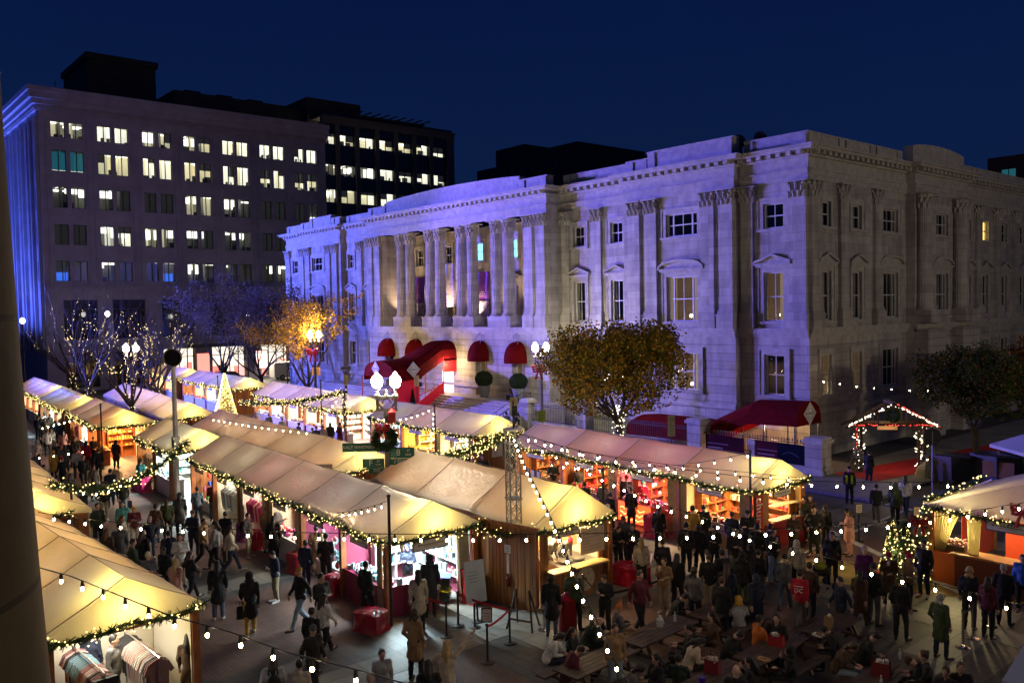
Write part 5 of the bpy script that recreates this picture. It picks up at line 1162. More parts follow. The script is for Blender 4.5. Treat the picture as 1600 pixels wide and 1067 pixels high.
# ------------------------------------------------------------------ hotel awnings, canopies, fence, planters
REDC = mat('red_awning_canvas', (.115,.004,.006), .9, var=.18, vscale=2, spec=.05); REDL = mat('red_translucent_canvas', (.5,.01,.015), .6, trans=.35)
for k in (-2,-1,1,2):
    x = CX+k*4.6; t = thing('awning', {-2:'dark red domed awning over the leftmost hotel door',-1:'red domed awning just left of the canopied stairway',1:'red domed awning over the door right of the stairway',2:'red domed awning over the rightmost porch door'}[k], 'awning', (x,43.05,5.0), 0, 'domed red awnings')
    a = MB(); n=14; mrows = 8
    vs = []
    for i in range(mrows+1):
        ph = math.pi/2*i/mrows
        for j in range(n+1):
            th = math.pi*j/n; vs.append((-1.05*math.cos(th)*math.cos(ph)**.75, -1.15*math.sin(th)*math.cos(ph)**.8, 1.45*math.sin(ph)))
    a.add(vs, [(i*(n+1)+j,i*(n+1)+j+1,(i+1)*(n+1)+j+1,(i+1)*(n+1)+j) for i in range(mrows) for j in range(n)])
    low = [(-1.05*math.cos(math.pi*j/n),-1.15*math.sin(math.pi*j/n),-.22) for j in range(n+1)]
    b_ = len(a.v); a.add([vs[j] for j in range(n+1)]+low, [(j,j+1,n+1+j+1,n+1+j) for j in range(n)]); a.build('canvas', REDC, t)
    a = MB()
    for s in (-.5,-.12,.12,.5): a.tube([(s,-.5,1.1),(s*.6,-.1,1.95+.15*(abs(s)<.2))],.02,4)
    a.build('stay_rods', METAL, t)
def vault(t, secs, name, m, n=10, close=(False,False)):
    """secs: list of (centre, halfwidth vector, base z, top z)"""
    vs = []
    for c, hw, zb, zt in secs:
        c, hw = Vector(c), Vector(hw)
        for j in range(n+1):
            th = math.pi*j/n; p = c-hw*math.cos(th); vs.append(Vector((p.x,p.y,zb+(zt-zb)*math.sin(th)**.7)))
    a = MB(); a.add(vs, [(i*(n+1)+j,i*(n+1)+j+1,(i+1)*(n+1)+j+1,(i+1)*(n+1)+j) for i in range(len(secs)-1) for j in range(n)])
    for fl, i in ((close[0],0),(close[1],len(secs)-1)):
        if fl: a.add(vs[i*(n+1):(i+1)*(n+1)], [tuple(range(n+1))])
    return a.build(name, m, t)
def diamond(t, c, rot, s, name='diamond_sign'):
    a = MB(); pts = [(-s,0,0),(0,0,-s),(s,0,0),(0,0,s)]; a.add(pts+[(x,.03,z) for x,_,z in pts], [(0,1,2,3),(7,6,5,4),(0,4,5,1),(1,5,6,2),(2,6,7,3),(3,7,4,0)])
    o = a.build(name, mat('white_diamond_board',(.62,.6,.58),.5), t, c); o.rotation_euler = rot
    k = s*.84; a = MB()
    ring = [(-k,-.004,0),(0,-.004,-k),(k,-.004,0),(0,-.004,k)]; k2 = k*.94; r2 = [(-k2,-.004,0),(0,-.004,-k2),(k2,-.004,0),(0,-.004,k2)]
    a.add(ring+r2, [(i,(i+1)%4,4+(i+1)%4,4+i) for i in range(4)])
    for sg in (1,-1): a.tube([(s*.38*math.cos(q),-.01,sg*(s*.18+s*.28*math.sin(q))) for q in [math.pi*j/8 for j in range(9)]], s*.02, 4)
    a.build('emblem', INK, o); text('MONACO', s*.36, INK, o, (0,-.008,0), (math.pi/2,0,0)); return o
cp = thing('canopy', 'red vaulted canopy over the lit stairway in the middle of the porch', 'canopy', (CX,43,0), 0, 'red entrance canopies')
L_ = lambda x,y: (x-CX, y-43, 0)
vault(cp, [(L_(-58.8,36.0),(2.25,0,0),3.75,5.0),(L_(-58.8,38.6),(1.95,0,0),3.85,5.15),(L_(-59.1,41.6),(1.3,0,0),5.1,6.4),(L_(-59.1,43.05),(1.3,0,0),5.1,6.4)], 'canvas', REDC, close=(True,False))
a = MB()
for (x0,y0,z0,x1,y1,z1) in ((-56.55,36.0,3.75,-56.85,38.6,3.85),(-61.05,36,3.75,-60.75,38.6,3.85),(-56.85,38.6,3.85,-57.8,41.6,5.1),(-57.8,41.6,5.1,-57.8,43.05,5.1)):
    a.quad((x0-CX,y0-43,z0),(x1-CX,y1-43,z1),(x1-CX,y1-43,z1-.35),(x0-CX,y0-43,z0-.35))
a.build('valance', REDC, cp)
a = MB(); a.quad((1.3,-1.4,4.9),(1.3,-.02,4.9),(1.3,-.02,3.8),(1.3,-1.4,3.8)); 
a.quad((2.2,-4.4,.6),(1.35,-1.4,2.0),(1.35,-1.4,3.0),(2.2,-4.4,1.7)); a.quad((2.3,-6.9,.2),(2.2,-4.4,.6),(2.2,-4.4,3.7),(2.3,-6.9,3.6)); a.build('side_curtain', REDL, cp)
a = MB()
for k in range(9): q=k/8; a.tube([(2.28-.85*q,-6.9+5.4*q,.3+1.5*q),(2.28-.85*q,-6.9+5.4*q,1.3+1.6*q)],.03,5)
a.tube([(2.28,-6.9,1.3),(1.43,-1.5,2.9)],.04,5); a.tube([(2.28,-6.9,.8),(1.43,-1.5,2.4)],.03,5)
for x,y,h in ((2.25,-7,3.75),(-2.25,-7,3.75),(1.36,-1.4,5.1),(-1.3,-1.4,5.1),(2.0,-4.4,3.8)): a.tube([(x,y,0),(x,y,h)],.05,6)
a.build('railing', mat('red_railing',(.5,.03,.02),.5), cp)
a = MB(); a.box(-.75,.75,.02,.06,2.0,3.8); a.build('bright_doorway', mat('lit_doorway_glow',(1,.85,.55),.8,emit=2.2,ecol=(1,.80,.48)), cp)
diamond(cp, (0,-7.08,4.4), (0,0,0), .58); diamond(cp, (2.62,-5.2,4.3), (0,0,math.pi/2), .62)
light('POINT', 'canopy_lamp', (CX,42.0,4.5), 50, (1,.60,.28), .1); light('POINT', 'canopy_lamp', (CX+.2,38.5,3.4), 50, (1,.25,.12), .1); light('POINT', 'door_lamp', (CX+1.9,41.9,4.4), 150, (1,.7,.4), .08)
cr_ = thing('canopy', 'dark red vaulted canopy along the hotel fence at the right corner', 'canopy', (-25,42.4,0), 0, 'red entrance canopies')
Q = lambda x,y=42.4: (x+25, y-42.4, 0)
vault(cr_, [(Q(-37.9),(0,.35,0),.65,1.0),(Q(-37.5),(0,.9,0),.7,1.6),(Q(-36.8),(0,1.2,0),.75,1.95),(Q(-35.5),(0,1.25,0),.8,2.1),(Q(-31),(0,1.25,0),.85,2.12),(Q(-28),(0,1.25,0),2.25,3.52),(Q(-24.95),(0,1.25,0),2.35,3.66)], 'canvas', REDC, close=(True,True))
a = MB()
for x in (-25.1,-27,-28.4,-30): 
    for y in (41.2,43.6): a.tube([(x+25,y-42.4,0),(x+25,y-42.4,2.4 if x>-28 else 1.6)],.04,6)
a.build('posts', BLACK, cr_)
diamond(cr_, (.12,0,2.98), (0,0,math.pi/2), .62)
a = MB(); a.ell((-5.6,-1.05,1.55),.09,8,6); a.ell((-4.1,-.9,2.0),.09,8,6); a.build('lamp_bulb', mat('canopy_bulb_glow',(1,.7,.4),.5,emit=14,ecol=(1,.55,.25)), cr_)
light('POINT', 'canopy_lamp', (-27.0,42.2,2.0), 110, (1,.62,.32), .1); light('POINT', 'canopy_lamp', (-29.6,41.9,1.6), 60, (1,.35,.2), .1)
# fence, piers
IRON = mat('wrought_iron', (.012,.012,.014), .5)
def iron_fence(x0, x1, y, zb, h, label, wallh=.5):
    t = thing('iron_fence', label, 'fence', (x0,y,0), 0, 'spear-topped fence sections'); a = MB(); a.box(0,x1-x0,-.18,.18,0,zb); a.box(-.0,x1-x0,-.22,.22,zb,zb+.08); a.build('base_wall', SMOOTH, t)
    a = MB(); n = int((x1-x0)/.16)
    for k in range(n+1):
        x = (x1-x0)*k/n; a.tube([(x,0,zb+.08),(x,0,zb+h)],.012,4); a.tube([(x,0,zb+h),(x,0,zb+h+.04),(x,0,zb+h+.14)],[.03,.03,.002],4)
    for z in (zb+.2, zb+h-.12): a.box(0,x1-x0,-.02,.02,z,z+.04)
    a.build('pickets', IRON, t); return t
def pier(x, y, h, label, w=.95):
    t = thing('stone_pier', label, 'pier', (x,y,0), 0, 'stone piers of the hotel fence'); a = MB(); a.box(-w/2,w/2,-w/2,w/2,0,h); a.build('shaft', RUST, t)
    a = MB(); a.box(-w/2-.1,w/2+.1,-w/2-.1,w/2+.1,h,h+.16); a.box(-w/2-.02,w/2+.02,-w/2-.02,w/2+.02,h+.16,h+.28); a.box(-w/2-.05,w/2+.05,-w/2-.05,w/2+.05,0,.35); a.build('cap', SMOOTH, t)
iron_fence(-30.6, -23.9, 40.6, .45, 1.25, 'iron fence with hanging posters at the hotel corner')
iron_fence(-39.5, -31.4, 40.6, .5, 1.25, 'iron fence before the low end of the red canopy')
iron_fence(-45.2, -40.4, 40.2, .9, 1.3, 'iron fence between the steps and the yellow tree')
pier(-23.4, 40.6, 1.75, 'broad stone pier at the right corner of the hotel fence'); pier(-31.0, 40.6, 2.1, 'stone pier rising before the red canopy'); pier(-40.0, 40.3, 2.2, 'stone pier left of the lit tree trunk', .8); pier(-45.6, 40.2, 2.3, 'stone pier at the end of the hotel steps', .7); pier(-27.3,40.62,1.25,'slim pale pier between the fence posters',.35)
for k, (x0,x1,c,lab) in enumerate(((-30.3,-27.7,(.045,.008,.015),'dark plum poster on the fence beside the pier'),(-27.0,-24.6+.3,(.06,.012,.02),'maroon poster with pale corner on the fence'),)):
    t = thing('fence_poster', lab, 'poster', (x0,40.34,.55), 0, 'posters on the iron fence'); a = MB(); a.box(0,x1-x0,-.01,.01,0,1.0); a.build('sheet', mat('poster_%d'%k,c,.9,var=.2,vscale=1.5,spec=.05), t)
    a = MB(); a.box(.15,(x1-x0)*.45,-.02,-.012,.25,.32); a.box(.15,(x1-x0)*.6,-.02,-.012,.5,.54); a.build('print', mat('faint_print',(.2,.12,.16),.6), t)
t = thing('fence_poster', 'navy poster with faint curve on the fence by the corner pier', 'poster', (-25.6,40.30,.5), 0, 'posters on the iron fence'); a = MB(); a.box(0,1.75,-.01,.01,0,1.05); a.build('sheet', mat('navy_poster',(.006,.008,.018),.9,spec=.05), t)
a = MB(); a.tube([(.3+.1*k,-.02,.45+.15*math.sin(k*.35)) for k in range(11)],.014,4); a.build('print', mat('faint_blue_print',(.05,.09,.18),.6), t)
# round topiary planters
LEAFD = mat('dark_green_leaves', (.010,.028,.006), .9, var=.4, vscale=8)
def leaf_ball(M, c, R3, n, s, seed, fill=.35):
    rr = random.Random(seed); vs=[]; fs=[]; c = Vector(c)
    for k in range(n):
        d = Vector((rr.gauss(0,1),rr.gauss(0,1),rr.gauss(0,1))).normalized(); f = (fill+(1-fill)*rr.random())**.4; p = c+Vector((d.x*R3[0],d.y*R3[1],d.z*R3[2]))*f
        a_ = Vector((rr.gauss(0,1),rr.gauss(0,1),rr.gauss(0,1))).normalized(); b_ = a_.orthogonal().normalized()*s*.5; a_ *= s*(.6+.7*rr.random()); i=len(vs)
        vs += [p-a_*.5, p+b_, p+a_*.5, p-b_]; fs.append((i,i+1,i+2,i+3))
    M.add(vs,fs)
for k,(px,py) in enumerate(((769,619),(829,624))):
    p = onz(px,py,2.0); t = thing('potted_topiary', ['ball-shaped shrub in a grey pot left of the seated man','ball-shaped shrub in a pale blue pot right of the bench'][k], 'potted plant', (p.x,min(p.y,42.2),2.0), 0, 'potted ball shrubs')
    a = MB(); a.lathe((0,0,0), [(.32,0),(.5,.85),(.54,.87),(.54,.93),(.46,.93)], 16); a.build('pot', mat('slate_pot_%d'%k,((.14,.14,.15),(.18,.22,.27))[k],.6), t)
    a = MB(); leaf_ball(a,(0,0,1.45),(.70,.70,.64),5200,.10,k+3); a.ell((0,0,1.42),(.42,.42,.38),12,8); a.build('foliage', LEAFD, t)
p = onz(667,650,1.2); t = thing('cypress', 'slim upright conifer with tiny lights by the red stair rail', 'conifer', (-58.0+1.6,37.6,.6)); a = MB()
for k in range(14): leaf_ball(a,(0,0,.4+k*.13),(.42-.028*k,.42-.028*k,.14),160,.07,k)
a.build('foliage', LEAFD, t); a = MB(); a.lathe((0,0,0),[(.2,0),(.26,.35)],10); a.build('pot', BLACK, t)
# bench for the seated man
t = thing('bench', 'black iron bench on the hotel terrace', 'bench', (-49.3,42.0,2.0)); a = MB(); a.box(-.7,.7,-.25,.2,.40,.45); a.build('seat', BLACK, t); a = MB(); a.box(-.7,.7,.2,.24,.5,.9); a.build('backrest', BLACK, t)
for x in (-.65,.6): a = MB(); a.box(x,x+.05,-.22,.22,0,.4); a.tube([(x,-.2,.4),(x,-.2,.62),(x,.2,.64)],.02,5); a.build('leg', BLACK, t)
for k,(x) in enumerate((-46.2,-47.0)):
    t = thing('handrail', ['black stair handrail beside the lamp post','second black stair handrail by the seated people'][k], 'handrail', (x,41,0), 0, 'stair handrails'); a = MB(); a.tube([(0,0,2.9),(0,-4,1.0)],.025,5); a.tube([(0,0,2.5),(0,-4,.6)],.02,5)
    for q in range(4): a.tube([(0,-q*1.3,2.9-q*.62),(0,-q*1.3,1.9-q*.62)],.02,5)
    a.build('rail', IRON, t)

# ------------------------------------------------------------------ arch with lights, dumpsters, small tree lights
ar = thing('lit_arch', 'timber gabled arch wound with white and red lights over red carpet', 'arch', (-21.2,43.9,0), RAD(40))
AW = mat('dark_timber',(.05,.025,.012),.7); W2_ = 1.55
for s,lab in ((-1,'post'),(1,'post')):
    for y in (-.5,.5): a = MB(); a.box(s*W2_-.07,s*W2_+.07,y-.07,y+.07,0,2.7); a.build('post', AW, ar)
a = MB()
for y in (-.55,.55):
    for s in (-1,1): a.cbox((s*1.12,y,3.05),(2.75,.12,.13),m=0,ry=s*RAD(27))
    a.box(-2.1,2.1,y-.05,y+.05,2.55,2.68); a.box(-.75,-.68,y-.04,y+.04,2.68,3.25); a.box(.68,.75,y-.04,y+.04,2.68,3.25)
a.box(-.1,.1,-.9,.9,3.66,3.78); a.build('gable_frame', AW, ar)
a = MB(); ring_leaves(a,.28,.14,500,8); a.build('wreath', PINE, ar, (0,-.65,3.1))
a = MB(); 
for s in (-1,1): leds_into(a,[Vector((s*2.2,-.65,2.55)),Vector((0,-.65,3.68))],.05,17,s+3,.03)
for s in (-1,1):
    for y in (-.5,.5): leds_into(a,[Vector((s*W2_+.22*math.sin(k*1.7),y,2.5-k*.22)) for k in range(11)],.05,9,s+9,.03)
o=a.build('white_fairy_lights', LEDW, ar); o['kind']='stuff'
a = MB(); leds_into(a,[Vector((-2.1,-.62,2.6)),Vector((2.1,-.62,2.6))],.03,14,5,.02); leds_into(a,[Vector((2.3,-.6,2.5)),Vector((.1,-.6,3.75))],.03,16,6,.02); leds_into(a,[Vector((-1.75,-.5,2.5)),Vector((-1.75,-.5,1.3))],.03,12,7,.02); o=a.build('red_fairy_lights', LEDR, ar); o['kind']='stuff'
a = MB(); a.box(-.5,.5,.52,.56,2.2,2.65); a.build('hanging_board', mat('kraft_board',(.4,.22,.1),.7), ar)
for s in (-1,1):
    a = MB(); leaf_ball(a,(s*1.75,-.6,.7),(.4,.4,.75),500,.1,s+20); a.build('frosted_shrub', mat('frosted_leaves',(.12,.13,.12),.7), ar)
light('POINT','arch_glow',tuple(ar.matrix_basis@Vector((0,-.4,2.2))),26,(1,.75,.45),.3)
cpt = MB(); cpt.quad((-1.2,-3.0,.15),(1.3,-3.0,.15),(1.3,12,.15),(-1.2,12,.15)); c_ = cpt.build('red_carpet', mat('red_carpet_cloth',(.42,.008,.012),.9,var=.15), None, (-21.2,43.9,0), RAD(-8)); tag(c_, 'long red carpet running through the lit arch', 'carpet')
for k,(x,y,w,h,d_,c,lab) in enumerate(((-17.4,42.6,1.6,1.3,1.0,(.012,.012,.014),'black wheeled bin nearest the lit arch'),(-15.5,42.9,1.9,1.5,1.1,(.02,.018,.02),'black dumpster with brown cardboard on its side'),(-13.2,43.2,2.6,1.5,1.3,(.006,.09,.055),'green dumpster under the grey tent'))):
    t = thing('dumpster', lab, 'dumpster', (x,y,.12), RAD(8), 'bins at the right'); a = MB(); a.lathe((0,0,.12), [(w*.45,0),(w*.55,h)], 4, sx=1.25, sy=d_/w*1.25); o=a.build('body', mat('bin_plastic_%d'%k,c,.5), t); o.rotation_euler=(0,0,0)
    a = MB(); a.cbox((0,0,h+.16),(w*.98,d_*.98,.07),rz=0); a.build('lid', BLACK, t)
    for s in (-1,1): a = MB(); a.tube([(s*w*.35-.04,-.3,.08),(s*w*.35+.04,-.3,.08)],.08,8); a.build('wheel', BLACK, t)
    if k==1: a = MB(); a.box(-.6,.7,-d_*.6,-d_*.55,.7,1.4); a.build('cardboard', mat('cardboard',(.32,.16,.07),.8), t)
t = thing('sandwich_board','pale folded tarp leaning beside the arch','tarp',(-19.2,43.6,.13),.5); a = MB(); a.lathe((0,0,0),[(.5,0),(.42,.4),(.08,.75)],7,sx=1.1); a.build('cloth', mat('pale_yellow_tarp',(.4,.38,.2),.7), t)
t = thing('traffic_sign_back','dark back of an octagonal stop sign on its post','traffic sign',(-17.6,40.6,0)); a = MB(); a.tube([(0,0,0),(0,0,2.9)],.035,6); a.build('post', METAL, t); a = MB(); a.lathe((0,0,0),[(.42,0),(.42,.02)],8); o=a.build('plate', BLACK, t,(0,0,2.65)); o.rotation_euler=(math.pi/2,0,RAD(45))
# cone of lights and lit boxes
ct = thing('light_cone_tree','tall slim cone of warm white lights on a lit base','light tree',(-59.1,23.6,0))
a = MB(); rr = random.Random(3)
for k in range(1500):
    z = rr.random()**1.3; an = rr.random()*6.28; r_ = 1.05*(1-z)+.05; p = Vector((r_*math.cos(an),r_*math.sin(an),.6+z*4.2)); s_=.028; a.add([p+Vector(v)*s_ for v in ((1,0,0),(-1,0,0),(0,1,0),(0,-1,0),(0,0,1),(0,0,-1))], [(0,2,4),(2,1,4),(1,3,4),(3,0,4),(2,0,5),(1,2,5),(3,1,5),(0,3,5)])
o=a.build('fairy_lights', LED, ct); o['kind']='stuff'; a = MB(); a.lathe((0,0,.5),[(1.0,0),(.9,.2),(.05,4.3)],14); a.build('frame_cone', mat('pale_gold_mesh',(.35,.28,.12),.6), ct)
a = MB(); a.box(-2.2,2.2,-1.4,1.4,.05,.7); a.build('lit_base', mat('glowing_white_base',(.8,.7,.45),.6,emit=1.1,ecol=(1,.85,.45)), ct)
a = MB(); [a.add([Vector((-2.2+4.4*rr.random(),-1.45,.1+.6*rr.random()))+Vector(v)*.03 for v in ((1,0,0),(-1,0,0),(0,1,0),(0,-1,0),(0,0,1),(0,0,-1))], [(0,2,4),(2,1,4),(1,3,4),(3,0,4),(2,0,5),(1,2,5),(3,1,5),(0,3,5)]) for k in range(300)]; o=a.build('base_lights', LEDW, ct); o['kind']='stuff'
light('POINT','cone_glow',(-59.1,21.8,2.2),130,(1,.8,.42),.5)
# Christmas trees by stall F
def xmas(x,y,h,r,label,seed,n=1500,nl=110):
    t = thing('christmas_tree', label, 'Christmas tree', (x,y,0), 0, 'lit Christmas trees by the right-edge stall'); rr = random.Random(seed); a = MB(); a.tube([(0,0,0),(0,0,h*.9)],[.05,.015],6); a.build('trunk', AW, t)
    vs=[];fs=[]
    for k in range(n):
        z=rr.random()**1.4; tier = 1-.25*((z*7)%1); rad=r*(1-z)*tier*(.3+.7*rr.random()**.5)+.02; an=rr.random()*6.28; p=Vector((rad*math.cos(an),rad*math.sin(an),.25+z*(h-.25))); d=Vector((math.cos(an),math.sin(an),rr.gauss(-.2,.4))).normalized(); q=d.cross(Vector((0,0,1))).normalized()*.03; i=len(vs); vs+=[p-q,p+q,p+d*.14+q*.3,p+d*.14-q*.3]; fs.append((i,i+1,i+2,i+3))
    a = MB(); a.add(vs,fs); a.build('needles', PINE, t)
    a = MB()
    for k in range(nl):
        z=rr.random()**1.3; rad=r*(1-z)*.95+.03; an=rr.random()*6.28; p=Vector((rad*math.cos(an),rad*math.sin(an),.25+z*(h-.3))); a.add([p+Vector(v)*.026 for v in ((1,0,0),(-1,0,0),(0,1,0),(0,-1,0),(0,0,1),(0,0,-1))], [(0,2,4),(2,1,4),(1,3,4),(3,0,4),(2,0,5),(1,2,5),(3,1,5),(0,3,5)])
    o=a.build('fairy_lights', LED, t); o['kind']='stuff'; return t
xmas(-12.45,26.75,2.0,.75,'larger lit Christmas tree with red bow at the curtain corner',1,2200,190)
xmas(-13.1,27.3,1.9,.42,'slim lit Christmas tree crowded with lights beside the larger one',2,900,170)
b4 = thing('red_bow','red bow on the corner post above the lit Christmas tree','bow',(-12.25,27.35,1.95),RAD(40),'red bows'); bow(b4,(0,0,0),0,1.0,REDB)
b5 = thing('red_bow','red bow under the gable of the right-edge stall','bow',(-9.3,27.4,2.75),0,'red bows'); bow(b5,(0,0,0),0,1.1,REDB)
light('POINT','tree_glow',(-12.7,26.3,1.2),16,(1,.78,.32),.3)
for k,(dx,dy,c,lab) in enumerate(((-.9,-.3,(.4,.01,.02),'red gift box under the lit trees'),(-1.0,-.05,(.55,.48,.3),'cream gift bag under the lit trees'),(-.2,-.75,(.35,.4,.15),'pale folded skirt cloth under the larger tree'))):
    t = thing('gift', lab, 'gift', (-12.5+dx,26.9+dy,0), .4); a = MB(); a.box(-.22,.22,-.18,.18,0,.3 if k<2 else .08); a.build('box', mat('gift_%d'%k,c,.5), t); a = MB(); a.box(-.03,.03,-.185,.185,-.0,.31 if k<2 else .085); a.build('ribbon', SIGNW, t)
ba = thing('flower_box','pink and white flowers in a box at the counter end','flowers',(-11.55,28.15,1.06)); a = MB(); a.box(-.4,.4,-.15,.15,0,.16); a.build('box', AW, ba); a = MB(); rr=random.Random(3)
for k in range(60): a.ell((rr.uniform(-.38,.38),rr.uniform(-.14,.14),.18+.16*rr.random()),.045,6,4,rr.randrange(2))
a.build('blossoms',[mat('pink_blossom',(.6,.2,.2),.7),mat('white_blossom',(.6,.5,.42),.7)],ba)

# ------------------------------------------------------------------ trees
BARK = mat('grey_brown_bark', (.035,.026,.020), .85, var=.3, vscale=5)
def branch_tree(x, y, h, spread, label, seed, group='bare street trees', trunk_r=.17, fork=1.6, depth=6, lights=0, lsize=.028, leaves=None, leaf_n=0, leaf_s=.1, upright=.5, lit_trunk=False, leafz=0, twig=True, nlimb=5, fill=None):
    rr = random.Random(seed); t = thing('street_tree', label, 'tree', (x,y,0), 0, group); T = MB(); W = MB(); tips=[]; segs=[]
    T.tube([(0,0,0),(.03,0,fork*.5),(0,.02,fork)],[trunk_r*1.25,trunk_r,trunk_r*.95],10)
    def grow(p, d, L, r, lev):
        n=4; pts=[p]; rs=[r]; dd=d.copy()
        for i in range(n):
            dd=(dd+Vector((rr.gauss(0,.13),rr.gauss(0,.13),rr.gauss(.03,.07)))).normalized(); pts.append(pts[-1]+dd*L/n); rs.append(r*(1-.45*(i+1)/n))
        (T if lev<3 else W).tube(pts, rs, 7 if lev<2 else (4 if lev<4 else 3), caps=False)
        for a_,b_ in zip(pts,pts[1:]): segs.append((a_,b_,lev))
        if lev>=depth: tips.append((pts[-1],dd)); return
        for k in range(2 if lev>1 else 3 if lev else 2):
            q = rr.uniform(.45,1) if k else 1; base = pts[min(n,int(q*n))]; ax = Vector((rr.gauss(0,1),rr.gauss(0,1),rr.gauss(0,.5))).normalized(); nd=(dd+ax*spread*(.55+.3*rr.random())+Vector((0,0,upright*.25))).normalized()
            grow(base, nd, L*(.66+.16*rr.random()), rs[min(n,int(q*n))]*.62, lev+1)
    for k in range(nlimb):
        an=2*math.pi*(k+rr.random()*.5)/nlimb; d=Vector((math.cos(an)*spread,math.sin(an)*spread,1)).normalized(); grow(Vector((0,0,fork-.05*k)), d, (h-fork)*.36, trunk_r*.6, 0)
    T.build('trunk', BARK, t); 
    if twig and W.f: W.build('twigs', BARK, t)
    if leaves:
        M = MB(); vs=[];fs=[]
        if fill:
            for k in range(int(leaf_n*1.5)):
                d_=Vector((rr.gauss(0,1),rr.gauss(0,1),rr.gauss(0,1))).normalized()*rr.random()**.33; p=Vector((d_.x*fill[0],d_.y*fill[0],fill[1]+d_.z*fill[2]*(1 if d_.z>0 else .75)))
                if noise.noise(p*.85+Vector((seed,0,0)))+.5*noise.noise(p*2.1)<.12+.12*rr.random(): continue
                p=p*(1+.16*noise.noise(Vector((d_.x,d_.y,seed))*.9))+Vector((0,0,-.0))
                u_=Vector((rr.gauss(0,1),rr.gauss(0,1),rr.gauss(0,1))).normalized(); v_=u_.orthogonal().normalized()*leaf_s*.4; u_=u_*leaf_s*(.5+.6*rr.random()); i=len(vs); vs+=[p-u_*.6,p+v_,p+u_*.6,p-v_]; fs.append((i,i+1,i+2,i+3))
        pool = [s_ for s_ in segs if s_[2]>=(1 if 'golden' in label or 'leafy' in label else depth-3)]
        for k in range(leaf_n):
            a_,b_,_ = rr.choice(pool); p = a_.lerp(b_,rr.random())+Vector((rr.gauss(0,.24),rr.gauss(0,.24),rr.gauss(0,.2)))
            if p.z < leafz: continue
            u_=Vector((rr.gauss(0,1),rr.gauss(0,1),rr.gauss(0,1))).normalized(); v_=u_.orthogonal().normalized()*leaf_s*.4; u_=u_*leaf_s*(.5+.6*rr.random()); i=len(vs); vs+=[p-u_*.6,p+v_,p+u_*.6,p-v_]; fs.append((i,i+1,i+2,i+3))
        M.add(vs,fs); mi=[int(rr.random()*len(leaves)) for _ in fs]; M.mi=mi; M.build('crown', leaves, t)
    if lights:
        M = MB(); pool=[s_ for s_ in segs if s_[2]<=2]
        for k in range(lights):
            a_,b_,l_=rr.choice(pool); leds_into(M,[a_,b_],.03,.9/max((b_-a_).length,.01),seed+k,lsize)
        leds_into(M,[Vector((0,0,.3)),Vector((0,0,fork+.7))],trunk_r*1.4,70 if lit_trunk else 20,seed,lsize)
        o=M.build('fairy_lights', LEDW if lit_trunk else LED, t); o['kind']='stuff'
    return t
LV = [mat('olive_green_leaf',(.11,.105,.015),.8,spec=.1), mat('yellow_leaf',(.40,.25,.02),.8,spec=.1), mat('orange_leaf',(.24,.09,.012),.8,spec=.1)]
branch_tree(-29.03,31.6,8.3,.62,'broad golden-green tree with white lights wound round its trunk',5,'leafy street trees',.20,3.3,6,lights=60,leaves=[LV[0],LV[1],LV[0],LV[1],LV[0],LV[0],LV[2]],leaf_n=21000,leaf_s=.13,lit_trunk=True,lsize=.03,upright=.1,leafz=2.7,nlimb=6,fill=(3.6,5.45,2.75))
LV2 = [mat('dark_green_tree_leaf',(.04,.06,.012),.8,spec=.1), mat('brown_orange_leaf',(.13,.05,.012),.7)]
branch_tree(-18.1,46.8,6.2,.6,'dark leafy tree beside the lit arch',9,'leafy street trees',.16,2.2,6,leaves=[LV2[0],LV2[0],LV2[0],LV2[0],LV2[1]],leaf_n=20000,leaf_s=.13,upright=.1,leafz=2.2,nlimb=6,fill=(2.9,4.3,2.1))
branch_tree(-16.0,52,7.0,.6,'reddish leafy tree at the right edge with festoon bulbs',12,'leafy street trees',.16,2.2,6,leaves=[LV2[1],LV2[1],LV[2]],leaf_n=14000,leaf_s=.14,upright=.1,leafz=2.4,nlimb=6,fill=(2.8,4.8,2.1))
branch_tree(-64.0,18.75,9.6,.62,'bare tree wound with warm lights beside the warm lamp',21,lights=260,lsize=.024,depth=7,nlimb=6,trunk_r=.16,fork=2.6,upright=.7)
branch_tree(-84,21.0,13.5,.62,'large bare tree with lights behind the blue-roofed stalls',22,lights=200,lsize=.028,depth=7,nlimb=6,trunk_r=.2,fork=2.4,upright=.6)
branch_tree(-98,23.0,14.5,.70,'bare tree at the far left before the blue-lit wall',23,lights=60,lsize=.028,depth=7,nlimb=6,trunk_r=.2,fork=2.4,upright=.6)
branch_tree(-91,28.5,13.5,.72,'bare tree between the office block and the far stalls',24,lights=120,lsize=.028,depth=7,nlimb=6,trunk_r=.2,upright=.6)
branch_tree(-76,24.5,12.0,.66,'bare tree behind the lit one with dense twigs',29,lights=160,lsize=.028,depth=7,nlimb=6,trunk_r=.18,upright=.6,fork=2.4)
BR = [mat('dry_brown_leaf',(.10,.065,.05),.8), mat('dry_mauve_leaf',(.075,.06,.065),.8)]
branch_tree(-94,37.6,13.0,.75,'tall brown-leaved tree left of the parked van',25,'brown-leaved trees by the far street',.2,2.4,6,leaves=BR,leaf_n=9000,leaf_s=.17,leafz=3.2,nlimb=6)
branch_tree(-84,37.4,12.0,.78,'brown-leaved tree in the middle of the three',26,'brown-leaved trees by the far street',.2,2.4,6,leaves=BR,leaf_n=8000,leaf_s=.16,leafz=3.2,nlimb=6)
branch_tree(-70.5,35.8,10.2,.80,'tree with yellow leaves glowing round the warm lamp',27,'brown-leaved trees by the far street',.19,2.2,6,leaves=[BR[0],LV[1],mat('golden_leaf',(.42,.24,.03),.6)],leaf_n=11000,leaf_s=.17,leafz=2.6,nlimb=6)

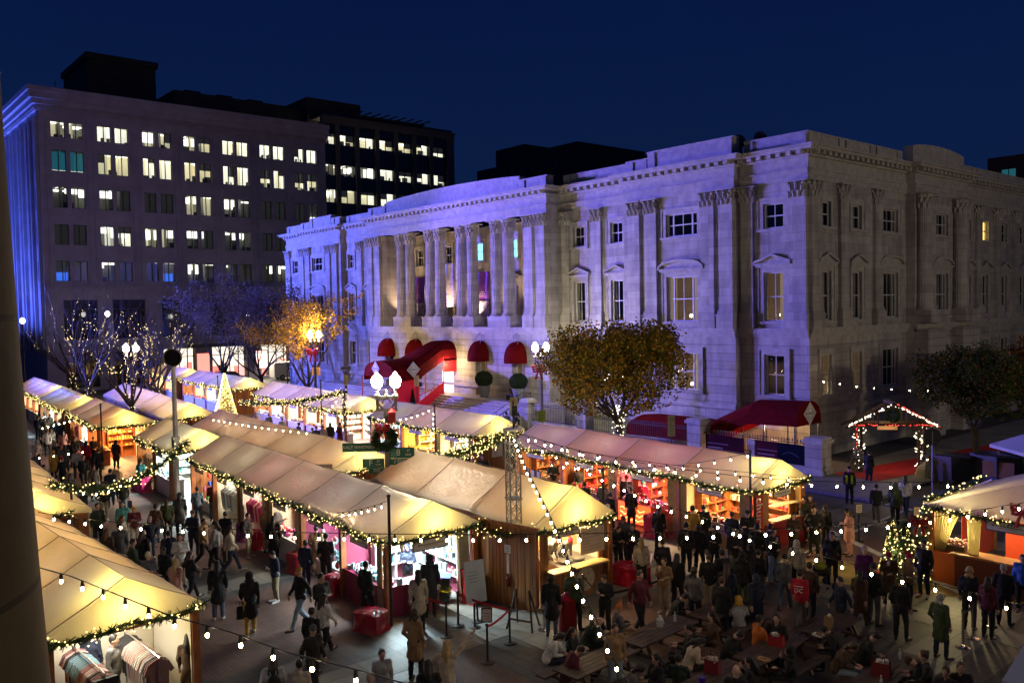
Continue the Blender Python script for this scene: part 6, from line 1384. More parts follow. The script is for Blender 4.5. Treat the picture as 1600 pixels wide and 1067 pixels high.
# ------------------------------------------------------------------ vehicles
def vehicle(kind, loc, rz, label, body_c, cat):
    t = thing(kind, label, cat, loc, rz); bm_ = mat(kind+'_paint', body_c, .25, var=0, spec=.6); TY = mat('tyre_rubber',(.015,.015,.015),.8); RIM = METAL
    if kind == 'white_van': prof = [(-2.7,.35),(-2.75,1.0),(-2.2,1.25),(-1.45,2.1),(-.9,2.35),(2.6,2.35),(2.75,2.2),(2.8,.35)]; hw=.98
    else: prof = [(-2.3,.35),(-2.35,.85),(-1.3,1.05),(-.6,1.62),(1.4,1.68),(2.15,1.1),(2.3,.95),(2.3,.35)]; hw=.9
    n=len(prof); a = MB()
    for y in (-hw,hw): a.v += []
    vs = [(x,-hw*(1 if z<1.1 else .9),z) for x,z in prof]+[(x,hw*(1 if z<1.1 else .9),z) for x,z in prof]
    a.add(vs, [tuple(range(n)),tuple(range(2*n-1,n-1,-1))]+[(i,n+i,n+(i+1)%n,(i+1)%n) for i in range(n)]); a.build('body', bm_, t)
    a = MB()
    if kind == 'white_van': a.quad((-2.12,-.93,1.3),(-1.5,-.93,2.0),(-1.5,.93,2.0),(-2.12,.93,1.3)); [a.quad((-1.75,s*.985,1.32),(-.6,s*.985,1.32),(-.6,s*.925,2.05),(-1.4,s*.925,2.0)) for s in (-1,1)]; [a.quad((.1,s*.985,1.35),(.9,s*.985,1.35),(.9,s*.93,2.0),(.1,s*.93,2.0)) for s in (-1,1)]
    else: a.quad((-1.28,-.8,1.08),(-.62,-.8,1.58),(-.62,.8,1.58),(-1.28,.8,1.08)); [a.quad((-1.0,s*.905,1.08),(1.8,s*.905,1.08),(1.3,s*.83,1.58),(-.5,s*.83,1.54)) for s in (-1,1)]
    a.build('windows', DGLASS, t)
    for x in (-1.7,1.7) if kind=='white_van' else (-1.4,1.4):
        for s in (-1,1): a = MB(); a.tube([(x,s*(hw-.18),.36),(x,s*(hw+.03),.36)],.36,16); w_=a.build('wheel', TY, t); a = MB(); a.tube([(x,s*(hw+.0),.36),(x,s*(hw+.045),.36)],.2,12); a.build('rim', RIM, w_)
    for s in (-1,1): a = MB(); a.cbox((-2.68 if kind=='white_van' else -2.3,s*.7,.9 if kind=='white_van' else .8),(.14,.3,.2)); a.build('headlight', mat('headlight_glass',(.5,.5,.5),.2), t)
    return t
vehicle('white_van', (-108,52.5,0), RAD(-95), 'white delivery van parked beyond the trees', (.55,.55,.53), 'van')
vehicle('dark_suv', (-107.5,43.5,0), RAD(-95), 'dark car parked left of the white van', (.02,.02,.022), 'car')
vehicle('grey_car', (-107,37.8,0), RAD(-95), 'pale car parked at the left end of the line', (.3,.31,.33), 'car')
for k,(y,c,lab) in enumerate(((41.5,'red_poster_glow','lit red poster case on the office ground floor'),(49.5,'pink_poster_glow','lit pink poster case beside the white van'))):
    t = thing('poster_case', lab, 'poster case', (-110.9,y,1.4), RAD(90), 'lit poster cases'); a = MB(); a.box(-.9,.9,-.1,.1,0,2.6); a.build('case', BLACK, t); a = MB(); a.box(-.8,.8,-.13,-.11,.1,2.5); a.build('poster', _mats[c], t)
light('AREA','storefront_glow',(-110.5,50,3.9),900,(1,.85,.62),9,(-104,50,0),sy=1.2)
bf = thing('barrier_fence','low metal crowd barrier in front of the van','barrier',(-80.5,39.2,0),0); a = MB(); a.tube([(0,0,.1),(0,0,1.1),(12,0,1.1),(12,0,.1),(0,0,.1)],.03,5)
for k in range(60): a.tube([(k*.2,0,.15),(k*.2,0,1.1)],.012,4)
a.build('bars', METAL, bf)
# ------------------------------------------------------------------ near pillar, queue posts, bins, tables
t = thing('stone_pillar', 'huge blurred brown stone pillar along the left edge', 'pillar', (-3.52,-.07,7.2)); a = MB()
a.lathe((0,0,0), [(.95,0),(.95,.12),(.80,.2),(.765,.5),(.745,.9),(.715,1.6),(.69,2.4),(.675,3.2),(.665,4.5)], 48)
a.build('shaft', brick_mat('weathered_brown_stone', (.13,.092,.034), (.09,.064,.025), (.05,.036,.015), 3, .9, .012, .85, .5, 'wall', .75), t, smooth=True)
tag(MB().box(-4.6,1.5,-6,.9,6.9,7.2).build('portico_floor', SMOOTH), kind='structure')
light('POINT', 'pillar_fill_light', (-.6,-1.6,10.6), 22, (1,.70,.26), .3)  # unseen fill behind the camera, added to warm the pillar
def at_(px, py, z=0): return onz(px, py, z)
def qpost(x, y, label, m, h=1.0, sign=False):
    t = thing('queue_post', label, 'queue post', (x,y,0), cdir, 'queue posts'); a = MB(); a.lathe((0,0,0), [(.18,0),(.18,.03),(.05,.06),(.03,.09),(.03,h-.05),(.045,h-.04),(.045,h),(.02,h+.02)], 14); a.build('post', m, t)
    if sign: a = MB(); a.box(-.14,.14,-.02,.0,h+.05,h+.42); s=a.build('sign_frame', BLACK, t); a = MB(); a.box(-.11,.11,-.026,-.021,h+.08,h+.39); a.build('sign_sheet', SIGNW, s); a = MB(); [a.box(-.07,.07,-.03,-.027,h+.14+k*.07,h+.155+k*.07) for k in range(3)]; a.build('print', INK, s)
    return t
CHR = mat('polished_steel',(.6,.58,.5),.2,metal=1)
qb = [((-18.96,13.57),'black queue post behind the woman in the tan coat',BLACK,0),((-17.42,14.55),'black queue post below the plank wall',BLACK,0),((-19.4,14.3),'thin black queue post at the foot of the menu board',BLACK,0),((-16.86,13.33),'black queue post topped with a small framed sign',BLACK,1),((-19.88+.6,14.9),'black queue post before the red case by the candle stall',BLACK,0),
      ((-17.47,15.84),'steel queue post left of the long dark coat',CHR,0),((-18.04,17.98),'steel queue post below the round sign',CHR,0),((-16.5,17.2),'black queue post beside the man in black',BLACK,0),((-16.23,19.74),'black queue post behind the tan sweater',BLACK,0),
      ((-9.16,22.92),'brass queue post nearest the grey-haired woman',CHR,0),((-9.23,23.72),'brass queue post behind the nearest one',CHR,0),((-9.24,24.9),'brass queue post beside the counter queue',CHR,0),
      (tuple(at_(1432,850)[:2]),'post with small framed sign by the slim Christmas tree',BLACK,1),(tuple(at_(1342,845)[:2]),'post with small framed sign beside the pink puffer coat',BLACK,1)]
for p, lab, m_, sg in qb: qpost(p[0], p[1], lab, m_, sign=bool(sg))
RIB = mat('red_queue_ribbon',(.45,.01,.02),.6)
def ribbon(p, q, m, label, sag=.05):
    p, q = Vector(p), Vector(q); pts = sagged([p,q],8,sag); t = thing('queue_ribbon', label, 'ribbon', tuple(p), 0, 'queue ribbons'); a = MB()
    for u, v in zip(pts, pts[1:]):
        u, v = u-p, v-p; h = Vector((0,0,.035)); a.quad(u-h, v-h, v+h, u+h)
    a.build('strap', m, t)
ribbon((-17.42,14.55,.93),(-19.4,14.3,.93),RIB,'red ribbon between the posts below the menu board'); ribbon((-17.42,14.55,.93),(-16.86,13.33,.93),RIB,'red ribbon running to the framed-sign post'); ribbon((-18.96,13.57,.93),(-20.3,13.6,.9),RIB,'red ribbon behind the tan coat')
ribbon((-16.5,17.2,.93),(-16.23,19.74,.93),BLACK,'black strap between the posts behind the benches'); ribbon((-18.04,17.98,.93),(-16.5,17.2,.93),BLACK,'black strap below the round sign'); ribbon((-9.23,23.72,.93),(-9.16,22.92,.93),BLACK,'black strap between the brass posts')
t = thing('menu_easel','tall pale blue menu board leaning on a black post','menu board',(-18.9,14.55,0), cdir+.5); a = MB(); a.cbox((0,0,1.35),(.62,.03,1.15),rx=RAD(-10)); b_=a.build('board', mat('pale_blue_board',(.38,.45,.5),.6), t); a = MB(); a.lathe((0,.08,0),[(.18,0),(.18,.03),(.03,.05),(.03,1.1)],12); a.build('post', BLACK, t)
a = MB(); rr = random.Random(8)
for k in range(8): z=.95+k*.1; a.cbox((-.1+.05*rr.random(),-.028-(z-1.35)*.17,z),(.2+.15*rr.random(),.004,.014),rx=RAD(-10))
a.build('print', INK, b_)
t = thing('red_case','tall red tin case standing against the cream curtain','case',(-20.6,15.75,0),.15); a = MB(); a.box(-.3,.3,-.2,.2,0,1.0); a.build('case', REDP, t); a = MB(); a.box(-.32,.32,-.22,.22,1.0,1.06); a.build('lid', TARP, t)
t = thing('a_frame','dark folding frame leaning by the plank wall','frame',(-17.9,15.3,0),.4); a = MB(); [a.tube(p_,.03,5) for p_ in (((-.4,0,0),(-.2,.25,1.1)),((.4,0,0),(.2,.25,1.1)),((-.35,.6,0),(-.2,.25,1.1)),((.35,.6,0),(.2,.25,1.1)),((-.35,.05,.3),(.35,.05,.3)))]; a.build('frame', AW, t)
def tarp_box(p, s, rz, label, m=TARP, grp='objects wrapped in glossy red tarpaulin'):
    t = thing('wrapped_crate', label, 'wrapped crate', (p[0],p[1],0), rz, grp); a = MB(); n=6; rr=random.Random(int(p[0]*10)); vs=[]; 
    for k,(z,f) in enumerate(((0,1.12),(.15,1.0),(s[2]*.5,.96),(s[2]*.93,1.0),(s[2],.86),(s[2]+.02,.5))):
        for j in range(24):
            an=2*math.pi*(j+.5)/24; ca,sa=math.cos(an),math.sin(an); q=1/max(abs(ca),abs(sa)); q=q*.92; vs.append((ca*q*s[0]/2*f+rr.gauss(0,.012),sa*q*s[1]/2*f+rr.gauss(0,.012),z+rr.gauss(0,.012)*(k>2)))
    a.add(vs,[(i*24+j,i*24+(j+1)%24,(i+1)*24+(j+1)%24,(i+1)*24+j) for i in range(5) for j in range(24)]+[tuple(5*24+j for j in range(24))]); a.build('tarpaulin', m, t); a = MB(); a.box(-s[0]*.52,s[0]*.52,-.01,.01,s[2]*.5,s[2]*.53); a.build('strap', REDP, t); return t
tarp_box((-20.9,12.35),(.95,.75,.55),.3,'low red tarpaulin bundle at the candle stall corner post')
tarp_box((-24.4,13.1),(.7,.6,.6),.1,'red wrapped crate between the magenta stalls'); tarp_box((-27.3,13.25),(.7,.6,.7),.1,'red wrapped crate beside the man in a navy jacket'); tarp_box((-31.2,13.5),(.7,.55,.7),.1,'red wrapped crate behind the khaki trousers')
tarp_box((-32.6,13.6),(.6,.5,.7),.1,'purple-red wrapped crate by the striding woman',mat('purple_tarp',(.2,.02,.14),.3,bump=.8)); tarp_box((-45.6,13.7),(1.3,.7,.8),.1,'bright pink wrapped crate by the turquoise table stall',mat('pink_tarp',(.5,.03,.12),.3,bump=.8)); tarp_box((-56.5,13.6),(1.4,.8,.7),.1,'red wrapped crates before the orange doorway stall')
tarp_box((-18.5,20.6),(1.3,.8,.65),.1,'red wrapped crate beside the black pole behind the hatch'); tarp_box((-21.6,25.5),(.9,.6,.9),.1,'red wrapped barrel beside the cream curtain')
t = thing('drum','tall red drum with pale rim between the hatch queue','barrel',(-17.05,16.35,0)); a = MB(); a.lathe((0,0,0),[(.26,0),(.27,.9),(.26,.92)],18); a.build('body', mat('dark_red_drum',(.2,.008,.01),.4), t); a = MB(); a.lathe((0,0,.9),[(.28,0),(.28,.03),(.1,.12),(.05,.2)],16); a.build('lid', TARP, t)
DW = mat('dark_table_wood',(.06,.035,.025),.55,var=.35,vscale=4)
def table(x, y, L, label):
    t = thing('picnic_table', label, 'table', (x,y,0), RAD(3), 'dark picnic tables'); a = MB()
    for k in range(5): a.box(-.38+k*.155,-.38+k*.155+.145,-L/2,L/2,.71,.75)
    a.build('tabletop', DW, t)
    for s in (-1,1):
        a = MB()
        for k in range(2): a.box(s*.78-.15+k*.155,s*.78-.15+k*.155+.145,-L/2,L/2,.42,.46)
        a.build('seat', DW, t)
        a = MB(); yy = s*(L/2-.35); a.tube([(-.62,yy,0),(-.25,yy,.71)],.05,4); a.tube([(.62,yy,0),(.25,yy,.71)],.05,4); a.box(-.85,.85,yy-.04,yy+.04,.36,.42); a.build('leg', DW, t)
for x,y,L,lab in ((-13.85,14.2,2.2,'dark table under the man scrolling his phone at the near end'),(-14.05,16.7,2.4,'dark table with water jugs beside the plank walkway'),(-13.95,19.1,2.0,'dark table with the red shopping bag'),(-11.4,15.4,2.2,'dark table at the bottom edge with a blue cup'),(-11.5,17.8,2.3,'dark table with the red gift basket'),(-11.3,20.2,1.9,'dark table with the open sandwich box'),(-9.0,18.6,2.4,'dark table at the right with bottles and a red bag'),(-8.9,16.1,2.0,'dark table cut by the bottom edge at the right')): table(x,y,L,lab)
def bag(p, s, c, label, rz=.3, z=0.0, handles=True, name='shopping_bag'):
    t = thing(name, label, 'bag', (p[0],p[1],z), rz); a = MB(); w,d,h=s; a.add([(-w/2,-d/2,0),(w/2,-d/2,0),(w/2,d/2,0),(-w/2,d/2,0),(-w*.46,-d*.4,h),(w*.46,-d*.4,h),(w*.46,d*.4,h),(-w*.46,d*.4,h),(-w*.5,0,h*.5),(w*.5,0,h*.5)],[(0,3,2,1),(0,1,5,4),(1,2,6,5),(2,3,7,6),(3,0,4,7)]); a.build('body', mat('bag_%d_%d_%d'%tuple(int(v*100) for v in c),c,.6), t)
    a = MB(); rr_ = random.Random(int(p[0]*100)); [a.cbox((rr_.uniform(-w*.3,w*.3),rr_.uniform(-d*.2,d*.2),h*.98),(w*.22,d*.3,.08+.06*rr_.random()),rr_.random()*3,rx=rr_.uniform(-.6,.6)) for k in range(5)]; a.build('tissue', SIGNW, t) if z>.5 else None
    if handles: a = MB(); [a.tube([(-w*.25,y,h),(-w*.2,y,h+.14),(w*.2,y,h+.14),(w*.25,y,h)],.008,4) for y in (-d*.4,d*.4)]; a.build('handle', BLACK, t)
    return t
bag((-13.9,19.0),(.34,.22,.30),(.30,.008,.015),'red gift bag with white ribbons on the table',z=.75); bag((-11.5,18.0),(.36,.26,.24),(.28,.008,.015),'red basket bag with tissue on the middle table',z=.75); bag((-11.6,15.6),(.34,.22,.3),(.18,.008,.015),'dark red bag by the blue cup',z=.75); bag((-9.0,18.2),(.4,.3,.3),(.16,.006,.01),'dark red bag on the right-hand table',z=.75); bag((-11.2,19.9),(.22,.14,.3),(.26,.16,.08),'brown paper bag standing on the table end',z=.75,handles=False)
def small(name, p, label, build, cat):
    t = thing(name, label, cat, p); build(t); return t
def bottle_b(t): a = MB(); a.lathe((0,0,0),[(.035,0),(.035,.16),(.015,.2),(.015,.24)],8); a.build('bottle', GLASS2, t); a = MB(); a.lathe((0,0,.24),[(.018,0),(.018,.02)],8); a.build('cap', SIGNW, t)
GLASS2 = mat('pale_clear_plastic',(.45,.48,.48),.15)
small('water_bottle',(-14.15,17.45,.75),'clear bottle on the far end of the jug table',bottle_b,'bottle'); small('water_bottle',(-9.1,19.3,.75),'clear bottle standing on the right-hand table',bottle_b,'bottle'); small('water_bottle',(-8.7,17.6,.75),'clear bottle at the near end of the right-hand table',bottle_b,'bottle')
def jug_b(t): a = MB(); a.lathe((0,0,0),[(.09,0),(.1,.18),(.05,.24),(.05,.28)],12); a.build('jug', GLASS2, t); a = MB(); a.tube([(.09,0,.06),(.15,0,.12),(.08,0,.2)],.01,4); a.build('handle', GLASS2, t)
small('water_jug',(-14.2,16.9,.75),'clear jug on the table behind the tan jacket',jug_b,'jug')
def box_b(c): 
    def f(t): a = MB(); a.box(-.14,.14,-.1,.1,0,.04); a.build('tray', mat('food_tray_%d'%int(c[0]*99),c,.7), t); a = MB(); a.ell((0,0,.05),(.09,.06,.03),8,5); a.build('food', mat('food_brown',(.3,.15,.05),.7), t)
    return f
small('food_box',(-11.1,19.25,.75),'open white food box before the eating man',box_b((.55,.55,.5)),'food box'); small('food_box',(-13.75,14.9,.75),'cardboard food tray before the maroon quilted coat',box_b((.4,.25,.12)),'food box'); small('food_box',(-11.2,17.0,.75),'cardboard tray held over the middle table',box_b((.35,.22,.1)),'food box')
def cup_b(t): a = MB(); a.lathe((0,0,0),[(.06,0),(.08,.16)],12); a.build('cup', mat('royal_blue_cup',(.05,.01,.45),.4), t); a = MB(); a.lathe((0,0,.16),[(.085,0),(.085,.015)],12); a.build('lid', mat('royal_blue_lid',(.04,.01,.3),.4), t)
small('blue_cup',(-11.35,14.9,.75),'royal blue cup on the table at the bottom edge',cup_b,'cup')
def stroller_b(t):
    a = MB(); a.tube([(-.3,-.25,.1),(0,.1,.75),(.1,.35,1.0)],.02,5); a.tube([(-.3,.25,.1),(0,.1,.75)],.02,5); a.build('frame', BLACK, t); a = MB(); a.ell((0,0,.6),(.28,.3,.22),10,7); a.build('seat', mat('stroller_cloth',(.03,.03,.03),.8), t); a = MB(); a.ell((-.1,-.1,.75),(.2,.2,.14),8,6); a.build('lime_cushion', mat('lime_cloth',(.35,.4,.03),.8), t)
    for x,y in ((-.35,-.3),(-.35,.3),(.3,-.3),(.3,.3)): a = MB(); a.tube([(x,y-.02,.13),(x,y+.02,.13)],.13,12); a.build('wheel', BLACK, t)
p=at_(1284,918); t = thing('stroller','black pushchair with lime cushion beside the man in red','pushchair',(p.x,p.y,0),1); stroller_b(t)

# ------------------------------------------------------------------ people
SKIN = {'l': mat('light_skin',(.50,.31,.23),.55), 'm': mat('tan_skin',(.33,.19,.12),.55), 'd': mat('dark_skin',(.12,.065,.04),.5)}
EYE = mat('eye_dark',(.01,.008,.008),.3); LIP = mat('lip',(.25,.08,.06),.5); SHOE = {'k': mat('black_shoe',(.012,.012,.012),.5), 'w': mat('white_shoe',(.55,.54,.5),.6), 'b': mat('brown_boot',(.08,.04,.02),.6)}
CC = dict(k=(.014,.014,.016), n=(.014,.02,.045), g=(.10,.10,.105), L=(.30,.31,.32), c=(.48,.42,.32), w=(.60,.59,.56), t=(.27,.17,.085), b=(.075,.04,.022), m=(.11,.014,.028), r=(.40,.008,.03), o=(.45,.13,.02), y=(.42,.24,.03), G=(.05,.075,.028), T=(.07,.32,.30), p=(.45,.22,.20), u=(.12,.015,.11), d=(.06,.09,.15), D=(.22,.29,.36), h=(.30,.25,.16), B=(.03,.11,.45), q=(.018,.032,.022), s=(.13,.17,.22))
CNAME = dict(k='black',n='navy',g='grey',L='light_grey',c='cream',w='white',t='tan',b='brown',m='maroon',r='red',o='orange',y='mustard',G='olive',T='teal',p='pink',u='purple',d='denim',D='pale_denim',h='khaki',B='blue',q='dark_green',s='slate')
HC = dict(k=(.010,.008,.007), b=(.045,.022,.012), y=(.36,.24,.10), g=(.28,.27,.26), r=(.10,.035,.015))
def cloth(c): return mat(CNAME[c]+'_cloth', CC[c], .9, var=.22, vscale=7, bump=.35, bscale=22)
def hairm(c): return mat('hair_'+{'k':'black','b':'brown','y':'blond','g':'grey','r':'auburn'}[c], HC[c], .55, var=.35, vscale=30, bump=.4, bscale=60)
def V(*a): return Vector(a)
def base_pose():
    return dict(pel=V(0,0,.95), ch=V(0,0,1.27), nk=V(0,-.01,1.46), hd=V(0,.03,1.60),
      shL=V(-.175,0,1.40), elL=V(-.235,-.03,1.13), wrL=V(-.235,.05,.89), hL=V(0,.12,-1), shR=V(.175,0,1.40), elR=V(.235,-.03,1.13), wrR=V(.235,.05,.89), hR=V(0,.12,-1),
      hpL=V(-.09,0,.90), knL=V(-.105,.02,.49), anL=V(-.11,-.02,.09), toL=V(-.135,.14,.035), hpR=V(.09,0,.90), knR=V(.105,.02,.49), anR=V(.11,-.02,.09), toR=V(.135,.14,.035))
def P_(**k): p = base_pose(); p.update(k); return p
def shift_upper(p, lean, dz=0.0, dy=0.0):
    c = p['pel'].copy(); Mx = Matrix.Rotation(-lean, 3, 'X')
    for k in ('ch','nk','hd','shL','shR','elL','elR','wrL','wrR'): p[k] = c + Mx @ (p[k]-c)
    return p
def sit(**k):
    p = P_(hpL=V(-.09,.02,.90), knL=V(-.13,.44,.93), anL=V(-.13,.42,.53), toL=V(-.14,.58,.48), hpR=V(.09,.02,.90), knR=V(.13,.44,.93), anR=V(.13,.40,.53), toR=V(.14,.56,.48), elL=V(-.24,.08,1.16), elR=V(.24,.08,1.16), wrL=V(-.10,.30,1.20), wrR=V(.10,.30,1.20), hL=V(.4,.9,.05), hR=V(-.4,.9,.05))
    p.update(k)
    for q in p:
        if q not in ('hL','hR'): p[q] = p[q]-V(0,0,.445)
    return p
POSES = {
 'stand': P_(), 'stand2': P_(pel=V(.02,0,.95), knR=V(.13,.07,.50), anR=V(.15,.03,.09), toR=V(.22,.17,.035), elL=V(-.25,-.06,1.14), wrL=V(-.18,.10,.95)),
 'walk': P_(knL=V(-.09,.20,.53), anL=V(-.09,.33,.11), toL=V(-.10,.49,.10), knR=V(.09,-.02,.49), anR=V(.10,-.33,.16), toR=V(.10,-.22,.04), elL=V(-.22,-.14,1.14), wrL=V(-.20,-.20,.90), elR=V(.22,.08,1.13), wrR=V(.19,.25,.96)),
 'walk2': P_(knR=V(.09,.17,.52), anR=V(.09,.26,.10), toR=V(.10,.42,.07), knL=V(-.09,-.02,.49), anL=V(-.10,-.28,.13), toL=V(-.10,-.15,.035), elR=V(.22,-.13,1.14), wrR=V(.21,-.16,.90), elL=V(-.22,.05,1.13), wrL=V(-.20,.20,.94)),
 'phone': P_(hd=V(0,.07,1.585), elL=V(-.23,-.02,1.13), wrL=V(-.09,.22,1.16), hL=V(.5,.8,.3), elR=V(.23,-.02,1.13), wrR=V(.09,.22,1.18), hR=V(-.5,.8,.3)),
 'pocket': P_(elL=V(-.29,-.07,1.15), wrL=V(-.20,.07,.97), hL=V(.3,.2,-1), elR=V(.29,-.07,1.15), wrR=V(.20,.07,.97), hR=V(-.3,.2,-1), knR=V(.12,.06,.50), toR=V(.19,.15,.035)),
 'cup': P_(elR=V(.24,.05,1.16), wrR=V(.08,.22,1.36), hR=V(-.3,.3,1), elL=V(-.24,.0,1.13), wrL=V(-.05,.22,1.10), hL=V(.8,.5,.1)),
 'arms': P_(elL=V(-.24,.03,1.15), wrL=V(.05,.17,1.17), hL=V(1,.1,0), elR=V(.24,.03,1.15), wrR=V(-.05,.19,1.14), hR=V(-1,.1,0)),
 'raise': P_(elR=V(.36,.03,1.58), wrR=V(.53,.08,1.80), hR=V(.7,.1,.7), elL=V(-.32,.05,1.22), wrL=V(-.36,.12,.99), hd=V(.02,.03,1.60)),
 'lean': shift_upper(P_(elL=V(-.23,.12,1.16), wrL=V(-.14,.34,1.10), hL=V(.2,1,-.3), elR=V(.23,.12,1.16), wrR=V(.14,.34,1.10), hR=V(-.2,1,-.3)), RAD(42)),
 'sit': sit(), 'sitlean': shift_upper(sit(hd=V(0,.08,1.56)), RAD(24)), 'siteat': sit(wrR=V(.06,.22,1.42), elR=V(.24,.14,1.20), hR=V(-.3,.2,1)),
}
def vol(caps, ells=(), vox=.019, smooth=4, name='shape', wr=.0, seed=0):
    a = MB()
    for (p, q, r1, r2) in caps:
        a.tube([p, p.lerp(q,.5), q], [r1, (r1+r2)/2, r2], 12); a.ell(p, r1, 12, 8); a.ell(q, r2, 12, 8)
    for c, r, Mx in ells: a.ell(c, r, 14, 10, M=Mx)
    me = a.mesh('tmp', []) ; o = bpy.data.objects.new('tmp', me); COL.objects.link(o)
    md = o.modifiers.new('r','REMESH'); md.mode = 'VOXEL'; md.voxel_size = vox; md.use_smooth_shade = True
    ms = o.modifiers.new('s','SMOOTH'); ms.factor = .5; ms.iterations = smooth
    dg = bpy.context.evaluated_depsgraph_get(); out = bpy.data.meshes.new_from_object(o.evaluated_get(dg)); bpy.data.objects.remove(o); bpy.data.meshes.remove(me)
    if wr:
        for v in out.vertices:
            c = v.co; n_ = noise.noise(Vector((c.x*9+seed, c.y*9, c.z*5)))*wr + noise.noise(Vector((c.x*22, c.y*22+seed, c.z*14)))*wr*.5
            v.co = c + v.normal*n_
    out.name = name; return out
def hand(a, w, d, side):
    d = d.normalized(); up = Vector((0,0,1)) if abs(d.z)<.8 else Vector((0,1,0)); s = d.cross(up).normalized()*side; n = s.cross(d).normalized()
    if n.dot(Vector((0,1,0)))<0 and abs(d.z)>.8: n = -n
    a.tube([w-d*.02, w+d*.03, w+d*.085], [.024,.034,.030], 8, 0)
    for k,(off,L) in enumerate(((-.028,.062),(-.010,.075),(.010,.070),(.028,.055))):
        p0 = w+d*.08+s*off; p1 = p0+d*L*.5-n*.004+s*off*.15; p2 = p1+d*L*.35-n*.018; p3 = p2+d*L*.12-n*.02; a.tube([p0,p1,p2,p3],[.0095,.009,.008,.006],6,0)
    p0 = w+d*.025-s*.03; a.tube([p0, p0-s*.022+d*.03, p0-s*.025+d*.058-n*.01],[.012,.011,.008],6,0)
def build_pose(key):
    p = POSES[key]; out = {}
    def limbs(r): return r
    hd = p['hd']; up = (hd-p['nk']).normalized(); seated = key.startswith('sit')
    fwdv = Vector((0,1,0)) if key!='lean' else Vector((0,.75,-.66)); 
    rt = Vector((1,0,0)); fw_ = (fwdv - up*fwdv.dot(up)).normalized() if abs(fwdv.dot(up))<.98 else Vector((0,0,-1)); HM = Matrix((rt, fw_, up if key!='lean' else rt.cross(fw_))).transposed()
    H = lambda x,y,z: hd + HM @ Vector((x,y,z))
    caps = [(p['pel'],p['ch'],.125,.135),(V(-.07,0,0)+p['ch'],V(.07,0,0)+p['ch'],.115,.115),(V(-.06,0,0)+p['pel'],V(.06,0,0)+p['pel'],.11,.11),(p['ch'],p['nk'],.12,.055),(p['nk'],hd+(p['nk']-hd)*.25,.052,.05),(p['shL'],p['shR'],.055,.055)]
    for s in 'LR':
        caps += [(p['sh'+s],p['el'+s],.048,.038),(p['el'+s],p['wr'+s],.038,.026),(p['hp'+s],p['kn'+s],.082,.055),(p['kn'+s],p['an'+s],.055,.036),(p['an'+s],p['to'+s],.038,.032)]
    ells = [(hd+up*.01,(.075,.094,.115),HM),(H(0,.03,-.075),(.050,.055,.045),HM),(H(0,.098,-.005),(.014,.022,.024),HM),(H(-.077,.0,-.01),(.012,.022,.030),HM),(H(.077,.0,-.01),(.012,.022,.030),HM)]
    body = vol(caps, ells, .0165, 3, 'person')
    # eyes, mouth and hands joined into the same mesh
    a = MB(); 
    for s in (-1,1): a.ell(H(s*.030,.089,.018),(.012,.008,.008),8,5,1,HM)
    a.ell(H(0,.094,-.052),(.024,.008,.007),8,5,2,HM)
    hand(a, p['wrL'], p['hL'], 1); hand(a, p['wrR'], p['hR'], -1)
    vs = [tuple(v.co) for v in body.vertices]; fs = [tuple(f.vertices) for f in body.polygons]; o = len(vs)
    me = bpy.data.meshes.new('person'); me.from_pydata(vs+a.v, [], fs+[tuple(i+o for i in f) for f in a.f]); 
    for m_ in (SKIN['l'],EYE,LIP): me.materials.append(m_)
    me.polygons.foreach_set('material_index', [0]*len(fs)+a.mi); me.polygons.foreach_set('use_smooth',[True]*(len(fs)+len(a.f))); me.update(); out['body'] = me
    down = (p['pel']-p['ch']).normalized()
    arms = []
    for s in 'LR': w2 = p['el'+s].lerp(p['wr'+s],.90); arms += [(p['sh'+s],p['el'+s],.070,.058),(p['el'+s],w2,.057,.040)]
    tor = [(p['pel']+down*.02,p['ch'],.155,.160),(V(-.075,0,0)+p['ch'],V(.075,0,0)+p['ch'],.135,.135),(V(-.07,0,0)+p['pel']+down*.03,V(.07,0,0)+p['pel']+down*.03,.130,.130),(p['ch'],p['nk']-up*.03,.135,.075),(p['shL'],p['shR'],.072,.072)]
    out['jacket'] = vol(tor+arms, (), .019, 3, 'jacket', .017, 1)
    if not seated:
        k2 = (p['knL']+p['knR'])/2; hem = V(0,(k2.y)*.6,.62)
        out['coat'] = vol(tor+arms+[(p['pel'],hem+V(-.05,0,0),.16,.17),(p['pel'],hem+V(.05,0,0),.16,.17)], (), .020, 3, 'coat', .019, 5)
    else: out['coat'] = out['jacket']
    tr = [(V(-.06,0,0)+p['pel'],V(.06,0,0)+p['pel'],.118,.118)]
    for s in 'LR': tr += [(p['hp'+s],p['kn'+s],.098,.074),(p['kn'+s],p['kn'+s].lerp(p['an'+s],.9),.074,.060)]
    out['trousers'] = vol(tr, (), .019, 3, 'trousers', .018, 9)
    sh = []
    for s in 'LR': d_ = (p['to'+s]-p['an'+s]); sh += [(p['an'+s]+V(0,-.02,-.03),p['an'+s]+V(0,-.01,.0),.043,.042),(p['an'+s]+V(0,-.02,-.035),p['to'+s]+d_*.25,.044,.040)]
    out['shoes'] = vol(sh, (), .016, 2, 'shoes'); out['H'] = (hd, HM, up); return out
_pc = {}
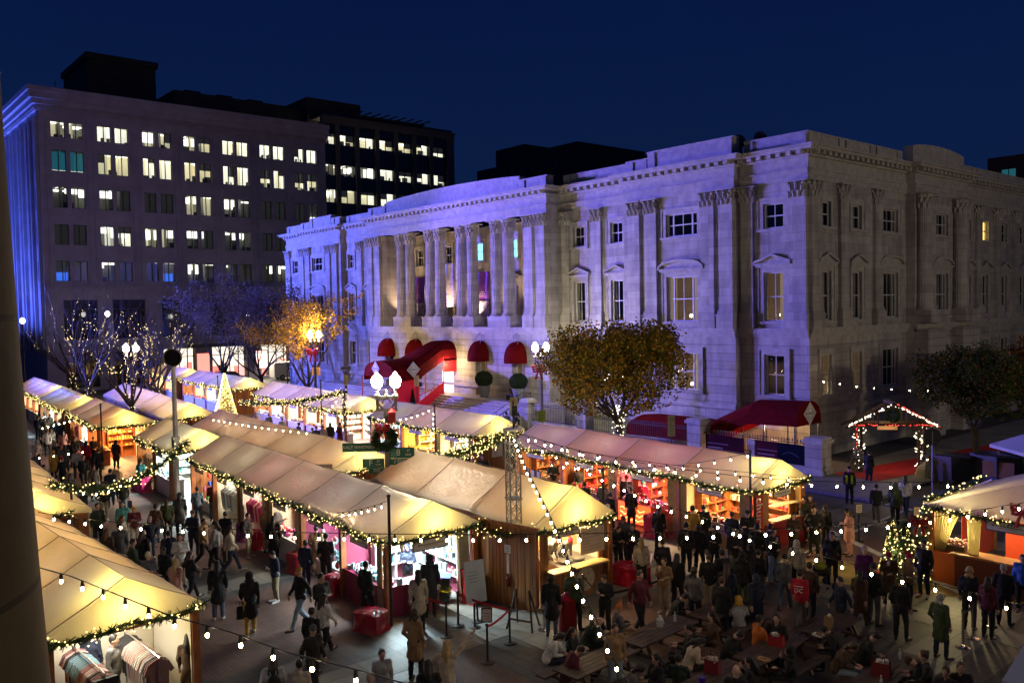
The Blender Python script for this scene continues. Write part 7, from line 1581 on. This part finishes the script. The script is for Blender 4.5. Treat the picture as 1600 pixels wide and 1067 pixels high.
def hair_mesh(kind):
    if kind in _pc: return _pc[kind]
    E_ = []; C_ = []
    if kind == 'short': E_ = [(V(0,-.022,.035),(.085,.096,.105),None)]
    elif kind == 'long': E_ = [(V(0,-.024,.030),(.088,.100,.110),None)]; C_ = [(V(0,-.05,.0),V(0,-.10,-.16),.076,.072),(V(0,-.10,-.16),V(.01,-.125,-.29),.070,.035),(V(-.05,-.03,0),V(-.085,-.03,-.20),.032,.026),(V(.05,-.03,0),V(.085,-.03,-.22),.032,.024)]
    elif kind == 'mid': E_ = [(V(0,-.026,.025),(.094,.104,.112),None)]; C_ = [(V(-.06,-.04,0),V(.06,-.04,-.14),.05,.05),(V(.06,-.04,0),V(-.06,-.04,-.14),.05,.05)]
    elif kind == 'bun': E_ = [(V(0,-.022,.033),(.084,.096,.105),None),(V(0,-.10,.08),(.042,.042,.04),None)]
    elif kind == 'beanie': E_ = [(V(0,-.012,.058),(.086,.100,.096),None),(V(0,-.008,.03),(.089,.104,.035),None)]
    elif kind == 'cap': E_ = [(V(0,-.015,.055),(.085,.098,.085),None),(V(0,.09,.035),(.06,.07,.012),None)]
    elif kind == 'santa': E_ = [(V(0,-.01,.05),(.085,.098,.085),None),(V(0,-.005,.03),(.093,.106,.028),None)]; C_ = [(V(0,-.02,.10),V(.05,-.10,.17),.06,.02),(V(.05,-.10,.17),V(.09,-.14,.10),.02,.028)]
    elif kind == 'hood': E_ = [(V(0,-.035,.02),(.108,.118,.135),None),(V(0,-.03,-.10),(.13,.12,.06),None)]
    elif kind == 'cone': E_ = [(V(0,-.01,.045),(.085,.096,.09),None)]; C_ = [(V(0,-.01,.10),V(0,-.01,.30),.075,.006)]
    me = vol(C_, E_, .0135, 2, 'hair', .010, 3); _pc[kind] = me; return me
HNAME = dict(short='hair',long='hair',mid='hair',bun='hair',beanie='beanie',cap='cap',santa='santa_hat',hood='hood',cone='party_hat')
_poses = {}
def person(hx, hy, pose, face, top, topc, legc, hair, hairc, label, skin='l', sc=1.0, shoe='k', z0=0.0, group=None, extra=None, xy=None):
    if sc == 1.0: sc = .93+.12*((hx*7+hy*13)%17)/16
    if pose not in _poses: _poses[pose] = build_pose(pose)
    P0 = _poses[pose]; hd = P0['H'][0]
    g_ = onz(hx, hy, z0+(hd.z+.05)*sc) if xy is None else Vector((xy[0],xy[1],0))
    ang = math.atan2(-g_.y, -g_.x)+RAD(face)            # world heading; 0 faces the camera, 90 faces picture right
    rz = ang-math.pi/2; off = Matrix.Rotation(rz,3,'Z') @ Vector((hd.x*sc, hd.y*sc, 0)) if xy is None else Vector((0,0,0))
    b = bpy.data.objects.new('person', P0['body']); COL.objects.link(b); b.location = (g_.x-off.x, g_.y-off.y, z0); b.rotation_euler = (0,0,rz); b.scale = (sc,sc,sc)
    tag(b, label, 'person', group)
    def setm(o, m, i=0): o.material_slots[i].link = 'OBJECT'; o.material_slots[i].material = m
    if skin != 'l': setm(b, SKIN[skin])
    def part(me, name, m):
        if not me.materials: me.materials.append(m)
        o = child(me, name, b); setm(o, m); return o
    part(P0['coat' if top=='C' else 'jacket'], 'coat' if top=='C' else 'jacket', cloth(topc)); part(P0['trousers'],'trousers',cloth(legc)); part(P0['shoes'],'shoes',SHOE[shoe])
    if hair != 'bald':
        me = hair_mesh(hair); m_ = hairm(hairc) if HNAME[hair]=='hair' else cloth(hairc)
        if not me.materials: me.materials.append(m_)
        o = bpy.data.objects.new(HNAME[hair], me); COL.objects.link(o); o.parent = b; hd_, HM, up = P0['H']; MM = HM.to_4x4(); MM.translation = hd_; o.matrix_local = MM; setm(o, m_)
        if hair in ('beanie','cap','santa','cone') and extra != 'nohair' and (len(label)&1 or extra=='longhair'):
            me = hair_mesh('long'); h2 = bpy.data.objects.new('hair', me); COL.objects.link(h2); h2.parent = b; h2.matrix_local = MM
            if not me.materials: me.materials.append(hairm('b'))
            setm(h2, hairm('b'))
    if extra == 'backpack':
        t = thing('backpack', 'backpack worn by the ' + ' '.join(label.split()[:7]), 'backpack', b.location, rz, 'backpacks'); c = (POSES[pose]['ch']+POSES[pose]['pel'])/2
        t.scale = (sc,sc,sc); a = MB(); a.ell((c.x,c.y-.21,c.z+.06),(.15,.10,.22),12,9); a.build('pack', cloth('k'), t, smooth=True); a = MB(); [a.tube([(s*.09,c.y-.14,c.z+.24),(s*.11,c.y+.02,c.z+.33),(s*.12,c.y+.16,c.z+.18),(s*.13,c.y+.02,c.z-.08)],.018,5) for s in (-1,1)]; a.build('strap', cloth('k'), t)
    elif extra and extra.startswith('tote'):
        w = POSES[pose]['wrL']; q = b.matrix_basis @ Vector((w.x, w.y, w.z-.5)); cc = CC[extra[4]]; bag((q.x,q.y),(.32,.12,.34),cc,CNAME[extra[4]].replace('_',' ')+' bag carried by the '+' '.join(label.split()[:7]),rz,max(z0+.02,q.z),name='tote_bag')
    elif extra == 'cupr':
        w = POSES[pose]['wrR']+POSES[pose]['hR'].normalized()*.08; q = b.matrix_basis @ (w+Vector((0,.05,0))); t = thing('paper_cup', 'paper cup held by the ' + ' '.join(label.split()[:7]), 'cup', tuple(q), 0, 'paper cups'); a = MB(); a.lathe((0,0,-.05),[(.03,0),(.04,.10)],10); a.build('cup', SIGNW, t)
    elif extra == 'phone':
        w = POSES[pose]['wrR']; q = b.matrix_basis @ (w+Vector((-.06,.10,.04))); t = thing('phone', 'lit phone in the hands of the ' + ' '.join(label.split()[:6]), 'phone', tuple(q), rz, 'phones'); a = MB(); a.cbox((0,0,0),(.075,.012,.15),rx=RAD(35)); a.build('phone', BLACK, t); a = MB(); a.cbox((0,-.006,.004),(.066,.008,.135),rx=RAD(35)); a.build('screen', mat('phone_screen_glow',(.3,.5,.8),.3,emit=1.5,ecol=(.45,.65,1)), t)
    return b
PE = person
# --- walkway at the left, near the clothing stall
PE(161,755,'phone',0,'J','k','h','short','k','man in black jacket and khaki trousers standing before the pink wrapped crate',shoe='w')
PE(191,751,'walk',0,'J','k','D','long','k','woman in open black jacket beside the pink wrapped crate',extra='toten')
PE(152,789,'stand2',20,'J','q','k','short','k','man in dark jacket at the edge of the yellowish roof',extra='backpack')
PE(191,786,'stand',0,'J','T','d','long','k','woman in teal jacket standing right of the dark-jacketed man')
PE(191,808,'arms',60,'J','c','L','long','b','woman in cream jacket facing the maroon sweater')
PE(209,794,'phone',0,'J','m','c','cap','y','man in maroon sweater and mustard cap',extra='nohair',shoe='w')
PE(234,809,'pocket',0,'J','n','d','short','g','older man in glasses and open navy jacket facing the camera')
PE(186,820,'stand',180,'C','g','k','short','k','person in long dark grey coat seen from behind')
PE(167,829,'stand',150,'J','b','k','long','r','woman with auburn hair beside the grey coat')
PE(260,782,'stand2',180,'J','G','k','long','b','woman in olive jacket carrying a green bag',extra='toteT')
PE(280,772,'stand',180,'C','g','k','long','k','woman with long black hair in dark grey coat by the spotlight pole',extra='totew')
PE(308,763,'stand2',175,'J','s','d','short','k','man in blue-grey sweater and jeans before the toy stall',shoe='w')
PE(333,754,'phone',170,'J','m','d','short','k','person in plaid maroon shirt at the toy stall')
PE(318,813,'walk',60,'J','t','k','short','k','man in beige vest walking toward the stalls',shoe='w')
PE(335,817,'walk2',-100,'J','L','k','long','k','person in light grey hoodie walking left')
PE(263,832,'stand',180,'J','n','c','short','k','man in navy top seen from behind at the crowd edge')
PE(281,837,'arms',0,'J','w','c','long','k','woman in white printed sweatshirt beside the navy top')
PE(255,858,'stand2',-40,'J','k','k','short','k','bearded man in black jacket below the white sweatshirt',skin='d')
PE(231,866,'arms',0,'J','g','k','beanie','c','person in cream beanie and patterned dark jacket',extra='nohair')
PE(275,876,'walk2',150,'C','p','b','long','y','blond woman in pink coat walking away')
PE(297,864,'walk',120,'J','k','k','long','b','woman in black walking beside the pink coat')
PE(339,879,'stand',180,'C','k','d','long','k','woman with long black hair in black coat and jeans',shoe='w')
PE(360,824,'walk',90,'J','c','n','long','b','woman in cream sweater walking right past the red crates',shoe='w',extra='toteb')
PE(387,804,'stand2',60,'J','g','h','short','k','man in grey sweater with black backpack and khakis',extra='backpack',shoe='w')
PE(417,795,'stand',150,'J','t','h','beanie','g','person in tan jacket looking into the pink stall')
PE(437,791,'phone',60,'J','g','h','beanie','k','tall man in dark beanie and grey jacket at the pink stall')
PE(427,809,'stand',170,'C','k','k','long','k','person in long black hooded coat before the pink stall')
# --- left crowd in the far walkway
PE(83,706,'walk',180,'C','y','k','hood','y','person in mustard hooded coat walking away')
PE(73,674,'stand2',170,'J','w','k','short','b','person in white jacket deep in the left crowd')
PE(98,674,'stand',175,'C','p','k','long','k','woman in dusty pink coat among the left crowd')
PE(117,684,'stand2',160,'J','n','d','long','k','woman in navy jacket beside the pink coat')
PE(153,703,'walk',180,'J','k','k','short','k','person in black nearing the orange doorway stall')
PE(130,714,'walk2',0,'J','k','k','short','k','person in black crossing under the thick swag')
PE(181,689,'stand',150,'C','b','k','long','k','figure in dark brown coat inside the orange doorway stall')
PE(101,697,'stand2',170,'J','g','n','long','k','person with dark hair and grey top in the left crowd')
PE(57,689,'stand',20,'J','L','k','short','g','older person in pale grey jacket by the pillar')
PE(56,709,'stand2',160,'J','g','k','bald','k','bald person in grey at the pillar edge')
PE(68,728,'phone',60,'J','k','k','short','k','man in black holding a phone by the pillar',extra='phone')
PE(86,659,'stand',170,'J','T','k','short','b','person in teal jacket far up the left walkway')
PE(59,652,'stand',160,'J','n','k','short','k','person in navy jacket far up the left walkway')
PE(70,654,'stand2',0,'J','g','k','short','k','person in grey jacket far up the left walkway')
PE(80,671,'walk',0,'J','L','n','short','b','person in light grey top half hidden in the left crowd')
PE(88,693,'stand',0,'J','k','k','long','b','person in black behind the mustard coat')
PE(220,720,'stand',150,'C','T','k','short','k','green robe figure standing in the yellow-lit stall')
# --- front row, middle
PE(426,864,'phone',-70,'J','n','h','short','k','man in navy jacket and khakis looking down at his phone',shoe='w',extra='phone')
PE(389,898,'walk2',180,'C','k','y','hood','k','woman in black parka and mustard trousers walking away',shoe='w',extra='totek')
PE(467,890,'walk',-60,'J','k','D','cap','y','man in pale yellow cap and black jacket striding left',extra='nohair')
PE(477,847,'stand',150,'J','n','n','short','b','man in slate jacket standing beside the timber post')
PE(494,824,'stand2',170,'J','t','t','short','k','person in tan overalls at the magenta stall',shoe='w')
PE(509,836,'phone',170,'J','k','k','short','k','person in black leaning over the magenta counter')
PE(502,900,'arms',40,'J','k','k','short','k','dark-haired person in patterned black top by the red crate')
PE(506,931,'walk',130,'J','w','k','long','k','woman with black hair in white top and black jacket tied on',extra='totek')
PE(487,953,'stand',150,'J','k','k','short','k','person in black beside the white top')
PE(489,981,'walk2',40,'J','k','k','beanie','g','older man in grey beanie and black coat',extra='nohair')
PE(572,880,'stand2',135,'J','q','k','short','k','man with black backpack at the candle counter',extra='backpack')
PE(636,853,'arms',-10,'J','n','k','hood','n','vendor in navy parka and fur hood inside the candle stall')
PE(653,894,'stand',180,'C','c','k','long','k','woman in cream coat at the candle stall counter')
PE(671,870,'stand',180,'C','k','k','hood','k','tall person in black hooded coat at the candle stall',sc=1.08)
PE(647,955,'stand2',150,'C','t','k','mid','b','woman in tan wool coat and plaid scarf behind the queue post',shoe='k')
PE(426,1028,'stand2',180,'J','w','k','long','k','woman in white jacket with black backpack at the bottom',extra='backpack')
PE(468,1035,'stand',170,'J','c','n','short','k','man in cream sweater with dark stripes at the bottom edge')
PE(597,1019,'stand',20,'J','L','k','bun','k','woman in grey cardigan over black top facing the camera')
PE(578,1056,'stand',0,'J','r','k','short','g','grey-haired man at the bottom edge')
PE(698,1005,'raise',180,'C','c','k','long','y','blond woman in cream coat raising her right arm')
PE(669,1036,'stand',180,'J','k','k','long','k','dark-haired person at the bottom edge beside the cream coat')
# --- hatch stall
PE(872,842,'lean',60,'J','g','k','santa','r','vendor in grey and red hat bending left in the hatch',extra='nohair',z0=.15)
PE(890,842,'lean',40,'J','g','k','santa','r','vendor in grey and red hat bending right in the hatch',extra='nohair',z0=.15)
PE(861,901,'stand',170,'C','k','d','mid','k','person in long black coat at the hatch counter')
PE(897,891,'stand2',160,'J','G','k','short','b','man in grey-green jacket at the hatch counter')
PE(943,901,'phone',-30,'J','k','k','short','b','man in black looking down beside the black strap')
PE(876,992,'sitlean',90,'J','w','n','mid','k','woman in white tee leaning over the nearest table')
PE(906,1013,'sitlean',110,'J','m','h','short','k','person in maroon quilted coat reading a lit phone',extra='phone')
PE(895,984,'sit',70,'J','k','k','long','k','woman with long black hair between the white tee and the hatch')
PE(936,967,'sitlean',100,'J','q','k','bald','k','bald man in dark green jacket with a white patch')
PE(967,947,'sit',100,'J','g','t','cone','o','person in orange party hat and patterned jacket',extra='nohair')
PE(961,979,'stand',20,'J','t','D','short','k','man in tan jacket and pale jeans facing the camera')
PE(1000,896,'walk2',40,'J','m','k','short','k','person in maroon jacket walking along the tables')
PE(1037,875,'cup',-20,'J','t','h','short','b','man in tan sweater and baggy khakis drinking',shoe='w',extra='cupr')
PE(1002,843,'stand',180,'J','c','k','long','y','blond woman in cream top before the pink stall')
PE(1035,845,'stand2',180,'J','k','k','short','b','man in black tee seen from behind beside the blond woman')
PE(967,824,'phone',30,'J','k','k','long','b','woman in black holding a drink at the strap',shoe='w')
PE(988,821,'phone',0,'J','k','k','long','b','woman in black with red scarf beside the drink holder',shoe='w')
PE(973,809,'stand',-40,'J','g','k','mid','r','woman with auburn hair left of the pink stall queue')
PE(949,791,'stand2',160,'C','k','k','beanie','w','person in white beanie and black coat by the black pole',extra='nohair')
PE(914,755,'stand',160,'J','k','k','short','k','person with pink bag at the plank counter',extra='totep')
PE(942,755,'stand2',170,'J','g','k','short','k','person in striped grey puffer at the pink stall')
PE(954,772,'stand',150,'J','k','k','short','k','person in black leaning toward the glowing orange panel')
PE(986,764,'stand',175,'C','k','k','short','k','tall customer in black at the pink stall counter')
PE(979,745,'arms',0,'J','k','k','cap','r','vendor in red cap inside the pink stall',extra='nohair',z0=.1)
PE(1004,753,'arms',-10,'J','r','k','beanie','T','vendor in red with green hat inside the pink stall',z0=.1)
PE(1030,793,'stand',170,'J','k','k','beanie','c','woman in cream beanie by the cream curtain',extra='longhair')
PE(864,723,'arms',0,'J','q','k','santa','r','vendor in red hat inside the framed-menu stall',extra='nohair',z0=.1)
PE(904,731,'stand',30,'J','k','k','beanie','o','vendor in dark clothes and orange beanie at the fryer stall',z0=.1)
PE(754,713,'pocket',0,'J','k','k','short','b','security officer in black uniform under the notice board')
PE(765,737,'stand',150,'J','m','k','short','b','person in maroon below the officer')
PE(782,736,'phone',160,'J','k','k','short','k','man in black holding up a phone below the officer')
PE(702,714,'stand',180,'J','g','k','hood','g','person in grey hooded jacket by the thick swag')
PE(728,708,'stand2',170,'J','k','k','short','k','person in black with an orange backpack by the creamy stall')
# --- churro stall crowd
PE(1082,793,'stand',170,'J','y','k','short','k','person in mustard jacket at the churro counter')
PE(1099,791,'stand2',175,'J','k','k','short','k','tall man in black at the churro counter')
PE(1144,802,'stand',170,'J','n','k','short','b','man in navy jacket at the churro counter')
PE(1168,800,'arms',0,'J','k','k','cap','k','vendor in black cap inside the churro stall',extra='nohair',z0=.1)
PE(1072,819,'stand',170,'J','k','k','short','k','man in black jacket with hands down below the cream curtain',shoe='w')
PE(1092,822,'stand2',160,'J','k','k','mid','k','woman in black behind the man in black jacket')
PE(1115,824,'phone',-10,'J','k','k','long','k','woman in black facing the camera with a snack')
PE(1149,830,'phone',20,'J','k','h','long','k','woman in black and pale scarf texting')
PE(1183,821,'stand',170,'J','k','k','short','k','person in black below the churro banner')
PE(1204,821,'stand2',140,'J','k','k','short','k','person in black cap by the red churro panel')
PE(1209,829,'cup',40,'J','k','D','mid','k','woman with pink scarf and wide pale jeans')
PE(1107,868,'stand',180,'J','k','h','short','b','man in black seen from behind in the dark crowd',shoe='w')
PE(1085,889,'stand2',150,'J','g','k','mid','k','person in dark grey coat at the dim table side')
PE(1136,884,'stand',170,'J','n','k','beanie','k','person in navy puffer in the dark crowd')
PE(1128,862,'stand2',200,'J','k','k','short','k','person in black beside the navy puffer')
PE(1160,866,'stand',170,'J','k','G','hood','k','hooded person in black with olive trousers')
PE(1174,850,'stand2',190,'C','k','k','mid','k','person in long black coat below the black pole')
PE(1185,862,'stand',160,'C','k','k','short','k','tall figure in black beside the wide jeans')
PE(1181,901,'walk',200,'C','n','k','hood','n','person in navy hooded coat walking along the tables')
PE(1240,804,'arms',0,'J','b','k','long','k','woman in brown top standing at the red churro panel')
PE(1255,779,'stand',-20,'J','k','k','short','k','man in black beyond the churro stall corner')
PE(1266,776,'stand2',20,'J','b','k','long','b','woman with long hair beyond the churro stall corner')
PE(1272,794,'pocket',0,'C','k','k','short','b','broad man in black coat facing the camera')
PE(1290,791,'stand',150,'J','k','k','mid','k','person in black right of the broad man')
PE(1324,798,'phone',-70,'C','p','p','long','k','person in pink puffer coat holding a phone',extra='phone')
PE(1245,847,'stand2',170,'J','c','k','hood','c','person in cream hooded jacket seen from behind')
dcp = PE(1250,894,'walk2',170,'J','r','g','short','k','person in red jacket printed DC on the back')
PE(1265,882,'stand',160,'J','b','k','short','k','person in brown jacket beside the red jacket')
PE(1351,857,'stand2',20,'J','u','k','short','g','older person in purple jacket facing right')
PE(1366,883,'stand',150,'J','k','g','short','k','man in black jacket beside the purple jacket')
PE(1344,894,'walk2',160,'C','b','b','long','k','woman with long black hair in brown coat',extra='totew')
PE(1389,866,'cup',10,'C','b','k','beanie','r','woman in red beanie and brown coat sipping a cup',extra='cupr',shoe='w')
PE(1420,868,'stand',60,'J','t','k','santa','r','man in tan jacket and red hat by the lit tree',extra='nohair')
PE(1470,931,'stand2',150,'C','G','n','mid','g','grey-haired woman in olive coat at the brass post')
PE(1515,889,'stand',170,'J','k','k','mid','y','blond woman in dark coat at the red-walled counter')
PE(1568,885,'stand2',175,'C','k','k','short','g','grey-haired man in long black coat at the counter')
PE(1443,848,'stand',-20,'J','k','k','short','k','vendor in black behind the lit Christmas trees')
PE(1598,870,'stand',0,'J','B','k','short','k','vendor in bright blue jacket behind the counter')
# --- street right
hv = PE(1327,731,'stand',180,'J','k','k','cap','k','guard in yellow hi-vis vest by the lit arch',extra='nohair')
PE(1369,759,'walk',180,'J','k','g','short','k','person in black jacket and grey jeans crossing the street',shoe='w')
PE(1399,757,'walk2',180,'J','G','k','hood','G','person in olive jacket crossing the street')
PE(1415,746,'walk',170,'J','w','k','long','k','person in white top crossing the street')
PE(1358,706,'stand',160,'C','k','k','short','k','dark figure standing under the lit arch')
# --- tables
PE(1154,935,'siteat',180,'J','L','g','hood','y','person in mustard hood and light grey hoodie drinking',xy=None)
PE(1069,931,'sitlean',90,'J','k','k','short','k','dark figure bent over beside the red gift bag')
PE(1112,959,'sit',-90,'J','b','k','long','k','woman in brown at the table with the red gift bag')
PE(1076,979,'sit',-90,'J','k','k','short','k','person in black at the jug table')
PE(1095,1000,'sitlean',110,'J','c','k','long','k','woman in cream sweater at the middle table')
PE(1155,989,'sitlean',60,'J','k','k','short','k','man in black suit reading a lit phone at the table',extra='phone')
PE(1187,965,'sit',120,'J','o','k','short','k','person in orange jacket beside the red basket')
PE(1213,963,'sit',-10,'J','k','k','long','k','laughing woman in black behind the red basket')
PE(1290,982,'sitlean',-80,'J','k','k','short','k','man in black eating over the open food box')
PE(1233,1014,'siteat',-90,'J','k','k','hood','k','woman in black headscarf eating at the middle table')
PE(1171,1030,'siteat',-100,'J','k','k','long','k','woman in black eating at the bottom edge')
PE(1150,1044,'sit',170,'J','k','k','bald','k','bald man with white collar at the bottom edge')
PE(1025,1026,'sit',-60,'J','k','k','long','k','woman with black hair by the dark bench gap')
PE(1000,1042,'sitlean',90,'J','g','k','mid','k','person in grey knit at the bottom edge')
PE(1060,1026,'sit',170,'J','q','k','short','k','person in dark green at the bottom table')
PE(1333,1007,'sitlean',80,'J','b','D','mid','b','person with brown hair leaning at the right-hand table')
PE(1368,992,'sitlean',100,'J','k','k','short','k','man in black bent over the right-hand table')
PE(1423,1030,'sitlean',-90,'J','k','k','beanie','b','person in brown beanie leaning on the right-hand table')
PE(1443,1021,'sit',-80,'J','k','k','bun','b','woman with hair in a bun at the right-hand table')
PE(1478,1046,'sit',-20,'J','k','k','short','b','young man in black facing the camera at the bottom right')
PE(1501,1039,'sit',10,'J','k','k','short','b','man in black beside the young man at the bottom right')
# --- by the hotel steps
PE(807,600,'sit',-70,'J','k','k','short','k','man in black with orange scarf seated on the terrace bench',z0=2.0)
PE(791,645,'sit',160,'J','s','k','short','k','person in slate jacket seated on the hotel steps',z0=.75)
PE(806,640,'sit',10,'J','k','k','short','k','person in black seated on the hotel steps beside the slate jacket',z0=.85)
# --- back row shoppers, small in the picture
PE(400,647,'sit',170,'J','p','k','long','k','woman in pink seated by the white table')
PE(441,654,'stand',170,'J','c','k','short','k','man in cream at the white-tabled stall')
PE(467,662,'stand',120,'J','q','k','beanie','k','shopper in dark green before the jar shelves')
PE(488,670,'stand2',170,'J','b','k','short','b','short shopper in brown before the jar shelves')
PE(494,668,'stand',170,'J','k','k','beanie','b','shopper in black beanie before the jar shelves')
PE(505,666,'stand2',165,'J','c','k','short','k','shopper in cream jacket at the picture stall')
PE(516,662,'stand',170,'C','k','k','mid','k','shopper in long black coat at the picture stall')
PE(531,662,'stand2',120,'C','m','k','short','k','tall shopper in maroon coat beside the wrapped pole')
PE(555,695,'stand',170,'J','k','k','short','k','head of a shopper behind the lilac roof')
PE(420,648,'stand',170,'J','g','k','short','k','shopper in grey by the orange timber post')
# --- near clothing stall
PE(142,988,'stand2',160,'J','n','D','short','k','person in navy jacket and pale jeans in the clothing stall')
PE(178,996,'stand',70,'J','g','n','short','k','man in grey jacket browsing the shirt racks')
PE(250,962,'lean',-60,'J','s','d','short','k','person bending over the far shirt rack')
PE(294,994,'stand',160,'C','b','L','long','k','woman in patterned brown jacket outside the clothing stall')
# --- more of the left aisle and the far lanes
PE(128,768,'walk',10,'J','k','d','short','b','man in black and jeans walking down the aisle past the swag',shoe='w')
PE(110,742,'stand2',160,'J','g','k','long','b','woman in grey jacket under the left end of the swag')
PE(172,735,'walk2',180,'C','n','k','short','k','person in navy coat heading up the aisle under the swag')
PE(146,729,'stand',30,'J','b','k','long','k','woman in brown jacket by the orange doorway crates')
PE(97,716,'walk',-20,'J','k','k','beanie','r','person in red beanie in the left aisle',extra='nohair')
PE(119,704,'stand2',190,'J','L','n','short','b','person in pale jacket close behind the mustard coat')
PE(108,690,'stand',150,'C','k','k','short','k','person in black coat facing the sparkling ornament stall')
PE(134,691,'stand2',170,'J','r','k','long','k','woman in red jacket at the sparkling ornament stall')
PE(146,684,'stand',160,'J','k','k','short','k','dark shopper right of the red jacket')
PE(66,668,'walk',10,'J','k','k','mid','k','dark figure coming down the far left aisle')
PE(95,660,'stand2',170,'J','n','k','short','b','small navy figure at the blue-roofed stalls')
PE(78,648,'stand',160,'J','c','k','long','b','small cream figure at the blue-roofed stalls')
PE(65,640,'walk2',20,'J','k','k','short','k','small dark figure farthest up the left aisle')
PE(243,790,'walk',150,'J','b','n','short','k','man in brown jacket between the glasses man and the olive jacket')
PE(222,832,'stand',150,'J','k','k','long','b','woman in black among the near left crowd')
PE(208,845,'walk',90,'J','q','k','short','b','man in dark green at the roof edge of the clothing stall')
PE(301,800,'stand2',150,'J','n','k','beanie','g','person in navy and grey beanie near the slate sweater',extra='nohair')
PE(352,802,'stand',170,'J','k','d','short','k','man in black at the clothes rail stall')
PE(1058,868,'stand2',160,'J','k','k','long','k','woman in black behind the tan sweater')
PE(1128,905,'stand',170,'J','k','k','short','b','man in black behind the mustard hood')
PE(1226,870,'walk2',160,'J','g','d','beanie','k','person in grey beside the cream hood',extra='nohair')
PE(1300,835,'stand',0,'J','k','k','mid','b','woman in black by the yellow paving strip')
PE(1312,905,'walk',-60,'J','n','k','short','k','man in navy crossing behind the tables')
PE(1407,905,'stand2',170,'J','k','k','short','b','man in black below the red-hatted couple')
PE(1545,905,'stand',150,'J','m','k','long','b','woman in maroon queueing at the counter')
# printed details on garments
dt = text('DC', .17, mat('white_print',(.7,.7,.7),.7), dcp, (0,-.205,1.20), (math.pi/2,0,0), name='back_print')
a = MB(); a.box(-.13,.13,-.206,-.2,1.31,1.325); o = a.build('back_line', _mats['white_print'], dcp)
a = MB()
for s in (-1,1): a.box(s*.11-.05,s*.11+.05,-.175,-.165,.98,1.36); a.box(s*.11-.05,s*.11+.05,.165,.175,.98,1.36)
a.build('hi_vis_vest', mat('hi_vis_yellow',(.45,.6,.02),.6,emit=0), hv)
